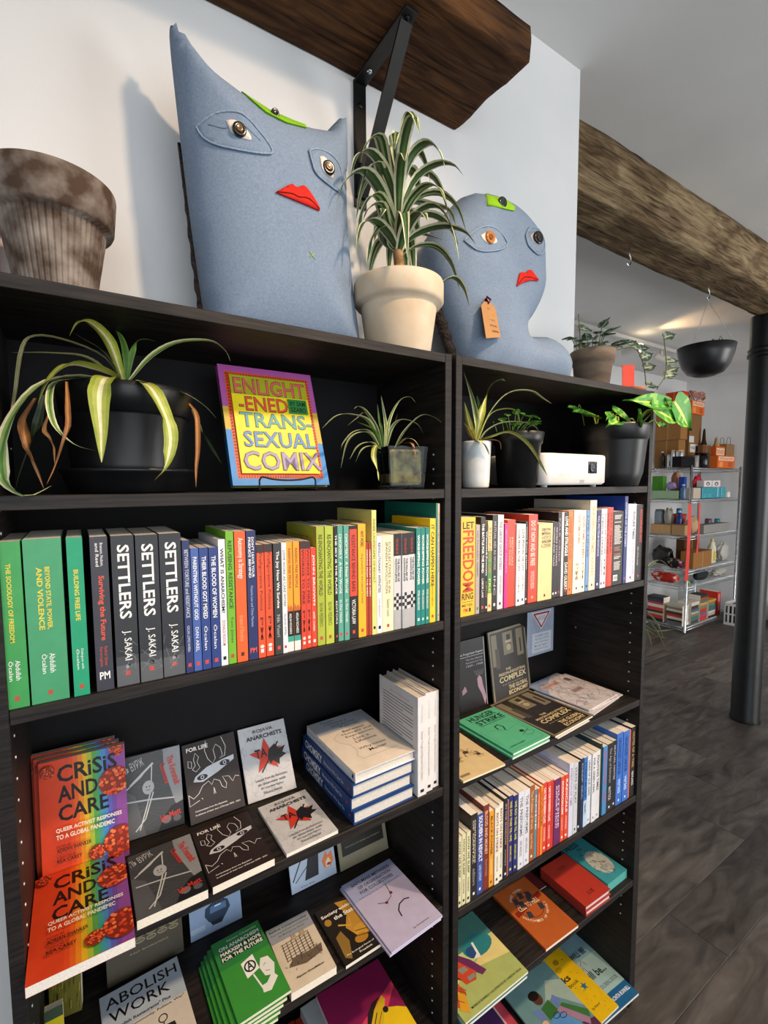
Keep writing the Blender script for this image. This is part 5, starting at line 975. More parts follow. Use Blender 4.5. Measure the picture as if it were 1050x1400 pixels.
class Cushion:
    """Stuffed cushion grown from its seam outline (x, z); front bulges towards -y."""
    def __init__(s, outline, depth, edge, tilt=0.0, n=0.014, wob=0.004, seed=0):
        P = spline(list(map(lambda q: (q[0], 0, q[1]), outline)) , len(outline) * 8)
        s.o = [(p.x, p.z) for p in P]; s.D, s.E, s.seed, s.wob = depth, edge, seed, wob
        s.z0 = min(q[1] for q in s.o); s.tilt = tilt; s.n = n
    def inside(s, x, z):
        c = False; o = s.o
        for i in range(len(o)):
            (x1, z1), (x2, z2) = o[i], o[i - 1]
            if (z1 > z) != (z2 > z) and x < (x2 - x1) * (z - z1) / (z2 - z1) + x1: c = not c
        return c
    def dist(s, x, z):
        b = 9
        for i in range(len(s.o)):
            (x1, z1), (x2, z2) = s.o[i - 1], s.o[i]; dx, dz = x2 - x1, z2 - z1; L = dx * dx + dz * dz
            t = 0 if L == 0 else max(0, min(1, ((x - x1) * dx + (z - z1) * dz) / L))
            b = min(b, math.hypot(x - x1 - t * dx, z - z1 - t * dz))
        return b
    def th(s, x, z):
        d = min(s.dist(x, z) / s.E, 1.0)
        w = noise.noise(Vector((x * 9, z * 9, s.seed))) * s.wob + noise.noise(Vector((x * 24, z * 24, s.seed + 4))) * s.wob * 0.35
        return s.D * math.sqrt(max(0, 1 - (1 - d) ** 2)) + w * d
    def sh(s, z): return s.tilt * (z - s.z0)
    def front(s, x, z, lift=0.0): return (x, -s.th(x, z) - lift + s.sh(z), z)
    def mesh(s):
        xs = [q[0] for q in s.o]; zs = [q[1] for q in s.o]; pts = list(s.o); nb = len(pts)
        x = min(xs) + s.n / 2; r = 0
        while x < max(xs):
            z = min(zs) + s.n / 2 + (s.n / 2 if r % 2 else 0)
            while z < max(zs):
                if s.inside(x, z) and s.dist(x, z) > s.n * 0.45: pts.append((x, z))
                z += s.n
            x += s.n * 0.866; r += 1
        V, E, F, *_ = delaunay_2d_cdt([Vector(p) for p in pts], [], [list(range(nb))], 1, 1e-6)
        m = MB(); m.smooth = True
        A = [s.front(v.x, v.y) for v in V]
        B = [(a[0], -(a[1] - s.sh(a[2])) * 0.8 + s.sh(a[2]), a[2]) for a in A]
        N = len(V); on = [s.dist(v.x, v.y) < 1e-4 for v in V]
        m.v = A + B
        for f in F:
            f = list(f); a, b, c = (V[f[0]], V[f[1]], V[f[2]])
            if (b.x - a.x) * (c.y - a.y) - (b.y - a.y) * (c.x - a.x) < 0: f = f[::-1]
            m.f.append(f); m.f.append([(i if on[i] else i + N) for i in f[::-1]])
            m.c += [m.cur] * 2; m.sm += [True, True]
        return m
    def patch(s, poly, c, lift=0.0025, n=0.009):
        """felt shape lying on the front surface"""
        pts = [Vector(p) for p in poly]; nb = len(pts)
        m = MB(c); m.smooth = True
        xs = [p.x for p in pts]; zs = [p.y for p in pts]
        def ins(x, z):
            k = False
            for i in range(nb):
                a, b = pts[i], pts[i - 1]
                if (a.y > z) != (b.y > z) and x < (b.x - a.x) * (z - a.y) / (b.y - a.y) + a.x: k = not k
            return k
        x = min(xs) + n
        while x < max(xs):
            z = min(zs) + n
            while z < max(zs):
                if ins(x, z): pts.append(Vector((x, z)))
                z += n
            x += n
        V, E, F, *_ = delaunay_2d_cdt(pts, [], [list(range(nb))], 1, 1e-6)
        A = [s.front(v.x, v.y, lift) for v in V]; N = len(A)
        m.v = A + [s.front(v.x, v.y, -0.001) for v in V]
        for f in F:
            f = list(f); a, b, q = (V[f[0]], V[f[1]], V[f[2]])
            if (b.x - a.x) * (q.y - a.y) - (b.y - a.y) * (q.x - a.x) < 0: f = f[::-1]
            m.f.append(f); m.c.append(m.cur); m.sm.append(True)
        for i in range(nb):
            j = (i + 1) % nb
            m.f.append([i, j, j + N, i + N]); m.c.append(m.cur); m.sm.append(False)
        return m
    def cord(s, pts, r, c, closed=False, lift=0.002):
        P = spline([s.front(x, z, lift) for x, z in (pts + pts[:1] if closed else pts)], len(pts) * 6)
        m = MB(c); m.tube(P, r, 6); return m
def sm(poly, k=4):
    return [(p.x, p.z) for p in spline([(x, 0, z) for x, z in poly + poly[:1]], len(poly) * k)][:-1]
def button(m, p, r, c, depth=0.006):
    m.color(c).lathe([(0, -0.001), (r, -0.001), (r, depth * 0.5), (r * 0.85, depth), (r * 0.6, depth * 0.75), (0, depth * 0.7)], 20, M=Matrix.Translation(p) @ Matrix.Rotation(math.radians(90), 4, 'X'))

# tall cat-eared cushion
c1 = thing('cushion', 'large blue fleece cushion with pointed ears, two eyes and red lips', 'cushion', (0.0, 0.165, ZT), group='blue face cushions')
D = -ZT
out = [(0.334, 2.021), (0.322, 2.12), (0.309, 2.25), (0.300, 2.36), (0.293, 2.45), (0.288, 2.53), (0.2885, 2.562), (0.2935, 2.571), (0.3, 2.563), (0.312, 2.548), (0.331, 2.526), (0.36, 2.504), (0.41, 2.488), (0.455, 2.478), (0.505, 2.478), (0.55, 2.481), (0.59, 2.494), (0.617, 2.524), (0.634, 2.543), (0.641, 2.535), (0.642, 2.46), (0.638, 2.35), (0.641, 2.25), (0.648, 2.165), (0.658, 2.085), (0.657, 2.021), (0.6, 2.021), (0.5, 2.021), (0.4, 2.021), (0.334, 2.021)]
cu = Cushion([(x, z + D) for x, z in out], 0.085, 0.13, 0.03)
cu.mesh().build('body', FLEECE, c1)
L = lambda q: [(x, z + D) for x, z in q]
for nm, pl in (('eye_patch', [(0.317, 2.376), (0.347, 2.396), (0.385, 2.402), (0.417, 2.384), (0.441, 2.353), (0.396, 2.34), (0.351, 2.342), (0.327, 2.356)]), ('eye_patch', [(0.517, 2.385), (0.541, 2.397), (0.589, 2.394), (0.604, 2.362), (0.587, 2.339), (0.53, 2.345)])):
    e = cu.patch(sm(L(pl)), '#5f7896').build(nm, FLEECE, c1)
    cu.cord(sm(L(pl), 2), 0.0018, '#8b9fb4', True, 0.003).build('stitched_edge', FABRIC, e)
    if pl[0][0] < 0.4: cu.cord(L([(0.335, 2.377), (0.36, 2.372), (0.385, 2.384), (0.42, 2.365)]), 0.0014, '#5c6d84').build('fold', FABRIC, e)
for pl, ctr, r in (([(0.361, 2.385), (0.378, 2.387), (0.398, 2.372), (0.402, 2.361), (0.388, 2.36), (0.37, 2.366)], (0.382, 2.372), 0.0125), ([(0.538, 2.38), (0.552, 2.384), (0.568, 2.372), (0.572, 2.357), (0.557, 2.352), (0.543, 2.36)], (0.558, 2.367), 0.0135)):
    w_ = cu.patch(sm(L(pl)), '#e2d8cc', 0.004).build('eye_white', FELT, c1)
    b_ = MB(); button(b_, Vector(cu.front(ctr[0], ctr[1] + D, 0.004)), r, '#17110e'); button(b_, Vector(cu.front(ctr[0] - 0.001, ctr[1] + D + 0.001, 0.0085)), r * 0.5, '#6a4a24', 0.002); b_.build('button', BUTTON, w_)
lp = cu.patch(sm(L([(0.445, 2.283), (0.462, 2.297), (0.477, 2.307), (0.487, 2.304), (0.502, 2.312), (0.518, 2.3), (0.535, 2.278), (0.51, 2.277), (0.485, 2.279), (0.465, 2.281)])), '#c8281e', 0.004).build('lips', FELT, c1)
cu.cord(L([(0.447, 2.284), (0.475, 2.289), (0.49, 2.287), (0.51, 2.29), (0.533, 2.279)]), 0.001, '#7a1410', False, 0.0045).build('mouth_line', FELT, lp)
g = cu.patch(L([(0.404, 2.478), (0.42, 2.471), (0.455, 2.459), (0.5, 2.458), (0.53, 2.463), (0.525, 2.446), (0.48, 2.434), (0.44, 2.437), (0.412, 2.456)]), '#7fb51e', 0.004).build('green_felt', FELT, c1)
b_ = MB(); button(b_, Vector(cu.front(0.46, 2.447 + D, 0.003)), 0.008, '#161412'); b_.build('button', BUTTON, g)
x_ = MB('#a8c83a')
for dx, dz in ((1, 1), (1, -1)): x_.tube([cu.front(0.517 - 0.006 * dx, 2.189 + D - 0.006 * dz, 0.001), cu.front(0.517 + 0.006 * dx, 2.189 + D + 0.006 * dz, 0.001)], 0.0006, 5)
x_.build('cross_stitch', FELT, c1)
P = [(q[0] + 0.001 + 0.002 * math.sin(i * 2.1), cu.sh(q[1]) + 0.010 + 0.003 * math.cos(i * 2.1), q[1]) for i, q in enumerate([(x, z) for x, z in cu.o if x < 0.335 and z < 0.36 and z > 0.0])]
m = MB(); m.tube(P, [0.003 + 0.006 * abs(1 - min(1, q[2] / 0.3)) for q in P], 8); m.build('braided_trim', BRAID, c1)
P = [(q[0] + 0.002 + 0.003 * math.sin(i * 2.1), cu.sh(q[1]) + 0.008, q[1]) for i, q in enumerate([(x, z) for x, z in cu.o if x > 0.63 and z < 0.5])]
m = MB(); m.tube(P, 0.006, 8); m.build('braided_trim', BRAID, c1)

# round-headed cushion with tail
c2 = thing('cushion', 'rounded blue fleece cushion with green third eye and paper tag, by the small potted plant', 'cushion', (0.0, 0.165, ZT), group='blue face cushions')
out = [(0.985, 2.021), (0.96, 2.07), (0.927, 2.14), (0.893, 2.21), (0.868, 2.274), (0.862, 2.325), (0.883, 2.372), (0.933, 2.43), (0.994, 2.486), (1.073, 2.503), (1.157, 2.497), (1.219, 2.467), (1.259, 2.419), (1.273, 2.331), (1.262, 2.27), (1.226, 2.212), (1.20, 2.18), (1.215, 2.165), (1.289, 2.175), (1.35, 2.158), (1.388, 2.112), (1.385, 2.06), (1.355, 2.022), (1.25, 2.021), (1.12, 2.021), (0.985, 2.021)]
cv = Cushion(L(out), 0.085, 0.10, 0.02, wob=0.012, seed=7)
cv.mesh().build('body', FLEECE, c2)
for pl in ([(0.92, 2.325), (0.962, 2.361), (1.017, 2.376), (1.065, 2.353), (1.013, 2.319), (0.951, 2.307)], [(1.128, 2.386), (1.147, 2.412), (1.185, 2.418), (1.203, 2.374), (1.17, 2.348), (1.135, 2.362)]):
    e = cv.patch(sm(L(pl)), '#6f8aa8').build('eye_patch', FLEECE, c2)
    cv.cord(sm(L(pl), 2), 0.0018, '#8b9fb4', True, 0.003).build('stitched_edge', FABRIC, e)
for pl, ctr, r, bc in (([(0.963, 2.343), (0.985, 2.356), (1.008, 2.354), (1.02, 2.343), (1.0, 2.331), (0.977, 2.331)], (0.992, 2.344), 0.015, '#b8702a'), ([(1.145, 2.39), (1.158, 2.402), (1.175, 2.404), (1.183, 2.386), (1.172, 2.37), (1.152, 2.376)], (1.167, 2.388), 0.017, '#17110e')):
    w_ = cv.patch(sm(L(pl)), '#e2d8cc', 0.004).build('eye_white', FELT, c2)
    b_ = MB(); button(b_, Vector(cv.front(ctr[0], ctr[1] + D, 0.004)), r, bc); button(b_, Vector(cv.front(ctr[0], ctr[1] + D, 0.0085)), r * 0.45, '#7a4a1c' if r < 0.016 else '#2a2018', 0.002); b_.build('button', BUTTON, w_)
lp = cv.patch(sm(L([(1.092, 2.25), (1.1, 2.275), (1.11, 2.29), (1.126, 2.293), (1.14, 2.302), (1.16, 2.294), (1.178, 2.284), (1.145, 2.276), (1.115, 2.264)])), '#c8281e', 0.004).build('lips', FELT, c2)
cv.cord(L([(1.098, 2.258), (1.12, 2.279), (1.14, 2.283), (1.172, 2.285)]), 0.001, '#7a1410', False, 0.0045).build('mouth_line', FELT, lp)
g = cv.patch(L([(1.0, 2.43), (1.012, 2.468), (1.04, 2.468), (1.066, 2.478), (1.1, 2.456), (1.09, 2.44), (1.05, 2.434)]), '#8cc022', 0.004).build('green_felt', FELT, c2)
b_ = MB(); button(b_, Vector(cv.front(1.05, 2.45 + D, 0.002)), 0.014, '#1c2a24'); b_.build('button', BUTTON, g)
P = [(q[0] - 0.003 + 0.005 * math.sin(i * 1.9), cv.sh(q[1]) + 0.004 + 0.004 * math.cos(i * 1.9), q[1]) for i, q in enumerate([(x, z) for x, z in cv.o if x < 1.0 and z < 0.25 and z > 0.0])]
m = MB(); m.tube(P, 0.013, 8); m.build('braided_trim', BRAID, c2)
tg = MB(); q0 = Vector(cv.front(0.985, 2.165 + D, 0.008))
tp = [(-0.022, 0.012), (-0.012, 0.024), (0.016, 0.024), (0.028, 0.012), (0.04, -0.055), (-0.012, -0.066)]
tg.add([q0 + Vector((x, -0.004 + 0.12 * min(z, 0), z)) for x, z in tp] + [q0 + Vector((x, -0.0028 + 0.12 * min(z, 0), z)) for x, z in tp], [list(range(6)), list(range(11, 5, -1))] + [(i, i + 6, (i + 1) % 6 + 6, (i + 1) % 6) for i in range(6)], '#b07f4c')
t_ = tag(tg.build('paper_tag', PRINT, None, (0, 0.165, ZT)), 'brown paper tag with handwriting pinned to the rounded cushion', 'tag')
w_ = MB('#3a2a1c')
for k, (a, b) in enumerate(((0.2, 0.5), (0.25, 0.8), (0.2, 0.75), (0.3, 0.85), (0.4, 0.9))):
    z_ = 0.008 - 0.013 * k; P = [q0 + Vector((-0.016 + 0.045 * (a + (b - a) * i / 12) + 0.004 * k * 0.5, -0.0047 + 0.12 * min(z_, 0), z_ + 0.003 * math.sin(i * 2.3 + k))) for i in range(13)]
    w_.tube(P, 0.0006, 4)
w_.build('handwriting', PRINT, t_)
m = MB('#6a1420'); m.tube([q0 + Vector((0.0, 0.004, 0.034)), q0 + Vector((0.002, -0.006, 0.022)), q0 + Vector((0.006, -0.008, 0.03)), q0 + Vector((-0.006, -0.006, 0.036)), q0 + Vector((0.0, 0.0, 0.03))], 0.0028, 6); m.build('ribbon', FABRIC, t_)

# ---------------------------------------------------------------- pots on top
AGED = mat('aged_brown_terracotta', '#4a3a30', '#958a80', 22, 0.9, bump=0.4, detail=7, lo=0.38, hi=0.68, spec=0.15)
CLAYW = mat('cream_clay', '#c9b294', '#d8c8b0', 12, 0.8, bump=0.08, detail=6)
CLAYP = mat('pink_clay', '#b0655c', '#c98a80', 9, 0.85, bump=0.15)
CLAYB = mat('brown_clay', '#5f5044', '#80705f', 7, 0.9, stretch=(1, 1, 4), bump=0.2)
SOIL = mat('potting_soil', '#120d0a', '#3a2a1e', 80, 0.98, bump=1.0)
BPLASTIC = mat('black_plastic', '#0d0e10', '#131417', 10, 0.36, bump=0.03, spec=0.45)
def ribs(a, r, z): return r * (1 - (0.045 * max(0, math.cos(a * 48)) ** 3 if 0.009 < z < 0.1245 and r > 0.0505 else 0))
p1 = thing('flower_pot', 'large weathered ribbed terracotta pot, empty, at the left end of the bookcase top', 'pot', (0.098, 0.135, ZT))
m = MB(); m.lathe([(0.0, 0.0), (0.050, 0.0), (0.0515, 0.010), (0.0715, 0.124), (0.0715, 0.127), (0.081, 0.129), (0.0835, 0.134), (0.088, 0.182), (0.0875, 0.187), (0.081, 0.189), (0.078, 0.185), (0.064, 0.125), (0.048, 0.02), (0, 0.018)], 432, rfun=ribs); m.build('pot_body', AGED, p1)
p2 = thing('flower_pot', 'pink clay pot half hidden behind the ribbed pot', 'pot', (-0.034, 0.215, ZT))
m = MB(); m.lathe([(0, 0), (0.052, 0), (0.056, 0.13), (0.058, 0.132), (0.059, 0.175), (0.053, 0.176), (0.05, 0.13), (0.045, 0.015), (0, 0.012)], 40); m.build('pot_body', CLAYP, p2)
p3 = thing('potted_dracaena', 'variegated dracaena in a cream clay pot between the two blue cushions', 'potted plant', (0.728, 0.095, ZT))
m = MB(); m.lathe([(0, 0), (0.066, 0), (0.069, 0.004), (0.083, 0.104), (0.083, 0.109), (0.093, 0.112), (0.0985, 0.119), (0.0985, 0.155), (0.0965, 0.160), (0.0895, 0.160), (0.087, 0.154), (0.078, 0.11), (0.063, 0.02), (0, 0.016)], 56); m.build('pot_body', CLAYW, p3)
m = MB(); m.lathe([(0.079, 0.130), (0.05, 0.136), (0.0, 0.138)], 24, caps=False); m.build('soil', SOIL, p3)
STEM = mat('tan_stem', '#7a5a34', '#a8845a', 40, 0.85, stretch=(1, 1, 4), bump=0.5)
m = MB(); m.tube([(0.0, 0.0, 0.15), (0.002, 0, 0.2), (-0.002, 0.002, 0.26), (0.0, 0.0, 0.36), (-0.004, 0, 0.44)], [0.013, 0.011, 0.012, 0.010, 0.006], 10); m.build('stem', STEM, p3)

# control points of the drooping leaves: curve, width, kind
SPIDER_BIG = [
    ([[0.1813, 0.1, 1.9174], [0.1629, 0.07, 1.9653], [0.139, 0.05, 1.9852], [0.1231, 0.04, 1.9818], [0.1106, 0.035, 1.9599]], 0.017, 'y'),
    ([[0.1864, 0.11, 1.9198], [0.1881, 0.11, 1.9613], [0.1806, 0.12, 1.9945], [0.1678, 0.13, 2.0045], [0.1606, 0.135, 2.0012]], 0.011, 'g'),
    ([[0.1886, 0.11, 1.92], [0.198, 0.11, 1.9662], [0.2054, 0.11, 1.9863], [0.2212, 0.12, 1.9949], [0.2385, 0.13, 1.9952]], 0.009, 'g'),
    ([[0.192, 0.1, 1.9185], [0.2204, 0.08, 1.953], [0.257, 0.06, 1.9767], [0.3071, 0.05, 1.9853], [0.3294, 0.04, 1.9729], [0.3398, 0.04, 1.955]], 0.014, 'c'),
    ([[0.1798, 0.12, 1.9233], [0.1548, 0.12, 1.9568], [0.1057, 0.12, 1.9737], [0.0664, 0.12, 1.9743], [0.0484, 0.13, 1.9545], [0.0343, 0.15, 1.8883], [0.03, 0.0437, 1.8115]], 0.011, 'p'),
    ([[0.1728, 0.1, 1.9164], [0.133, 0.08, 1.9414], [0.0871, 0.06, 1.9381], [0.0412, 0.05, 1.9304]], 0.011, 'p'),
    ([[0.1715, 0.08, 1.9171], [0.1403, 0.04, 1.9165], [0.1086, 0.02, 1.9147], [0.0849, 0.01, 1.8901], [0.0705, 0.005, 1.8567]], 0.026, 'y'),
    ([[0.1605, 0.07, 1.9095], [0.1079, 0.03, 1.9014], [0.0713, 0.01, 1.8789], [0.0465, 0.0, 1.8418], [0.0334, -0.01, 1.8025], [0.0289, -0.012, 1.7697], [0.035, -0.01, 1.7473], [0.0538, -0.003, 1.7345], [0.0793, 0.02, 1.747]], 0.022, 'c'),
    ([[0.1662, 0.05, 1.9086], [0.1488, -0.02, 1.8924], [0.141, -0.03, 1.8644], [0.1407, -0.033, 1.8198], [0.1397, -0.033, 1.7783]], 0.024, 'y'),
    ([[0.1922, 0.06, 1.9111], [0.2082, 0.0, 1.891], [0.2229, -0.02, 1.852], [0.2298, -0.025, 1.8146], [0.2213, -0.025, 1.7759], [0.2057, -0.025, 1.7534]], 0.022, 'y'),
    ([[0.2104, 0.1, 1.9181], [0.2543, 0.06, 1.9014], [0.2897, 0.04, 1.8801], [0.3125, 0.035, 1.8572]], 0.012, 'c'),
    ([[0.1624, 0.1, 1.9153], [0.0987, 0.05, 1.899], [0.0837, 0.02, 1.872], [0.0873, -0.0, 1.83], [0.1079, -0.01, 1.8035], [0.136, -0.012, 1.7944]], 0.008, 'c'),
    ([[0.1801, 0.12, 1.9305], [0.1557, 0.13, 1.9674], [0.1309, 0.14, 1.9849], [0.1163, 0.15, 1.9957]], 0.007, 'p'),
    ([[0.2723, 0.03, 1.8679], [0.2837, 0.02, 1.8325], [0.3025, 0.03, 1.8045], [0.3225, 0.05, 1.7827]], 0.012, 'd'),
    ([[0.1041, 0.03, 1.8939], [0.1041, 0.0, 1.8509], [0.102, -0.01, 1.82], [0.0856, -0.012, 1.7704], [0.0754, -0.005, 1.7489]], 0.007, 'b'),
    ([[0.0824, 0.02, 1.847], [0.0766, 0.01, 1.8206], [0.0839, 0.01, 1.8011], [0.0851, 0.015, 1.7763]], 0.006, 'b'),
    ([[0.2662, 0.02, 1.8752], [0.2724, 0.0, 1.8526], [0.2709, -0.01, 1.8065], [0.2672, -0.012, 1.7726], [0.267, -0.008, 1.7432]], 0.008, 'b'),
    ([[0.0655, 0.08, 1.8747], [0.0515, 0.07, 1.8408], [0.0509, 0.06, 1.8138], [0.0581, 0.06, 1.7881], [0.0688, 0.06, 1.7428]], 0.013, 'b'),
    ([[0.0739, 0.1, 1.8839], [0.0603, 0.1, 1.8285], [0.0415, 0.1, 1.7735], [0.031, 0.1, 1.7387]], 0.013, 'd'),
]
SPIDER_GLASS = [
    ([[0.692, 0.11, 1.8272], [0.6723, 0.1, 1.8687], [0.6322, 0.08, 1.8993], [0.6085, 0.07, 1.9051], [0.5923, 0.06, 1.898]], 0.008, 'c'),
    ([[0.6959, 0.11, 1.8273], [0.6923, 0.11, 1.8628], [0.6847, 0.11, 1.8945], [0.681, 0.11, 1.9229]], 0.006, 'g'),
    ([[0.6999, 0.11, 1.8274], [0.7041, 0.11, 1.8634], [0.705, 0.12, 1.9053], [0.6974, 0.12, 1.9435]], 0.009, 'c'),
    ([[0.6971, 0.1, 1.8267], [0.6985, 0.09, 1.885], [0.71, 0.07, 1.9258], [0.7322, 0.06, 1.9356], [0.7425, 0.05, 1.9209]], 0.008, 'c'),
    ([[0.6904, 0.09, 1.8257], [0.6855, 0.06, 1.8653], [0.6908, 0.03, 1.8791], [0.7214, 0.02, 1.8708], [0.733, 0.01, 1.8476]], 0.009, 'c'),
    ([[0.7209, 0.1, 1.8275], [0.7256, 0.07, 1.8607], [0.7467, 0.04, 1.8917], [0.7648, 0.02, 1.889], [0.7912, 0.01, 1.8708]], 0.009, 'c'),
    ([[0.6816, 0.1, 1.8261], [0.6286, 0.06, 1.874], [0.5682, 0.03, 1.8808], [0.5254, 0.01, 1.8726], [0.4899, 0.0, 1.8467]], 0.011, 'c'),
    ([[0.6769, 0.09, 1.8253], [0.6474, 0.07, 1.8565], [0.6136, 0.05, 1.8646], [0.5871, 0.04, 1.8691]], 0.009, 'g'),
    ([[0.6685, 0.08, 1.8212], [0.6257, 0.05, 1.8475], [0.5784, 0.02, 1.8452], [0.5482, 0.01, 1.8249], [0.5307, 0.005, 1.7763]], 0.009, 'c'),
    ([[0.675, 0.09, 1.8252], [0.6285, 0.06, 1.8546], [0.5818, 0.04, 1.8502], [0.5513, 0.03, 1.8266], [0.5447, 0.03, 1.8123]], 0.007, 'c'),
    ([[0.66, 0.07, 1.8202], [0.6131, 0.03, 1.8291], [0.5722, 0.01, 1.8189], [0.5497, 0.005, 1.793]], 0.008, 'c'),
    ([[0.66, 0.07, 1.8202], [0.6084, 0.02, 1.821], [0.5744, 0.0, 1.8114], [0.5596, 0.0, 1.7875]], 0.007, 'c'),
    ([[0.6742, 0.08, 1.8276], [0.6252, 0.03, 1.8223], [0.6071, 0.01, 1.7988], [0.6122, 0.005, 1.7701], [0.6155, 0.005, 1.7529]], 0.011, 'y'),
    ([[0.731, 0.1, 1.8344], [0.7222, 0.06, 1.8437], [0.7289, 0.04, 1.8393], [0.737, 0.03, 1.8232]], 0.007, 'c'),
    ([[0.7453, 0.1, 1.8383], [0.721, 0.04, 1.8327], [0.7232, 0.03, 1.8181], [0.7252, 0.03, 1.8043]], 0.007, 'b'),
    ([[0.7146, 0.12, 1.8286], [0.731, 0.12, 1.8741], [0.7434, 0.12, 1.908]], 0.005, 'p'),
    ([[0.6722, 0.1, 1.8608], [0.6383, 0.09, 1.8965], [0.6106, 0.08, 1.8827], [0.5822, 0.07, 1.8649]], 0.006, 'p'),
]
SPIDER_WHITE = [
    ([[0.9248, 0.06, 1.8458], [0.9239, 0.05, 1.895], [0.8969, 0.04, 1.9508], [0.8713, 0.04, 2.001]], 0.011, 'c'),
    ([[0.9296, 0.06, 1.846], [0.9334, 0.05, 1.9042], [0.9512, 0.04, 1.973], [0.9796, 0.03, 1.9947], [0.9973, 0.03, 1.9915]], 0.019, 'y'),
    ([[0.9393, 0.06, 1.8464], [0.9571, 0.04, 1.9133], [0.9969, 0.02, 1.9603], [1.0632, 0.01, 1.9703], [1.0976, 0.0, 1.9541], [1.1316, 0.0, 1.9445]], 0.013, 'c'),
    ([[0.9269, 0.05, 1.8451], [0.942, 0.03, 1.9024], [0.9727, 0.02, 1.9204], [1.012, 0.01, 1.9186], [1.0282, 0.01, 1.8883]], 0.012, 'y'),
    ([[0.9318, 0.05, 1.8453], [0.9425, 0.03, 1.8716], [0.9747, 0.01, 1.8885], [1.0532, 0.0, 1.8888], [1.0848, -0.01, 1.8629]], 0.013, 'c'),
    ([[0.9241, 0.04, 1.8476], [0.9316, 0.01, 1.8522], [0.9653, -0.01, 1.8622], [1.0119, -0.02, 1.8414], [1.0576, -0.02, 1.8029], [1.0943, -0.02, 1.7643]], 0.02, 'y'),
    ([[0.9197, 0.05, 1.8465], [0.8919, 0.01, 1.8422], [0.9004, 0.0, 1.8302], [0.9147, 0.0, 1.8107]], 0.012, 'y'),
    ([[0.9247, 0.06, 1.8493], [0.8861, 0.04, 1.8914], [0.8648, 0.03, 1.9299]], 0.013, 'y'),
    ([[0.9247, 0.06, 1.8493], [0.8814, 0.03, 1.865], [0.8537, 0.02, 1.8821]], 0.014, 'b2'),
    ([[0.9344, 0.06, 1.8497], [0.9407, 0.06, 1.9234], [0.9428, 0.07, 1.9599]], 0.01, 'g'),
    ([[0.9438, 0.05, 1.8493], [0.96, 0.03, 1.8484], [0.9692, 0.02, 1.8428], [0.9745, 0.02, 1.8256]], 0.006, 'b'),
]
# ---------------------------------------------------------------- plants
LEAFMAT = col_mat('living_leaf', 0.45, 0.35, 0.12, 90)
KIND = {  # edge, mid, centre colours
    'y': ('#8f9a34', '#a8ad4e', '#e2dcae'), 'c': ('#e0dcb4', '#8fa35a', '#4f7a36'), 'g': ('#6f9440', '#567f34', '#4a6f2e'),
    'p': ('#a8a476', '#8a8a58', '#b8b088'), 'b': ('#8a5a34', '#a8713f', '#b8854f'), 'd': ('#3a4630', '#2f3f2a', '#46563a'), 'b2': ('#c8a83a', '#8f7a2c', '#d8c878')}
def leaf_strip(m, pts, wd, cols, n=18, fold=0.35, upref=(0, 0, 1), tipk=0.45):
    """arching strap leaf: 6 longitudinal bands, folded along the midrib, tapering to the tip, with thickness"""
    P = spline(pts, n); off = (-1, -0.62, -0.22, 0, 0.22, 0.62, 1); ring = []
    for i, p in enumerate(P):
        t = (P[min(i + 1, n)] - P[max(i - 1, 0)]).normalized()
        s = t.cross(Vector(upref))
        if s.length < 0.25: s = t.cross(Vector((0, -1, 0.2)))
        s.normalize()
        if i and s.dot(ps) < 0: s = -s
        if i: s = (s + ps * 1.5).normalized(); s = (s - t * s.dot(t)).normalized()
        ps = s
        nn = s.cross(t).normalized(); 
        k = i / n; w = wd / 2 * min(1, 0.45 + 2.2 * k) * (1 if k < tipk else max(0.03, (1 - (k - tipk) / (1 - tipk)) ** 0.75))
        ring.append([p + s * (o * w) + nn * (abs(o) * w * fold) for o in off])
    V = [q for r in ring for q in r]; K = len(off)
    band = (cols[0], cols[1], cols[2], cols[2], cols[1], cols[0])
    for b in range(6):
        F = [(i * K + b, i * K + b + 1, (i + 1) * K + b + 1, (i + 1) * K + b) for i in range(n)]
        o = len(m.v) if b == 0 else o
        if b == 0: m.v += [tuple(v) for v in V]
        for f in F: m.f.append([x + o for x in f]); m.c.append(lin(band[b])); m.sm.append(True)
def add_leaves(root, table, name='leaf'):
    L0 = Vector(root.location)
    for pts, wd, kind in table:
        m = MB(); leaf_strip(m, [Vector(p) - L0 for p in pts], wd * (1.2 if kind in 'yc' else 1), KIND[kind], 20, 0.3 if kind != 'b' else 0.8)
        m.build(name if kind not in ('b',) else 'dry_leaf', LEAFMAT, root)

# dracaena leaves
rn = random.Random(21)
DRAC = ('#dcdab8', '#35522f', '#4f6a3a')
DR2 = ('#c8cca0', '#2c4a28', '#8a9a68')
for k in range(38):
    a = k * 2.39996 + rn.uniform(-.3, .3); up = k / 38; hh = 0.215 + 0.15 * up
    Ln = rn.uniform(0.115, 0.155) * (1.0 if up < 0.75 else 0.85)
    d = Vector((math.cos(a), math.sin(a), 0))
    if d.y > 0.2: Ln *= 0.72
    rise = 0.055 + 0.15 * up ** 2 + rn.uniform(-.02, .025); drop = (0.075 - 0.04 * up) * rn.uniform(.2, 1.7)
    if up > 0.85: Ln *= 0.6
    b = Vector((0, 0, hh))
    pts = [b, b + d * Ln * 0.3 + Vector((0, 0, rise * 0.5)), b + d * Ln * 0.65 + Vector((0, 0, rise * 0.62)), b + d * Ln * 0.92 + Vector((0, 0, rise * 0.55 - drop * 0.35)), b + d * Ln * 1.08 + Vector((0, 0, rise * 0.4 - drop))]
    pts = [Vector((q.x, min(q.y, 0.16 if -0.05 < q.x < 0.1 else -0.025), q.z)) for q in pts]
    m = MB(); leaf_strip(m, pts, rn.uniform(0.024, 0.034), DRAC if k % 3 else DR2, 14, 0.3); m.build('leaf', LEAFMAT, p3)
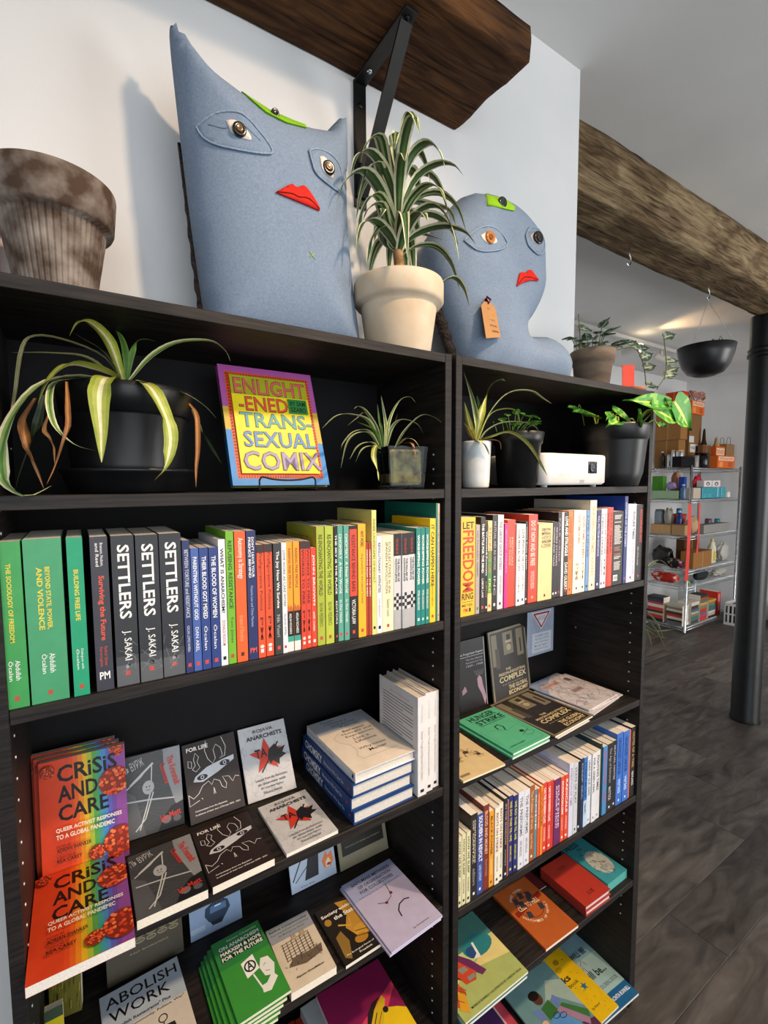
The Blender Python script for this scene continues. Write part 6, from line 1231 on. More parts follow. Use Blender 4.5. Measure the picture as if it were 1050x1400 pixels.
m = MB(); leaf_strip(m, [(0.05, -0.05, 0.14), (0.1, -0.06, 0.175), (0.13, -0.065, 0.16), (0.145, -0.07, 0.12)], 0.02, DRAC, 12); m.build('leaf', LEAFMAT, p3)

# big spider plant on the left upper shelf
s1 = thing('potted_spider_plant', 'large drooping spider plant in wide black pot with saucer, left upper shelf', 'potted plant', (0.189, 0.125, ZA + 0.0004))
m = MB(); m.lathe([(0, 0.006), (0.082, 0.006), (0.0845, 0.03), (0.094, 0.122), (0.0955, 0.125), (0.0985, 0.126), (0.1025, 0.160), (0.1035, 0.169), (0.1, 0.170), (0.097, 0.161), (0.09, 0.118), (0.08, 0.02), (0, 0.016)], 56); m.build('pot_body', BPLASTIC, s1)
m = MB(); m.lathe([(0, 0), (0.086, 0), (0.09, 0.003), (0.1, 0.032), (0.1035, 0.034), (0.1035, 0.039), (0.098, 0.039), (0.088, 0.0055), (0, 0.0055)], 56); m.build('saucer', BPLASTIC, s1)
m = MB(); m.lathe([(0.096, 0.150), (0.05, 0.156), (0, 0.158)], 24, caps=False); m.build('soil', SOIL, s1)
add_leaves(s1, SPIDER_BIG)

# small one in a square glass
GLASS, _nt, _b = base_mat('clear_glass', 0.03, 0, 0.5)
_g = _nt.nodes.new('ShaderNodeBsdfGlossy'); _g.inputs['Roughness'].default_value = 0.03; _t = _nt.nodes.new('ShaderNodeBsdfTransparent'); _t.inputs[0].default_value = (0.9, 0.95, 0.93, 1)
_f = _nt.nodes.new('ShaderNodeFresnel'); _f.inputs[0].default_value = 1.3; _x = _nt.nodes.new('ShaderNodeMixShader')
_nt.links.new(_f.outputs[0], _x.inputs[0]); _nt.links.new(_t.outputs[0], _x.inputs[1]); _nt.links.new(_g.outputs[0], _x.inputs[2]); _nt.links.new(_x.outputs[0], _nt.nodes['Material Output'].inputs[0])
ROOTS = mat('roots_and_soil', '#5a4426', '#b89e62', 45, 0.9, bump=0.8, detail=8, lo=0.35, hi=0.65)
s2 = thing('potted_spider_plant', 'small spider plant in a square clear glass vase full of roots', 'potted plant', (0.725, 0.085, ZA + 0.0004), (0, 0, math.radians(-14)))
m = MB(); g_ = 0.046
ot = [(-g_ * .86, -g_ * .86), (g_ * .86, -g_ * .86), (g_ * .86, g_ * .86), (-g_ * .86, g_ * .86)]; tp_ = [(-g_, -g_), (g_, -g_), (g_, g_), (-g_, g_)]
V = [(x, y, 0) for x, y in ot] + [(x, y, 0.092) for x, y in tp_] + [(x * .9, y * .9, 0.092) for x, y in tp_] + [(x * .88, y * .88, 0.008) for x, y in ot]
m.add(V, [(3, 2, 1, 0)] + [(i, (i + 1) % 4, (i + 1) % 4 + 4, i + 4) for i in range(4)] + [(i + 4, (i + 1) % 4 + 4, (i + 1) % 4 + 8, i + 8) for i in range(4)] + [(i + 8, (i + 1) % 4 + 8, (i + 1) % 4 + 12, i + 12) for i in range(4)] + [(12, 13, 14, 15)])
m.build('glass_vase', GLASS, s2)
m = MB(); m.cbox(-g_ * .8, g_ * .8, -g_ * .8, g_ * .8, 0.0095, 0.086, 0.006); m.build('root_ball', ROOTS, s2)
_e = s2.rotation_euler.copy(); _R = Matrix.Rotation(-_e.z, 3, 'Z')
for pts, wd, kind in SPIDER_GLASS:
    q = [_R @ (Vector(p) - Vector(s2.location)) for p in pts]
    m = MB(); leaf_strip(m, q, wd, KIND[kind], 18, 0.3); m.build('leaf' if kind != 'b' else 'dry_leaf', LEAFMAT, s2)

# right case: spider plant in a white glazed cup, leafy black pot, projector, pothos
GLAZE = mat('pale_glazed_ceramic', '#b9c4cc', '#ded6c8', 8, 0.25, stretch=(1, 1, 2), detail=3)
s3 = thing('potted_spider_plant', 'spider plant in a white glazed cup beside the divider, right upper shelf', 'potted plant', (0.9165, 0.045, ZA + 0.0004))
m = MB(); m.lathe([(0, 0.001), (0.029, 0.001), (0.031, 0.004), (0.0325, 0.02), (0.0352, 0.106), (0.0345, 0.110), (0.032, 0.109), (0.0295, 0.02), (0, 0.012)], 40); m.build('cup', GLAZE, s3)
m = MB(); m.lathe([(0.0322, 0.098), (0, 0.1)], 24, caps=False); m.build('soil', SOIL, s3)
add_leaves(s3, SPIDER_WHITE)

def broad_leaf(m, base, tip, wd, cols, up=(0, 0, 1), curl=0.012, n=10, spots=None):
    """heart-shaped leaf from base to tip, cupped, with a pale midrib"""
    b, t = Vector(base), Vector(tip); ax = (t - b); L_ = ax.length; ax.normalize()
    s = ax.cross(Vector(up)); s = s.normalized() if s.length > 0.1 else Vector((1, 0, 0)); nn = s.cross(ax).normalized()
    V = []; K = 7; offs = (-1, -0.6, -0.12, 0, 0.12, 0.6, 1)
    for i in range(n + 1):
        k = i / n; w = wd / 2 * (math.sin(math.pi * min(1, k * 1.02 + 0.10) ** 0.75)) if i < n else 0.0005
        w = max(w, 0.0005)
        for o in offs: V.append(b + ax * (L_ * k - (0.10 * L_ * abs(o) if i < 2 else 0)) + s * (o * w) + nn * (curl * (abs(o) ** 2) - curl * 1.6 * k * k))
    o0 = len(m.v); m.v += [tuple(v) for v in V]; rn2 = random.Random(int(abs(base[0]) * 9999))
    for i in range(n):
        for q in range(K - 1):
            c = cols[2] if q in (2, 3) and i < n - 2 else (cols[1] if rn2.random() < 0.25 else cols[0])
            m.f.append([o0 + i * K + q, o0 + i * K + q + 1, o0 + (i + 1) * K + q + 1, o0 + (i + 1) * K + q]); m.c.append(lin(c)); m.sm.append(True)
GREEN = ('#3f7a2a', '#5a9434', '#a8bf58'); POTHOS = ('#3f8a2c', '#7fb53a', '#bfd060'); DKLEAF = ('#2f4a30', '#4a6a48', '#93a58a')
s4 = thing('potted_plant', 'black plastic pot with small round-leaved plant, behind the white cup', 'potted plant', (1.05, 0.035, ZA + 0.0004)); s4.scale = (0.925, 0.925, 0.925)
m = MB(); m.lathe([(0, 0), (0.048, 0), (0.050, 0.012), (0.053, 0.013), (0.06, 0.115), (0.064, 0.118), (0.0685, 0.146), (0.066, 0.148), (0.062, 0.14), (0.05, 0.02), (0, 0.012)], 48); m.build('pot_body', BPLASTIC, s4)
m = MB(); m.lathe([(0.062, 0.132), (0, 0.136)], 24, caps=False); m.build('soil', SOIL, s4)
rn = random.Random(5)
for k in range(16):
    a = rn.random() * 6.28; r0 = rn.uniform(0, 0.045); b = Vector((r0 * math.cos(a) - 0.02, r0 * math.sin(a), 0.14)); h = rn.uniform(0.02, 0.055)
    st = MB('#4a6a2c'); e = b + Vector((0.02 * math.cos(a), 0.02 * math.sin(a) - 0.005, h)); st.tube([b, b.lerp(e, .5) + Vector((0, 0, .006)), e], 0.0012, 5); so = st.build('stalk', LEAFMAT, s4)
    m = MB(); broad_leaf(m, e, e + Vector((0.022 * math.cos(a), 0.022 * math.sin(a) - 0.006, rn.uniform(-0.008, 0.014))), 0.02, GREEN, curl=0.003, n=6); m.build('leaf', LEAFMAT, so)

s5 = thing('potted_pothos', 'black pot of yellow-green pothos leaning out over the right bookcase edge', 'potted plant', (1.466, 0.033, ZA + 0.0004))
m = MB(); m.lathe([(0, 0), (0.064, 0), (0.067, 0.004), (0.078, 0.04), (0.0865, 0.13), (0.0885, 0.136), (0.0905, 0.138), (0.0935, 0.17), (0.095, 0.178), (0.092, 0.179), (0.088, 0.165), (0.07, 0.02), (0, 0.012)], 56); m.build('pot_body', BPLASTIC, s5)
m = MB(); m.lathe([(0.087, 0.155), (0, 0.16)], 24, caps=False); m.build('soil', SOIL, s5)
L5 = Vector(s5.location)
for (sb, lb, tip, wd, up) in [  # stem base, leaf base, leaf tip in world, width
    ((1.43, 0.03, 1.90), (1.40, 0.0, 1.935), (1.34, -0.02, 1.925), 0.035, (0, -0.3, 1)),
    ((1.44, 0.0, 1.90), (1.45, -0.04, 1.91), (1.425, -0.07, 1.945), 0.05, (0.5, -1, 0.3)),
    ((1.42, 0.06, 1.90), (1.41, 0.09, 1.945), (1.335, 0.09, 1.975), 0.05, (0, -0.6, 1)),
    ((1.45, 0.05, 1.9), (1.45, 0.03, 1.955), (1.5, -0.01, 1.915), 0.055, (0.2, -1, 0.6)),
    ((1.40, 0.05, 1.9), (1.385, 0.04, 1.93), (1.30, 0.05, 1.955), 0.05, (0, -0.5, 1)),
    ((1.40, 0.0, 1.9), (1.395, -0.02, 1.915), (1.345, -0.02, 1.905), 0.045, (0, -0.8, 1)),
    ((1.50, 0.01, 1.9), (1.600, -0.045, 1.977), (1.385, -0.045, 1.972), 0.05, (0, -1, 0.25)),
    ((1.50, 0.0, 1.9), (1.517, -0.05, 1.955), (1.67, -0.06, 1.925), 0.07, (0.1, -1, 0.35)),
    ((1.51, 0.02, 1.9), (1.635, -0.05, 1.985), (1.74, -0.06, 1.905), 0.095, (-0.2, -1, 0.1)),
    ((1.52, 0.0, 1.9), (1.60, -0.05, 1.97), (1.585, -0.05, 1.995), 0.022, (0, -1, 0)),
    ((1.50, -0.03, 1.9), (1.53, -0.06, 1.905), (1.59, -0.06, 1.915), 0.022, (0, -1, 1))]:
    sb, lb, tip = Vector(sb) - L5, Vector(lb) - L5, Vector(tip) - L5
    st = MB('#8a9a3a'); st.tube(spline([sb, sb.lerp(lb, 0.5) + Vector((0, -0.006, 0.02)), lb], 8), 0.0024, 6); so = st.build('stalk', LEAFMAT, s5)
    m = MB(); broad_leaf(m, lb, tip, wd, POTHOS, up, 0.008, 12); m.build('leaf', LEAFMAT, so)
m = MB('#6a7a34'); m.tube(spline([(-0.05, 0.06, 0.16), (-0.055, 0.07, 0.22), (-0.07, 0.07, 0.245), (-0.075, 0.07, 0.23)], 10), 0.0016, 6); m.build('tendril', LEAFMAT, s5)

# small clay pot on the right end of the bookcase top
s6 = thing('potted_plant', 'silvery green trailing plant in a brown clay pot at the bookcase top right end', 'potted plant', (1.49, 0.125, ZT))
m = MB(); m.lathe([(0, 0), (0.045, 0), (0.047, 0.004), (0.057, 0.092), (0.062, 0.094), (0.066, 0.13), (0.063, 0.132), (0.060, 0.126), (0.052, 0.09), (0.043, 0.012), (0, 0.01)], 48); m.build('pot_body', CLAYB, s6)
m = MB(); m.lathe([(0.06, 0.118), (0, 0.122)], 24, caps=False); m.build('soil', SOIL, s6)
SILV = ('#3f5440', '#7f9080', '#b0bba4')
rn = random.Random(31)
for k in range(26):
    a = rn.random() * 6.28; r0 = rn.uniform(0.0, 0.05); b = Vector((r0 * math.cos(a), r0 * math.sin(a), 0.125)); h = rn.uniform(0.012, 0.06)
    e = b + Vector((0.025 * math.cos(a), 0.025 * math.sin(a), h)); st = MB('#5a6a44'); st.tube([b, e], 0.0014, 5); so = st.build('stalk', LEAFMAT, s6)
    m = MB(); broad_leaf(m, e, e + Vector((0.036 * math.cos(a), 0.036 * math.sin(a) - 0.008, rn.uniform(-0.004, 0.018))), 0.03, SILV, curl=0.004, n=7); m.build('leaf', LEAFMAT, so)
L6 = Vector(s6.location)
for P, leaves in (([(1.53, 0.1, 2.15), (1.60, 0.06, 2.165), (1.64, 0.05, 2.12), (1.645, 0.04, 2.05)], [0.35, 0.6, 0.8, 1.0]), ([(1.54, 0.12, 2.15), (1.62, 0.1, 2.19), (1.70, 0.1, 2.185)], [0.6, 1.0]), ([(1.63, 0.0, 2.03), (1.655, -0.01, 2.07), (1.68, 0.0, 2.12), (1.70, 0.02, 2.2)], [0.35, 0.7, 1.0]), ([(1.65, -0.01, 2.06), (1.70, 0.0, 2.09), (1.73, 0.02, 2.10)], [1.0]), ([(1.45, 0.14, 2.15), (1.445, 0.14, 2.2), (1.435, 0.14, 2.26)], [0.7])):
    Q = [Vector(p) - L6 for p in spline(P, 12)]; st = MB('#6a6a44'); st.tube(Q, 0.0018, 6); so = st.build('trailing_stem', LEAFMAT, s6)
    for f_ in leaves:
        p = Q[int(f_ * 12)]; a = rn.random() * 6.28; m = MB(); broad_leaf(m, p, p + Vector((0.036, -0.02, rn.uniform(-0.008, 0.022))), 0.036, SILV, (0.2, -1, 0.6), 0.004, 7); m.build('leaf', LEAFMAT, so)
m = MB('#d8402c'); m.cbox(0, 0.036, 0, 0.002, 0, 0.07, 0.0004, '#d8402c'); rc = tag(m.build('red_card', PRINT, None, (1.533, 0.052, ZT + 0.0125), (math.radians(-4), 0, math.radians(-35))), 'small red card standing in the saucer beside the clay pot', 'card')
m = MB(); m.lathe([(0, 0), (0.034, 0), (0.038, 0.008), (0.041, 0.011), (0.037, 0.0115), (0.044, 0.004), (0, 0.003)], 40); tag(m.build('clay_saucer', mat('orange_clay', '#b5603c', '#c87850', 10, 0.8), None, (1.556, 0.042, ZT)), 'shallow orange clay saucer under the red card', 'saucer')

# ---------------------------------------------------------------- other things on the upper shelves
WPLAST = mat('white_plastic', '#d8d6d2', '#e2e0dc', 8, 0.35)
pj = thing('projector', 'small white projector with round lens, beside the black pots on the upper shelf', 'projector', (1.107, -0.002, ZA + 0.0004))
m = MB()
def rbox(m, x0, x1, y0, y1, z0, z1, r, seg=5, c=None):
    pr = []
    for cx, cy, a0 in ((x1 - r, y0 + r, -90), (x1 - r, y1 - r, 0), (x0 + r, y1 - r, 90), (x0 + r, y0 + r, 180)):
        for k in range(seg + 1): a = math.radians(a0 + 90 * k / seg); pr.append((cx + r * math.cos(a), cy + r * math.sin(a)))
    n = len(pr); b = min(r * 0.4, 0.006); rings = []
    for z, ins in ((z0, b), (z0 + b, 0), (z1 - b, 0), (z1 - b * 0.3, b * 0.3), (z1, b)):
        mx, my = (x0 + x1) / 2, (y0 + y1) / 2
        rings.append([(mx + (x - mx) * (1 - ins / ((x1 - x0) / 2)), my + (y - my) * (1 - ins / ((y1 - y0) / 2)), z) for x, y in pr])
    V = [q for g in rings for q in g]
    F = [(i * n + k, i * n + (k + 1) % n, (i + 1) * n + (k + 1) % n, (i + 1) * n + k) for i in range(len(rings) - 1) for k in range(n)]
    m.add(V, F, c, True); m.add(rings[0], [list(range(n))[::-1]], c, False); m.add(rings[-1], [list(range(n))], c, False)
rbox(m, 0, 0.276, 0, 0.2, 0.006, 0.088, 0.022); m.build('housing', WPLAST, pj)
m = MB('#2a2c30'); rbox(m, 0.180, 0.224, -0.0012, 0.01, 0.036, 0.069, 0.004, 3, '#33363b'); lens = m.build('lens_window', GLOSSY, pj)
m = MB('#0c0d10'); m.lathe([(0, -0.0035), (0.0125, -0.0035), (0.0145, -0.0025), (0.0145, 0.004), (0, 0.004)], 28, M=Matrix.Translation((0.199, -0.0012, 0.053)) @ Matrix.Rotation(math.radians(-90), 4, 'X')); m.lathe([(0, -0.006), (0.006, -0.005), (0.0085, -0.0036)], 20, '#3a4656', Matrix.Translation((0.199, -0.0012, 0.053)) @ Matrix.Rotation(math.radians(-90), 4, 'X'), caps=False); m.build('lens', GLOSSY, lens)
f = Face((0, 0, 0.006), (1, 0, 0), (0, 0, 1), 0.276, 0.082); f.O.y = -0.0001
f.text('EPSON', 0.2, 0.36, 0.26, 0.38, '#bcbab6', True); f.rect(0.53, 0.6, 0.05, 0.16, '#8a8c90'); f.done(pj)
for x in (0.03, 0.242): m = MB('#c8c8c6'); m.lathe([(0, 0), (0.009, 0), (0.009, 0.005), (0.006, 0.0075)], 16); m.build('foot', PAINTED, pj, (x, 0.025, 0))

# comic on a wire stand
M_ = leaning(0.350, 0.082, ZA + 0.006, 20, 0, 0.014)
o, f, bk, sp, sh = book('yellow comic book with hand-drawn rainbow title, on a black wire stand', 0.196, 0.25, 0.014, '#6a6a2a', M_, None, True, front='#2a86c8', pages='#e0c8b0')
f.rect(0, 1, 0.62, 1, '#a8549c'); f.poly([(0, 0.45), (1, 0.36), (1, 0.64), (0, 0.64)], '#c8a83a'); f.rect(0.055, 0.945, 0.055, 0.945, '#d8552c')
for k in range(34):
    a = k / 34
    for x0, x1, y0, y1 in ((0.06 + 0.88 * a, 0.073 + 0.88 * a, 0.06, 0.085), (0.06 + 0.88 * a, 0.073 + 0.88 * a, 0.915, 0.94), (0.06, 0.085, 0.06 + 0.88 * a, 0.073 + 0.88 * a), (0.915, 0.94, 0.06 + 0.88 * a, 0.073 + 0.88 * a)): f.poly([(x0, y0), (x1, y0), ((x0 + x1) / 2, y1)], '#7a2a14')
f.rect(0.095, 0.905, 0.09, 0.91, '#e6d020'); f.rect(0.095, 0.905, 0.745, 0.91, '#a3a422')
for s, x0, x1, y0, y1, c, e in (('ENLIGHT', 0.13, 0.88, 0.755, 0.885, '#d0605a', '#4a2020'), ('-ENED', 0.16, 0.66, 0.61, 0.725, '#d8553c', '#4a2020'), ("TRANS-", 0.15, 0.9, 0.47, 0.59, '#4a9a9a', '#1c3440'), ('SEXUAL', 0.16, 0.9, 0.305, 0.43, '#4a86c0', '#1c2440'), ('COMIX', 0.13, 0.93, 0.115, 0.265, '#9a8ab0', '#2a2440')):
    f.text(s, x0 - 0.006, x1 + 0.006, y0 - 0.005, y1 + 0.005, e, True); f.k += 6; f.text(s, x0, x1, y0, y1, c, False); f.k += 6
f.rect(0.67, 0.88, 0.605, 0.735, '#2f7a3a'); f.text('BY SAM|SZABO', 0.69, 0.86, 0.615, 0.725, '#14301a', True)
sp.rect(0, 0.3, 0, 1, '#a8549c'); sp.rect(0.6, 1, 0, 1, '#2a86c8'); sp.text('ENLIGHTENED TRANSSEXUAL COMIX', 0.1, 0.9, 0.25, 0.75, '#2a2418', True)
for q in (f, sp): q.done(o)
st = thing('book_stand', 'black wire book stand holding up the yellow comic', 'stand', (0.448, 0.09, ZA + 0.0004))
WIRE = BLACKMETAL
for sx in (-0.056, 0.056):
    m = MB(); m.tube(spline([(sx, 0.128, 0.002), (sx, 0.03, 0.002), (sx, -0.026, 0.002), (sx, -0.030, 0.006), (sx, -0.030, 0.020)], 24), 0.0017, 8); m.build('wire_leg', WIRE, st)
    m = MB(); m.tube([(sx, 0.05, 0.002), (sx, 0.098, 0.14)], 0.0017, 8); m.build('wire_upright', WIRE, st)
m = MB(); m.tube(spline([(-0.056, -0.030, 0.020), (-0.05, -0.030, 0.026), (-0.03, -0.030, 0.022), (0, -0.030, 0.020), (0.03, -0.030, 0.022), (0.05, -0.030, 0.026), (0.056, -0.030, 0.020)], 30), 0.0017, 8); m.build('front_wire', WIRE, st)
m = MB(); m.tube([(-0.056, 0.098, 0.14), (0.056, 0.098, 0.14)], 0.0017, 8); m.build('cross_wire', WIRE, st)
# dark pot standing up on the timber shelf
m = MB(); m.lathe([(0, 0), (0.06, 0), (0.066, 0.01), (0.075, 0.14), (0.07, 0.142), (0.06, 0.01), (0, 0.008)], 40)
tag(m.build('flower_pot', BPLASTIC, None, (0.93, 0.15, 2.832)), 'black pot standing on the timber shelf, cut by the picture top', 'pot')

# kind, name, label, category, (x0, x1, y0, y1, z0, z1, side, radius), colour
RACK_ITEMS = [
    ('box', 'cardboard_box', 'brown cardboard box at the left end of the metal rack top', 'box', [6.1, 6.26, 2.011, 2.278, 1.912, 2.244, 1.0, 0.138], '#8a6238'),
    ('box', 'cardboard_box', 'brown cardboard box stacked on the lower box, metal rack top', 'box', [6.1, 6.26, 1.995, 2.278, 2.245, 2.642, 1.0, 0.146], '#93683c'),
    ('box', 'cardboard_box', 'small red box on top of the stacked cardboard boxes', 'box', [6.12, 6.24, 1.997, 2.186, 2.639, 2.801, 1.0, 0.099], '#c23a1e'),
    ('box', 'cardboard_box', 'tall narrow cardboard box with white labels on the rack top', 'box', [6.466, 6.769, 2.065, 2.165, 1.912, 2.57, 0.0, 0.072], '#7f5c3a'),
    ('box', 'orange_box', 'orange box balanced on the tall cardboard box', 'box', [6.503, 6.827, 2.065, 2.165, 2.576, 2.74, 0.0, 0.076], '#d8692c'),
    ('wire', 'plastic_bundle', 'tangled reddish plastic strips on the orange box, highest on the rack', 'bundle', [6.503, 6.966, 2.065, 2.165, 2.747, 2.876, 0.0, 0.108], '#a86a58'),
    ('cyl', 'dark_bottle', 'dark bottle with gold label, leftmost on the rack top', 'bottle', [6.0, 6.001, 2.126, 2.185, 1.912, 2.111, 1.0, 0.03], '#2a2018'),
    ('cyl', 'metal_canister', 'slim steel canister on the rack top', 'canister', [6.0, 6.001, 2.053, 2.102, 1.912, 2.072, 1.0, 0.026], '#b0b0ae'),
    ('cyl', 'metal_canister', 'tall steel canister with wooden lid, left of its twin', 'canister', [6.0, 6.001, 2.013, 2.053, 1.912, 2.121, 1.0, 0.021], '#c0beb8'),
    ('cyl', 'metal_canister', 'wide steel canister with pale wooden lid on the rack top', 'canister', [6.0, 6.001, 1.934, 2.013, 1.912, 2.117, 1.0, 0.043], '#c8c0b0'),
    ('box', 'black_box', 'low black box in the middle of the rack top', 'box', [5.802, 6.106, 1.835, 1.935, 1.912, 2.03, 0.0, 0.081], '#17171a'),
    ('cyl', 'glass_jar', 'small clear jar with straws beside the black box', 'jar', [6.187, 6.331, 1.855, 1.856, 1.912, 2.055, 0.0, 0.036], '#8a8680'),
    ('cyl', 'black_kettle', 'round black kettle on the rack top', 'kettle', [6.338, 6.599, 1.835, 1.836, 1.912, 2.093, 0.0, 0.063], '#131315'),
    ('cone', 'brown_hat', 'dark brown felt hat leaning on the tall box', 'hat', [6.653, 6.788, 1.975, 2.035, 2.2, 2.4, 0.0, 0.032], '#3a2418'),
    ('box', 'cardboard_box', 'small brown box carrying the felt hat', 'box', [6.614, 6.828, 1.975, 2.03, 1.912, 2.198, 0.0, 0.049], '#6a4a30'),
    ('cone', 'paper_cone', 'tan paper cone behind the kettle', 'cone', [6.888, 7.071, 1.935, 2.015, 2.189, 2.303, 0.0, 0.04], '#a88a60'),
    ('box', 'orange_box', 'orange lettered box at the front of the rack top right', 'box', [6.677, 7.143, 1.835, 1.925, 1.912, 2.062, 0.0, 0.103], '#d06428'),
    ('box', 'orange_box', 'orange patterned box behind the lettered one', 'box', [6.868, 7.113, 1.935, 2.055, 1.912, 2.187, 0.0, 0.054], '#c85a24'),
    ('box', 'paper_bag', 'brown paper bag with twisted handles at the rack right end', 'bag', [7.155, 7.385, 1.935, 2.055, 1.912, 2.226, 0.0, 0.063], '#8a6a48'),
    ('box', 'green_package', 'black and green package on the second rack shelf', 'package', [6.15, 6.23, 2.192, 2.321, 1.55, 1.819, 1.0, 0.065], '#4f8a34'),
    ('box', 'green_tray', 'long pale green tray at the second shelf left end', 'tray', [6.0, 6.12, 1.949, 2.244, 1.55, 1.643, 1.0, 0.155], '#8fb088'),
    ('sack', 'pink_bag', 'crumpled salmon pink plastic bag on the second shelf', 'bag', [6.25, 6.35, 2.049, 2.181, 1.55, 1.869, 1.0, 0.069], '#b8745c'),
    ('sack', 'purple_bag', 'small lilac bag lying on the green tray', 'bag', [6.03, 6.11, 2.003, 2.116, 1.645, 1.746, 1.0, 0.06], '#9a88b8'),
    ('cyl', 'spray_bottle', 'blue spray bottle on the second rack shelf', 'bottle', [6.0, 6.001, 1.887, 1.941, 1.55, 1.72, 1.0, 0.03], '#4a6a98'),
    ('box', 'blue_package', 'dark blue package behind the spray bottle', 'package', [6.2, 6.26, 1.978, 2.042, 1.55, 1.806, 1.0, 0.034], '#2a4a98'),
    ('box', 'beige_package', 'beige package beside the teal box', 'package', [6.106, 6.283, 1.835, 1.915, 1.55, 1.676, 0.0, 0.045], '#b8a898'),
    ('box', 'teal_box', 'bright teal box on the second rack shelf', 'box', [6.32, 6.794, 1.835, 1.975, 1.55, 1.681, 0.0, 0.112], '#1f8a9c'),
    ('box', 'teal_box', 'narrow teal box standing right of the wide teal box', 'box', [6.814, 6.935, 1.835, 1.975, 1.55, 1.678, 0.0, 0.027], '#2a94a4'),
    ('box', 'white_box', 'small white box on the teal box, left one', 'box', [6.404, 6.601, 1.855, 1.935, 1.684, 1.76, 0.0, 0.047], '#d8ccc8'),
    ('box', 'white_box', 'small white box on the teal box, right one', 'box', [6.62, 6.826, 1.855, 1.935, 1.682, 1.76, 0.0, 0.047], '#d8ccc8'),
    ('sack', 'red_bag', 'bright red bag behind the beige package', 'bag', [6.622, 6.854, 2.035, 2.115, 1.55, 1.834, 0.0, 0.054], '#c8283c'),
    ('cyl', 'paper_roll', 'white paper roll right of the teal boxes', 'roll', [6.997, 7.143, 1.835, 1.836, 1.55, 1.622, 0.0, 0.032], '#d8d6d0'),
    ('cyl', 'glass_jar', 'large grey glass jar at the third shelf left end', 'jar', [6.19, 6.191, 2.211, 2.324, 1.129, 1.413, 1.0, 0.056], '#7a8890'),
    ('sack', 'clear_bag', 'clear plastic bag of trinkets beside the grey jar', 'bag', [6.19, 6.29, 2.102, 2.203, 1.129, 1.444, 1.0, 0.052], '#a8a296'),
    ('cyl', 'blue_bottle', 'deep blue bottle with silver cap on the third shelf', 'bottle', [6.18, 6.181, 1.992, 2.065, 1.129, 1.406, 1.0, 0.039], '#1c2a78'),
    ('bowl', 'red_bowl', 'red plastic bowl behind the blue bottle', 'bowl', [6.3, 6.4, 2.031, 2.188, 1.129, 1.353, 1.0, 0.082], '#c8401e'),
    ('box', 'wooden_tray', 'long pale wooden tray at the third shelf left end', 'tray', [6.0, 6.16, 2.013, 2.244, 1.129, 1.242, 1.0, 0.12], '#b8905c'),
    ('box', 'wooden_tray', 'pale wooden tray beside the rack front post', 'tray', [6.0, 6.16, 1.864, 2.005, 1.129, 1.247, 1.0, 0.077], '#b08a58'),
    ('sack', 'cloth_bundle', 'tan cloth bundle on the third shelf', 'bundle', [6.187, 6.386, 1.855, 1.975, 1.129, 1.34, 0.0, 0.049], '#b89a78'),
    ('cyl', 'purple_jar', 'small purple jar on the third shelf', 'jar', [6.843, 7.024, 1.965, 1.966, 1.129, 1.279, 0.0, 0.04], '#6a4a68'),
    ('cyl', 'teal_cup', 'small teal cup on the third shelf', 'cup', [7.086, 7.233, 1.965, 1.966, 1.129, 1.269, 0.0, 0.032], '#2a7a88'),
    ('box', 'grey_tray', 'shallow grey metal tray on the third shelf', 'tray', [6.411, 7.08, 1.835, 1.935, 1.129, 1.232, 0.0, 0.153], '#8a8680'),
    ('sack', 'black_bag', 'bulky black bag at the fourth shelf left end', 'bag', [6.16, 6.36, 2.088, 2.344, 0.727, 0.949, 1.0, 0.129], '#1c1c1e'),
    ('box', 'brown_crate', 'brown crate at the back of the fourth shelf', 'crate', [6.534, 6.918, 2.095, 2.195, 0.727, 1.036, 0.0, 0.09], '#5a3c24'),
    ('box', 'carton', 'open brown carton on the fourth shelf', 'carton', [6.176, 6.638, 1.835, 1.975, 0.727, 0.922, 0.0, 0.112], '#95673a'),
    ('jug', 'plastic_jug', 'white plastic jug with yellow label on the fourth shelf', 'jug', [6.707, 6.947, 1.855, 1.856, 0.727, 1.033, 0.0, 0.054], '#d8d4b8'),
    ('sack', 'clear_bag', 'clear crumpled bag right of the white jug', 'bag', [6.967, 7.24, 1.855, 1.955, 0.727, 0.975, 0.0, 0.063], '#b8b4ac'),
    ('sack', 'patterned_cloth', 'black cloth with pink and green patches on the fourth shelf', 'cloth', [6.0, 6.12, 1.879, 2.093, 0.727, 0.849, 1.0, 0.116], '#2a2a2c'),
    ('sack', 'flower_cloth', 'red flowered cloth pile on the fifth shelf', 'cloth', [6.0, 6.16, 1.926, 2.244, 0.542, 0.67, 1.0, 0.168], '#b8342a'),
    ('sack', 'pink_cloth', 'pink cloth behind the red flowered one', 'cloth', [6.2, 6.3, 2.191, 2.303, 0.542, 0.687, 1.0, 0.056], '#b87a80'),
    ('ball', 'green_ball', 'small green ball beside the rack post', 'ball', [6.071, 6.194, 1.835, 1.836, 0.542, 0.596, 0.0, 0.032], '#6f9a3a'),
    ('ball', 'blue_ball', 'small grey-blue ball right of the green one', 'ball', [6.212, 6.338, 1.835, 1.836, 0.542, 0.579, 0.0, 0.032], '#5f7a8c'),
    ('sack', 'dark_cloth', 'dark grey tools bundle on the fifth shelf', 'bundle', [6.428, 6.752, 1.865, 1.985, 0.542, 0.666, 0.0, 0.076], '#33363a'),
    ('sack', 'bubble_wrap', 'roll of pale bubble wrap at the fifth shelf right end', 'wrap', [6.871, 7.24, 1.865, 1.965, 0.542, 0.641, 0.0, 0.099], '#b0aca2'),
]
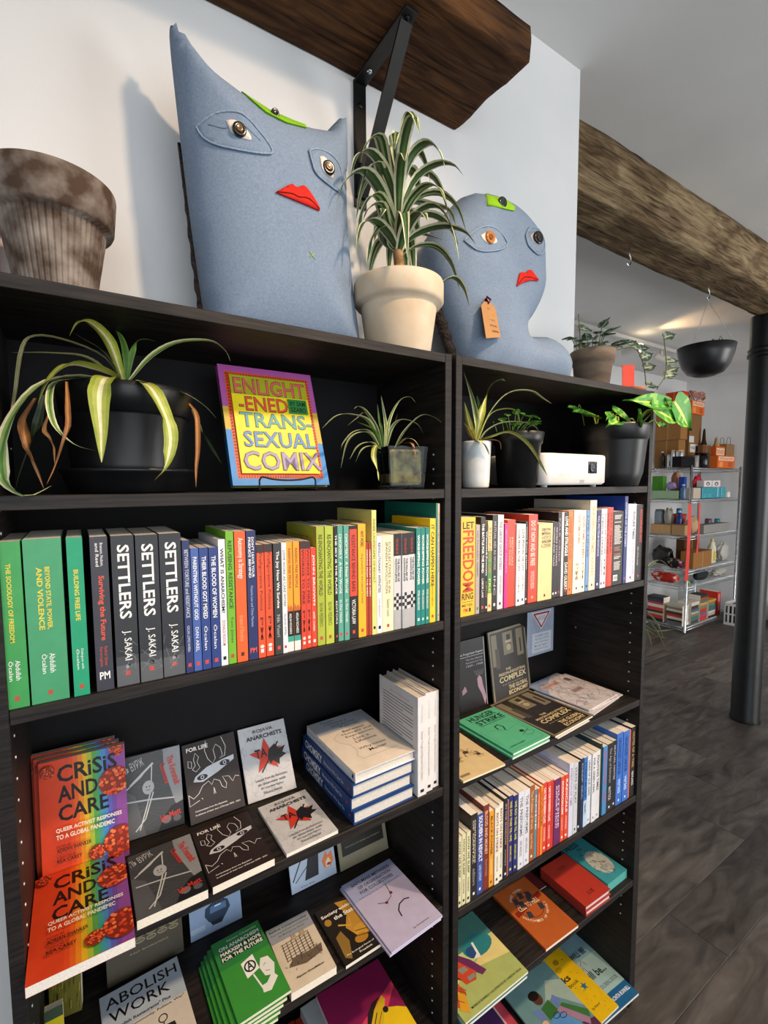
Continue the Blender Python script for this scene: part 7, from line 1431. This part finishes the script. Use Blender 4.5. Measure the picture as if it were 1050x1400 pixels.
# ---------------------------------------------------------------- far end of the room: wire rack and what it holds
rk = thing('wire_rack', 'tall chrome wire shelving rack full of boxes and supplies in the far corner', 'rack', (5.98, 1.81, 0))
RW, RD, RZ = 1.28, 0.46, (1.9, 1.538, 1.117, 0.715, 0.53, 0.06)
for px_ in (0, RW):
    for py_ in (0, RD):
        m = MB(); m.lathe([(0.0, 0), (0.016, 0), (0.018, 0.012), (0.0135, 0.02), (0.0135, 1.93), (0.0, 1.935)], 16); m.build('post', CHROME, rk, (px_, py_, 0))
m = MB()
for zz in (0, -0.03):
    m.tube([(0.012, 0, zz), (RW - 0.012, 0, zz)], 0.0035, 6); m.tube([(0.012, RD, zz), (RW - 0.012, RD, zz)], 0.0035, 6)
    m.tube([(0, 0.012, zz), (0, RD - 0.012, zz)], 0.0035, 6); m.tube([(RW, 0.012, zz), (RW, RD - 0.012, zz)], 0.0035, 6)
for k in range(40): x = RW * (k + 0.5) / 40; m.tube([(x, 0, 0.003), (x, RD, 0.003)], 0.002, 4)
for k in range(60):
    a, b = RW * k / 60, RW * (k + 1) / 60; zz = ((0, -0.03), (-0.03, 0))[k % 2]
    m.tube([(a, 0, zz[0]), (b, 0, zz[1])], 0.002, 4)
for k in range(22):
    a, b = RD * k / 22, RD * (k + 1) / 22; zz = ((0, -0.03), (-0.03, 0))[k % 2]
    m.tube([(0, a, zz[0]), (0, b, zz[1])], 0.002, 4)
sh0 = m.build('wire_shelf', CHROME, rk, (0, 0, RZ[0])); sh0['kind'] = 'stuff'
for z_ in RZ[1:]:
    c_ = sh0.copy(); col.objects.link(c_); c_.location = (0, 0, z_)

CARD = col_mat('cardboard_colour', 0.9, 0.15, 0.08, 60)
rn = random.Random(77)
def blob(m, cx, cy, cz, rx, ry, rz, c, seed=0, amp=0.25, n=16, flat=0.0):
    """lumpy closed shape"""
    V = []; 
    for i in range(n + 1):
        th = math.pi * i / n
        for k in range(n * 2):
            ph = math.pi * k / n; d = Vector((math.sin(th) * math.cos(ph), math.sin(th) * math.sin(ph), math.cos(th)))
            r = 1 + amp * noise.noise(d * 2.2 + Vector((seed, 0, 0))) + amp * 0.5 * noise.noise(d * 5 + Vector((0, seed, 0)))
            V.append((cx + d.x * r * rx, cy + d.y * r * ry, max(cz + d.z * r * rz, cz - rz)))
    F = [(i * 2 * n + k, (i + 1) * 2 * n + k, (i + 1) * 2 * n + (k + 1) % (2 * n), i * 2 * n + (k + 1) % (2 * n)) for i in range(n) for k in range(2 * n)]
    m.add(V, F, c, True)
def shade(h, k): c = lin(h); return (min(1, c[0] * k), min(1, c[1] * k), min(1, c[2] * k), 1)
for kind, nm, label, cat, B, cl in RACK_ITEMS:
    x0, x1, y0, y1, z0, z1, side, R = B
    cx, cy, h = (x0 + x1) / 2, (y0 + y1) / 2, z1 - z0
    if side and kind in ('cyl', 'ball', 'jug', 'bowl', 'cone'): cx = x0 + R + 0.01
    if not side and kind in ('cyl', 'ball', 'jug', 'bowl', 'cone'): cy = y0 + R + 0.005
    o = thing(nm, label, cat, (cx, cy, z0))
    hx, hy = (x1 - x0) / 2, (y1 - y0) / 2
    if kind == 'box':
        m = MB(cl); m.cbox(-hx, hx, -hy, hy, 0, h, 0.003); m.build('body', GLOSSY if 'teal' in nm or 'tray' in nm else CARD, o)
        if cat in ('box', 'carton', 'crate') and 'black' not in nm and 'teal' not in nm:
            f = Face((-hx, hy, 0), (0, -1, 0), (0, 0, 1), 2 * hy, h) if side else Face((-hx, -hy, 0), (1, 0, 0), (0, 0, 1), 2 * hx, h)
            if 'white labels' in label:
                f.rect(0.1, 0.75, 0.3, 0.45, '#d8d4cc'); f.text('FRAGILE', 0.15, 0.5, 0.36, 0.41, '#3a3a3a', True); f.rect(0.6, 0.72, 0.32, 0.43, '#3a3a3a'); f.rect(0.0, 0.4, 0.48, 0.6, '#ccc8c0')
            elif nm == 'orange_box':
                f.rect(0.06, 0.94, 0.6, 0.92, '#e8c8a8'); f.text('SPEAKER', 0.1, 0.9, 0.66, 0.86, '#c05a24', True); f.rect(0.1, 0.3, 0.1, 0.5, '#e08a50'); f.rect(0.6, 0.85, 0.1, 0.5, '#a84a1c')
            elif nm == 'white_box': f.ell(0.5, 0.5, 0.25, 0.3, '#4a4246'); f.ell(0.5, 0.45, 0.12, 0.15, '#d8ccc8')
            else: f.rect(0, 1, 0.96, 1.0, '#6a4a2a'); f.rect(0.48, 0.52, 0, 1, '#a07c50')
            f.done(o)
        if nm == 'teal_box' and hx > 0.15:
            f = Face((-hx, -hy, 0), (1, 0, 0), (0, 0, 1), 2 * hx, h); f.text('SMART THINGS|for life', 0.08, 0.5, 0.12, 0.4, '#5ab0bc'); f.rect(0.82, 0.86, 0.1, 1, '#9ad0d8'); f.done(o)
        if nm == 'paper_bag':
            for dy in (-hy * 0.6, hy * 0.6):
                m = MB('#7a5a38'); m.tube(spline([(-0.05, dy, h - 0.01), (-0.045, dy, h + 0.07), (0, dy, h + 0.09), (0.045, dy, h + 0.07), (0.05, dy, h - 0.01)], 16), 0.003, 6); m.build('handle', CARD, o)
        if cat == 'tray':
            m = MB(shade(cl, 0.6)); m.box(-hx * 0.9, hx * 0.9, -hy * 0.9, hy * 0.9, h, h + 0.002); m.build('tray_floor', CARD, o)
    elif kind == 'cyl':
        m = MB(cl)
        if cat in ('bottle',): pr = [(0, 0), (R * .95, 0), (R, 0.006), (R, h * .6), (R * .9, h * .7), (R * .45, h * .82), (R * .42, h * .9), (0, h * .9)]
        elif cat == 'kettle': pr = [(0, 0), (R * .8, 0), (R, h * .2), (R, h * .55), (R * .75, h * .82), (R * .3, h * .9), (0, h * .9)]
        else: pr = [(0, 0), (R * .96, 0), (R, 0.005), (R, h * .88), (R * .95, h * .9), (0, h * .9)]
        m.lathe(pr, 24); m.build('body', CHROME if 'canister' in nm else GLOSSY, o)
        m = MB('#c8a070' if 'wooden lid' in label else ('#c8c8c8' if cat == 'bottle' else shade(cl, 0.7)))
        m.lathe([(0, h * .9), (R * (.5 if cat == 'bottle' else .9), h * .9), (R * (.48 if cat == 'bottle' else .92), h * .98), (0, h)], 20); m.build('lid', PAINTED, o)
        if cat == 'kettle':
            m = MB('#131315'); m.tube(spline([(R * .3, 0, h * .85), (R * 1.3, 0, h * .9), (R * 1.35, 0, h * .5), (R * .98, 0, h * .3)], 12), 0.008, 8); m.build('handle', GLOSSY, o)
    elif kind == 'ball':
        m = MB(cl); blob(m, 0, 0, h / 2, R, R, h / 2, cl, 1, 0.02); m.build('body', GLOSSY, o)
    elif kind == 'bowl':
        m = MB(cl); m.lathe([(0, 0), (R * .5, 0), (R * .9, h * .7), (R, h), (R * .95, h), (R * .8, h * .7), (R * .4, 0.008), (0, 0.008)], 28); m.build('body', GLOSSY, o)
        m = MB('#2a6a98'); m.cbox(-R * .3, R * .3, -R * .3, R * .3, 0.012, h + 0.07, 0.006); m.build('contents', PAINTED, o)
    elif kind == 'cone':
        m = MB(cl); m.lathe([(0, 0), (R, 0), (R * .98, h * .08), (R * .62, h * .3), (R * .42, h * .85), (R * .2, h), (0, h)], 24); m.build('body', FABRIC, o)
    elif kind == 'jug':
        m = MB(cl); m.cbox(-R, R, -R * .6, R * .6, 0, h * .62, 0.012); m.lathe([(R * .9, h * .6), (R * .5, h * .8), (R * .3, h * .84), (R * .3, h * .9), (0, h * .9)], 20); m.build('body', GLOSSY, o)
        m = MB('#c8b030'); m.cbox(-R * .7, R * .5, -R * .62, -R * .6, h * .1, h * .5, 0.0005); m.build('label', PAINTED, o)
        m = MB('#d8c040'); m.lathe([(0, h * .9), (R * .34, h * .9), (R * .32, h), (0, h)], 16); m.build('cap', GLOSSY, o)
        m = MB(cl); m.tube(spline([(R * .3, 0, h * .8), (R * .95, 0, h * .82), (R, 0, h * .5)], 10), 0.012, 8); m.build('handle', GLOSSY, o)
    elif kind == 'sack':
        m = MB(cl); blob(m, 0, 0, h / 2, hx * 0.92, hy * 0.92, h * 0.48, cl, rn.random() * 50, 0.35, 12)
        if cat == 'cloth':
            pal = {'flower_cloth': ['#d8402c', '#c8c0c0', '#a82a24', '#d86a50'], 'patterned_cloth': ['#2a2a2c', '#c89aa0', '#2f7a44', '#1c1c1e', '#8a2a50'], 'pink_cloth': ['#b87a80', '#c8989c']}.get(nm, [cl])
            m.c = [lin(rn.choice(pal)) if int(i / 3) % 2 else c for i, c in enumerate(m.c)]
        m.build('body', FABRIC if cat != 'bag' else GLOSSY, o)
    elif kind == 'wire':
        for q in range(9):
            m = MB(rn.choice(['#a86a58', '#c07a60', '#8a5a50'])); a = rn.random() * 3; P = [(hx * 0.9 * math.cos(a + i * .5) * rn.uniform(.6, 1), hy * 0.9 * math.sin(a + i * .5), h * (0.1 + 0.8 * rn.random())) for i in range(9)]
            m.tube(spline(P, 40), 0.006, 6); m.build('strip', GLOSSY, o)
# flat stacks of books on the bottom rack shelf
BC = ['#b8b0a0', '#c23a2c', '#4a3a30', '#d8d0c0', '#2a3a5a', '#8a7a60', '#c8a040', '#2a2a2c', '#5a6a74', '#a0522d', '#d0c8b8', '#3a7a70', '#b8446a', '#6a6a6a']
zb = RZ[5] + 0.006
stk = [(6.0, 2.06, 0.16, 0.2, 9), (6.0, 1.85, 0.16, 0.19, 8), (6.19, 1.84, 0.2, 0.15, 8), (6.41, 1.84, 0.2, 0.15, 9), (6.63, 1.84, 0.2, 0.15, 7)]
for si, (x, y, sx, sy, nn) in enumerate(stk):
    z_ = zb; nb = nn
    for k in range(nb):
        t = rn.uniform(0.022, 0.042); a = sx * rn.uniform(.85, 1); b = sy * rn.uniform(.85, 1); c = rn.choice(BC)
        ordn = ['lowest', 'second', 'third', 'fourth', 'fifth', 'sixth', 'seventh', 'eighth', 'ninth'][k]
        where = ['rear end stack', 'front end stack', 'stack right of the front post', 'middle stack', 'rightmost stack'][si]
        if si < 2: M_ = basis((0, 1, 0), (-1, 0, 0), (0, 0, 1), (x + a, y, z_)); wd, hg = b, a
        else: M_ = basis((1, 0, 0), (0, 1, 0), (0, 0, 1), (x, y, z_)); wd, hg = a, b
        # spine faces out of the rack
        M_ = basis((1, 0, 0), (0, 1, 0), (0, 0, 1), (x, y, z_)) if si < 2 else basis((0, 1, 0), (-1, 0, 0), (0, 0, 1), (x + a, y, z_))
        wd, hg = (a, b) if si < 2 else (b, a)
        book('%s book, %s from below in the rack bottom %s' % ({'#c23a2c': 'red', '#2a2a2c': 'black', '#2a3a5a': 'navy', '#c8a040': 'yellow', '#3a7a70': 'teal', '#b8446a': 'pink', '#a0522d': 'brown'}.get(c, 'plain'), ordn, where), wd, hg, t, c, M_, 'second-hand books on the rack bottom shelf')
        z_ += t + 0.0008
        if z_ > RZ[4] - 0.06: break
o, f, bk, sp, sh = book('tall red book standing at the rack bottom right', 0.2, 0.3, 0.09, '#c22c24', basis((0, 1, 0), (0, 0, 1), (1, 0, 0), (6.86, 1.84, zb)), 'second-hand books on the rack bottom shelf')
sp.text('MARXIST STUDIES', 0.1, 0.8, 0.3, 0.7, '#e8c8c0', True); sp.done(o)
# red straps hanging from the second shelf
for k, (x, y, z0_, z1_) in enumerate(((5.955, 1.80, 0.62, 1.50), (6.16, 1.79, 0.92, 1.50))):
    m = MB('#d8362c'); w_ = 0.018 if k == 0 else 0.010
    P = spline([(x, y, z1_), (x - 0.004, y - 0.006, (z0_ + z1_) / 2), (x - 0.012, y - 0.002, z0_)], 12)
    for a, b in zip(P[:-1], P[1:]):
        m.add([a + Vector((-w_, w_ * .5, 0)), a + Vector((w_, -w_ * .5, 0)), b + Vector((w_, -w_ * .5, 0)), b + Vector((-w_, w_ * .5, 0))] + [q + Vector((0.002, 0.002, 0)) for q in (a + Vector((-w_, w_ * .5, 0)), a + Vector((w_, -w_ * .5, 0)), b + Vector((w_, -w_ * .5, 0)), b + Vector((-w_, w_ * .5, 0)))], [(0, 1, 2, 3), (7, 6, 5, 4), (0, 4, 5, 1), (2, 6, 7, 3), (1, 5, 6, 2), (3, 7, 4, 0)])
    tag(m.build('red_strap', PAINTED), ['wide red strap hanging beside the rack front post', 'thin red strap hanging right of the rack front post'][k], 'strap')

# white lattice crates on the floor
def crate(label, x, y, w_, d_, h_, rot):
    o = thing('plastic_crate', label, 'crate', (x, y, 0.001), (0, 0, math.radians(rot)), group='white lattice crates')
    for sx, sy, L_, r in ((0, -d_ / 2, w_, 0), (0, d_ / 2, w_, 0), (-w_ / 2, 0, d_, 90), (w_ / 2, 0, d_, 90)):
        m = MB('#c8c6c4'); M_ = Matrix.Translation((sx, sy, 0)) @ Matrix.Rotation(math.radians(r), 4, 'Z')
        for z0_, z1_ in ((0, 0.03), (h_ - 0.035, h_), (h_ * .5 - .008, h_ * .5 + .008)): m.box(-L_ / 2, L_ / 2, -0.006, 0.006, z0_, z1_, M=M_)
        for k in range(7): xx = -L_ / 2 + L_ * k / 6; m.box(max(xx - 0.008, -L_ / 2), min(xx + 0.008, L_ / 2), -0.005, 0.005, 0.03, h_ - 0.035, M=M_)
        m.build('lattice_side', PAINTED, o)
    m = MB('#3a3c40'); m.box(-w_ / 2 + .02, w_ / 2 - .02, -d_ / 2 + .02, d_ / 2 - .02, 0.004, h_ * .86); m.build('contents', FABRIC, o)
crate('white plastic lattice crate on the floor left of the pillar', 6.94, 1.60, 0.32, 0.26, 0.27, 0)
crate('white plastic lattice crate on the floor right of the pillar', 7.16, 1.16, 0.3, 0.26, 0.27, 0)
o = thing('duffel_bag', 'dark olive bag on the floor at the right picture edge', 'bag', (7.0, 0.86, 0.0))
m = MB('#3a4034'); blob(m, 0, 0, 0.14, 0.14, 0.16, 0.14, '#3a4034', 3, 0.15); m.build('body', FABRIC, o)

# floor plant whose leaves show past the bookcase
s7 = thing('potted_spider_plant', 'spider plant on the floor behind the right bookcase, long leaves showing', 'potted plant', (4.55, 1.72, 0))
m = MB(); m.lathe([(0, 0), (0.1, 0), (0.13, 0.22), (0.14, 0.23), (0.14, 0.26), (0.125, 0.26), (0.11, 0.03), (0, 0.02)], 32); m.build('pot_body', BPLASTIC, s7)
for P in ([(4.6, 1.7, .26), (4.9, 1.72, .42), (5.15, 1.72, .3), (5.3, 1.7, .08)], [(4.6, 1.68, .26), (4.85, 1.65, .36), (5.02, 1.62, .2), (5.15, 1.60, .02)], [(4.6, 1.72, .26), (4.95, 1.8, .3), (5.4, 1.85, .12), (5.85, 1.86, .06)], [(4.6, 1.72, .26), (4.9, 1.75, .28), (5.3, 1.78, .1), (5.6, 1.8, .02)], [(4.6, 1.7, .26), (4.85, 1.72, .3), (5.0, 1.72, .2), (5.1, 1.72, .03)], [(4.6, 1.72, .26), (5.0, 1.8, .75), (5.4, 1.85, .9), (5.75, 1.88, .78)]):
    m = MB(); leaf_strip(m, [Vector(p) - Vector((4.55, 1.72, 0)) for p in P], 0.032, KIND['c'], 18); m.build('leaf', LEAFMAT, s7)

# hooks and hanging bowl planter under the beam
def hook(label, x, y, z_):
    m = MB(); m.tube(spline([(x, y, z_), (x, y, z_ - 0.045), (x + 0.012, y, z_ - 0.06), (x + 0.014, y, z_ - 0.085), (x - 0.004, y, z_ - 0.1), (x - 0.022, y, z_ - 0.092)], 24), 0.003, 8)
    return tag(m.build('ceiling_hook', CHROME), label, 'hook', 'hooks under the beam')
hook('empty metal hook under the timber beam', 2.43, 0.56, 2.893); hook('metal hook under the beam carrying the hanging planter', 3.24, 0.555, 2.893)
hp = thing('hanging_planter', 'black bowl planter hanging on wires from the beam hook', 'planter', (3.24, 0.555, 2.36))
m = MB(); m.lathe([(0, 0), (0.05, 0.0), (0.09, 0.016), (0.118, 0.055), (0.135, 0.11), (0.145, 0.165), (0.141, 0.166), (0.13, 0.11), (0.11, 0.06), (0.085, 0.022), (0, 0.01)], 48); m.build('bowl', BPLASTIC, hp)
m = MB(); m.lathe([(0.135, 0.14), (0, 0.145)], 24, caps=False); m.build('soil', SOIL, hp)
for k in range(3):
    a = math.radians(-60 + 120 * k); m = MB('#b8b4ac'); m.tube([(0.142 * math.cos(a), 0.142 * math.sin(a), 0.16), (0.0, 0.0, 0.425)], 0.0013, 6); m.build('hanging_wire', PAINTED, hp)
m = MB(); m.tube(spline([(0.0, 0, 0.42), (0.0, 0, 0.44), (0.006, 0, 0.447), (-0.004, 0, 0.45)], 10), 0.002, 6); m.build('ring', CHROME, hp)
for k in range(14):
    a = rn.random() * 6.28; r_ = rn.uniform(0.04, 0.11); b = Vector((r_ * math.cos(a), r_ * math.sin(a), 0.142)); m = MB(); broad_leaf(m, b, b + Vector((0.03 * math.cos(a * 3), 0.03 * math.sin(a * 3), rn.uniform(0.03, 0.06))), 0.035, GREEN, (0.4, -1, 0.2), 0.004, 6); m.build('leaf', LEAFMAT, hp)

# ceiling track with lamp heads
tr = thing('track_light', 'white ceiling track with spot heads in the far room', 'track light', (4.6, 1.80, 3.09))
m = MB('#c8c6c2'); m.cbox(-1.1, 1.1, -0.018, 0.018, 0.0, 0.035, 0.003); m.build('rail', PAINTED, tr)
m = MB('#c8c6c2'); m.box(-0.9, -0.88, -0.008, 0.008, 0.035, 0.05); m.box(0.88, 0.9, -0.008, 0.008, 0.035, 0.05); m.build('rail_clips', PAINTED, tr)
def head(x, d):
    m = MB('#d0cec8'); m.tube([(x, 0, 0), (x, 0, -0.07)], 0.012, 10); h_ = m.build('arm', PAINTED, tr)
    Mx = Matrix.Translation((x, 0, -0.09)) @ Vector(d).to_track_quat('Z', 'Y').to_matrix().to_4x4()
    m = MB('#d0cec8'); m.lathe([(0, -0.07), (0.03, -0.07), (0.034, -0.06), (0.034, 0.05), (0.045, 0.085), (0.042, 0.086), (0.03, 0.05), (0, 0.045)], 24, M=Mx); m.build('lamp_head', PAINTED, h_)
    return Mx
head(0.62, (0.5, -0.5, -0.35)); head(-0.75, (0.3, -0.6, -0.6)); Mx = head(0.05, (0.15, -1, 0.12))
EMI = bpy.data.materials.new('lit_bulb'); EMI.use_nodes = True
_e = EMI.node_tree.nodes['Principled BSDF']; _e.inputs['Emission Color'].default_value = (1, 0.75, 0.45, 1); _e.inputs['Emission Strength'].default_value = 25
m = MB('#ffe0b0'); m.lathe([(0, 0.05), (0.022, 0.052), (0.034, 0.075), (0.036, 0.095), (0.022, 0.115), (0, 0.12)], 16, M=Mx); m.build('bulb', EMI, tr)
spot_light('track_bulb', (4.66, 1.69, 3.02), (4.86, 0.3, 3.13), 40, (1.0, 0.62, 0.3), 80, 0.03, 0.8)
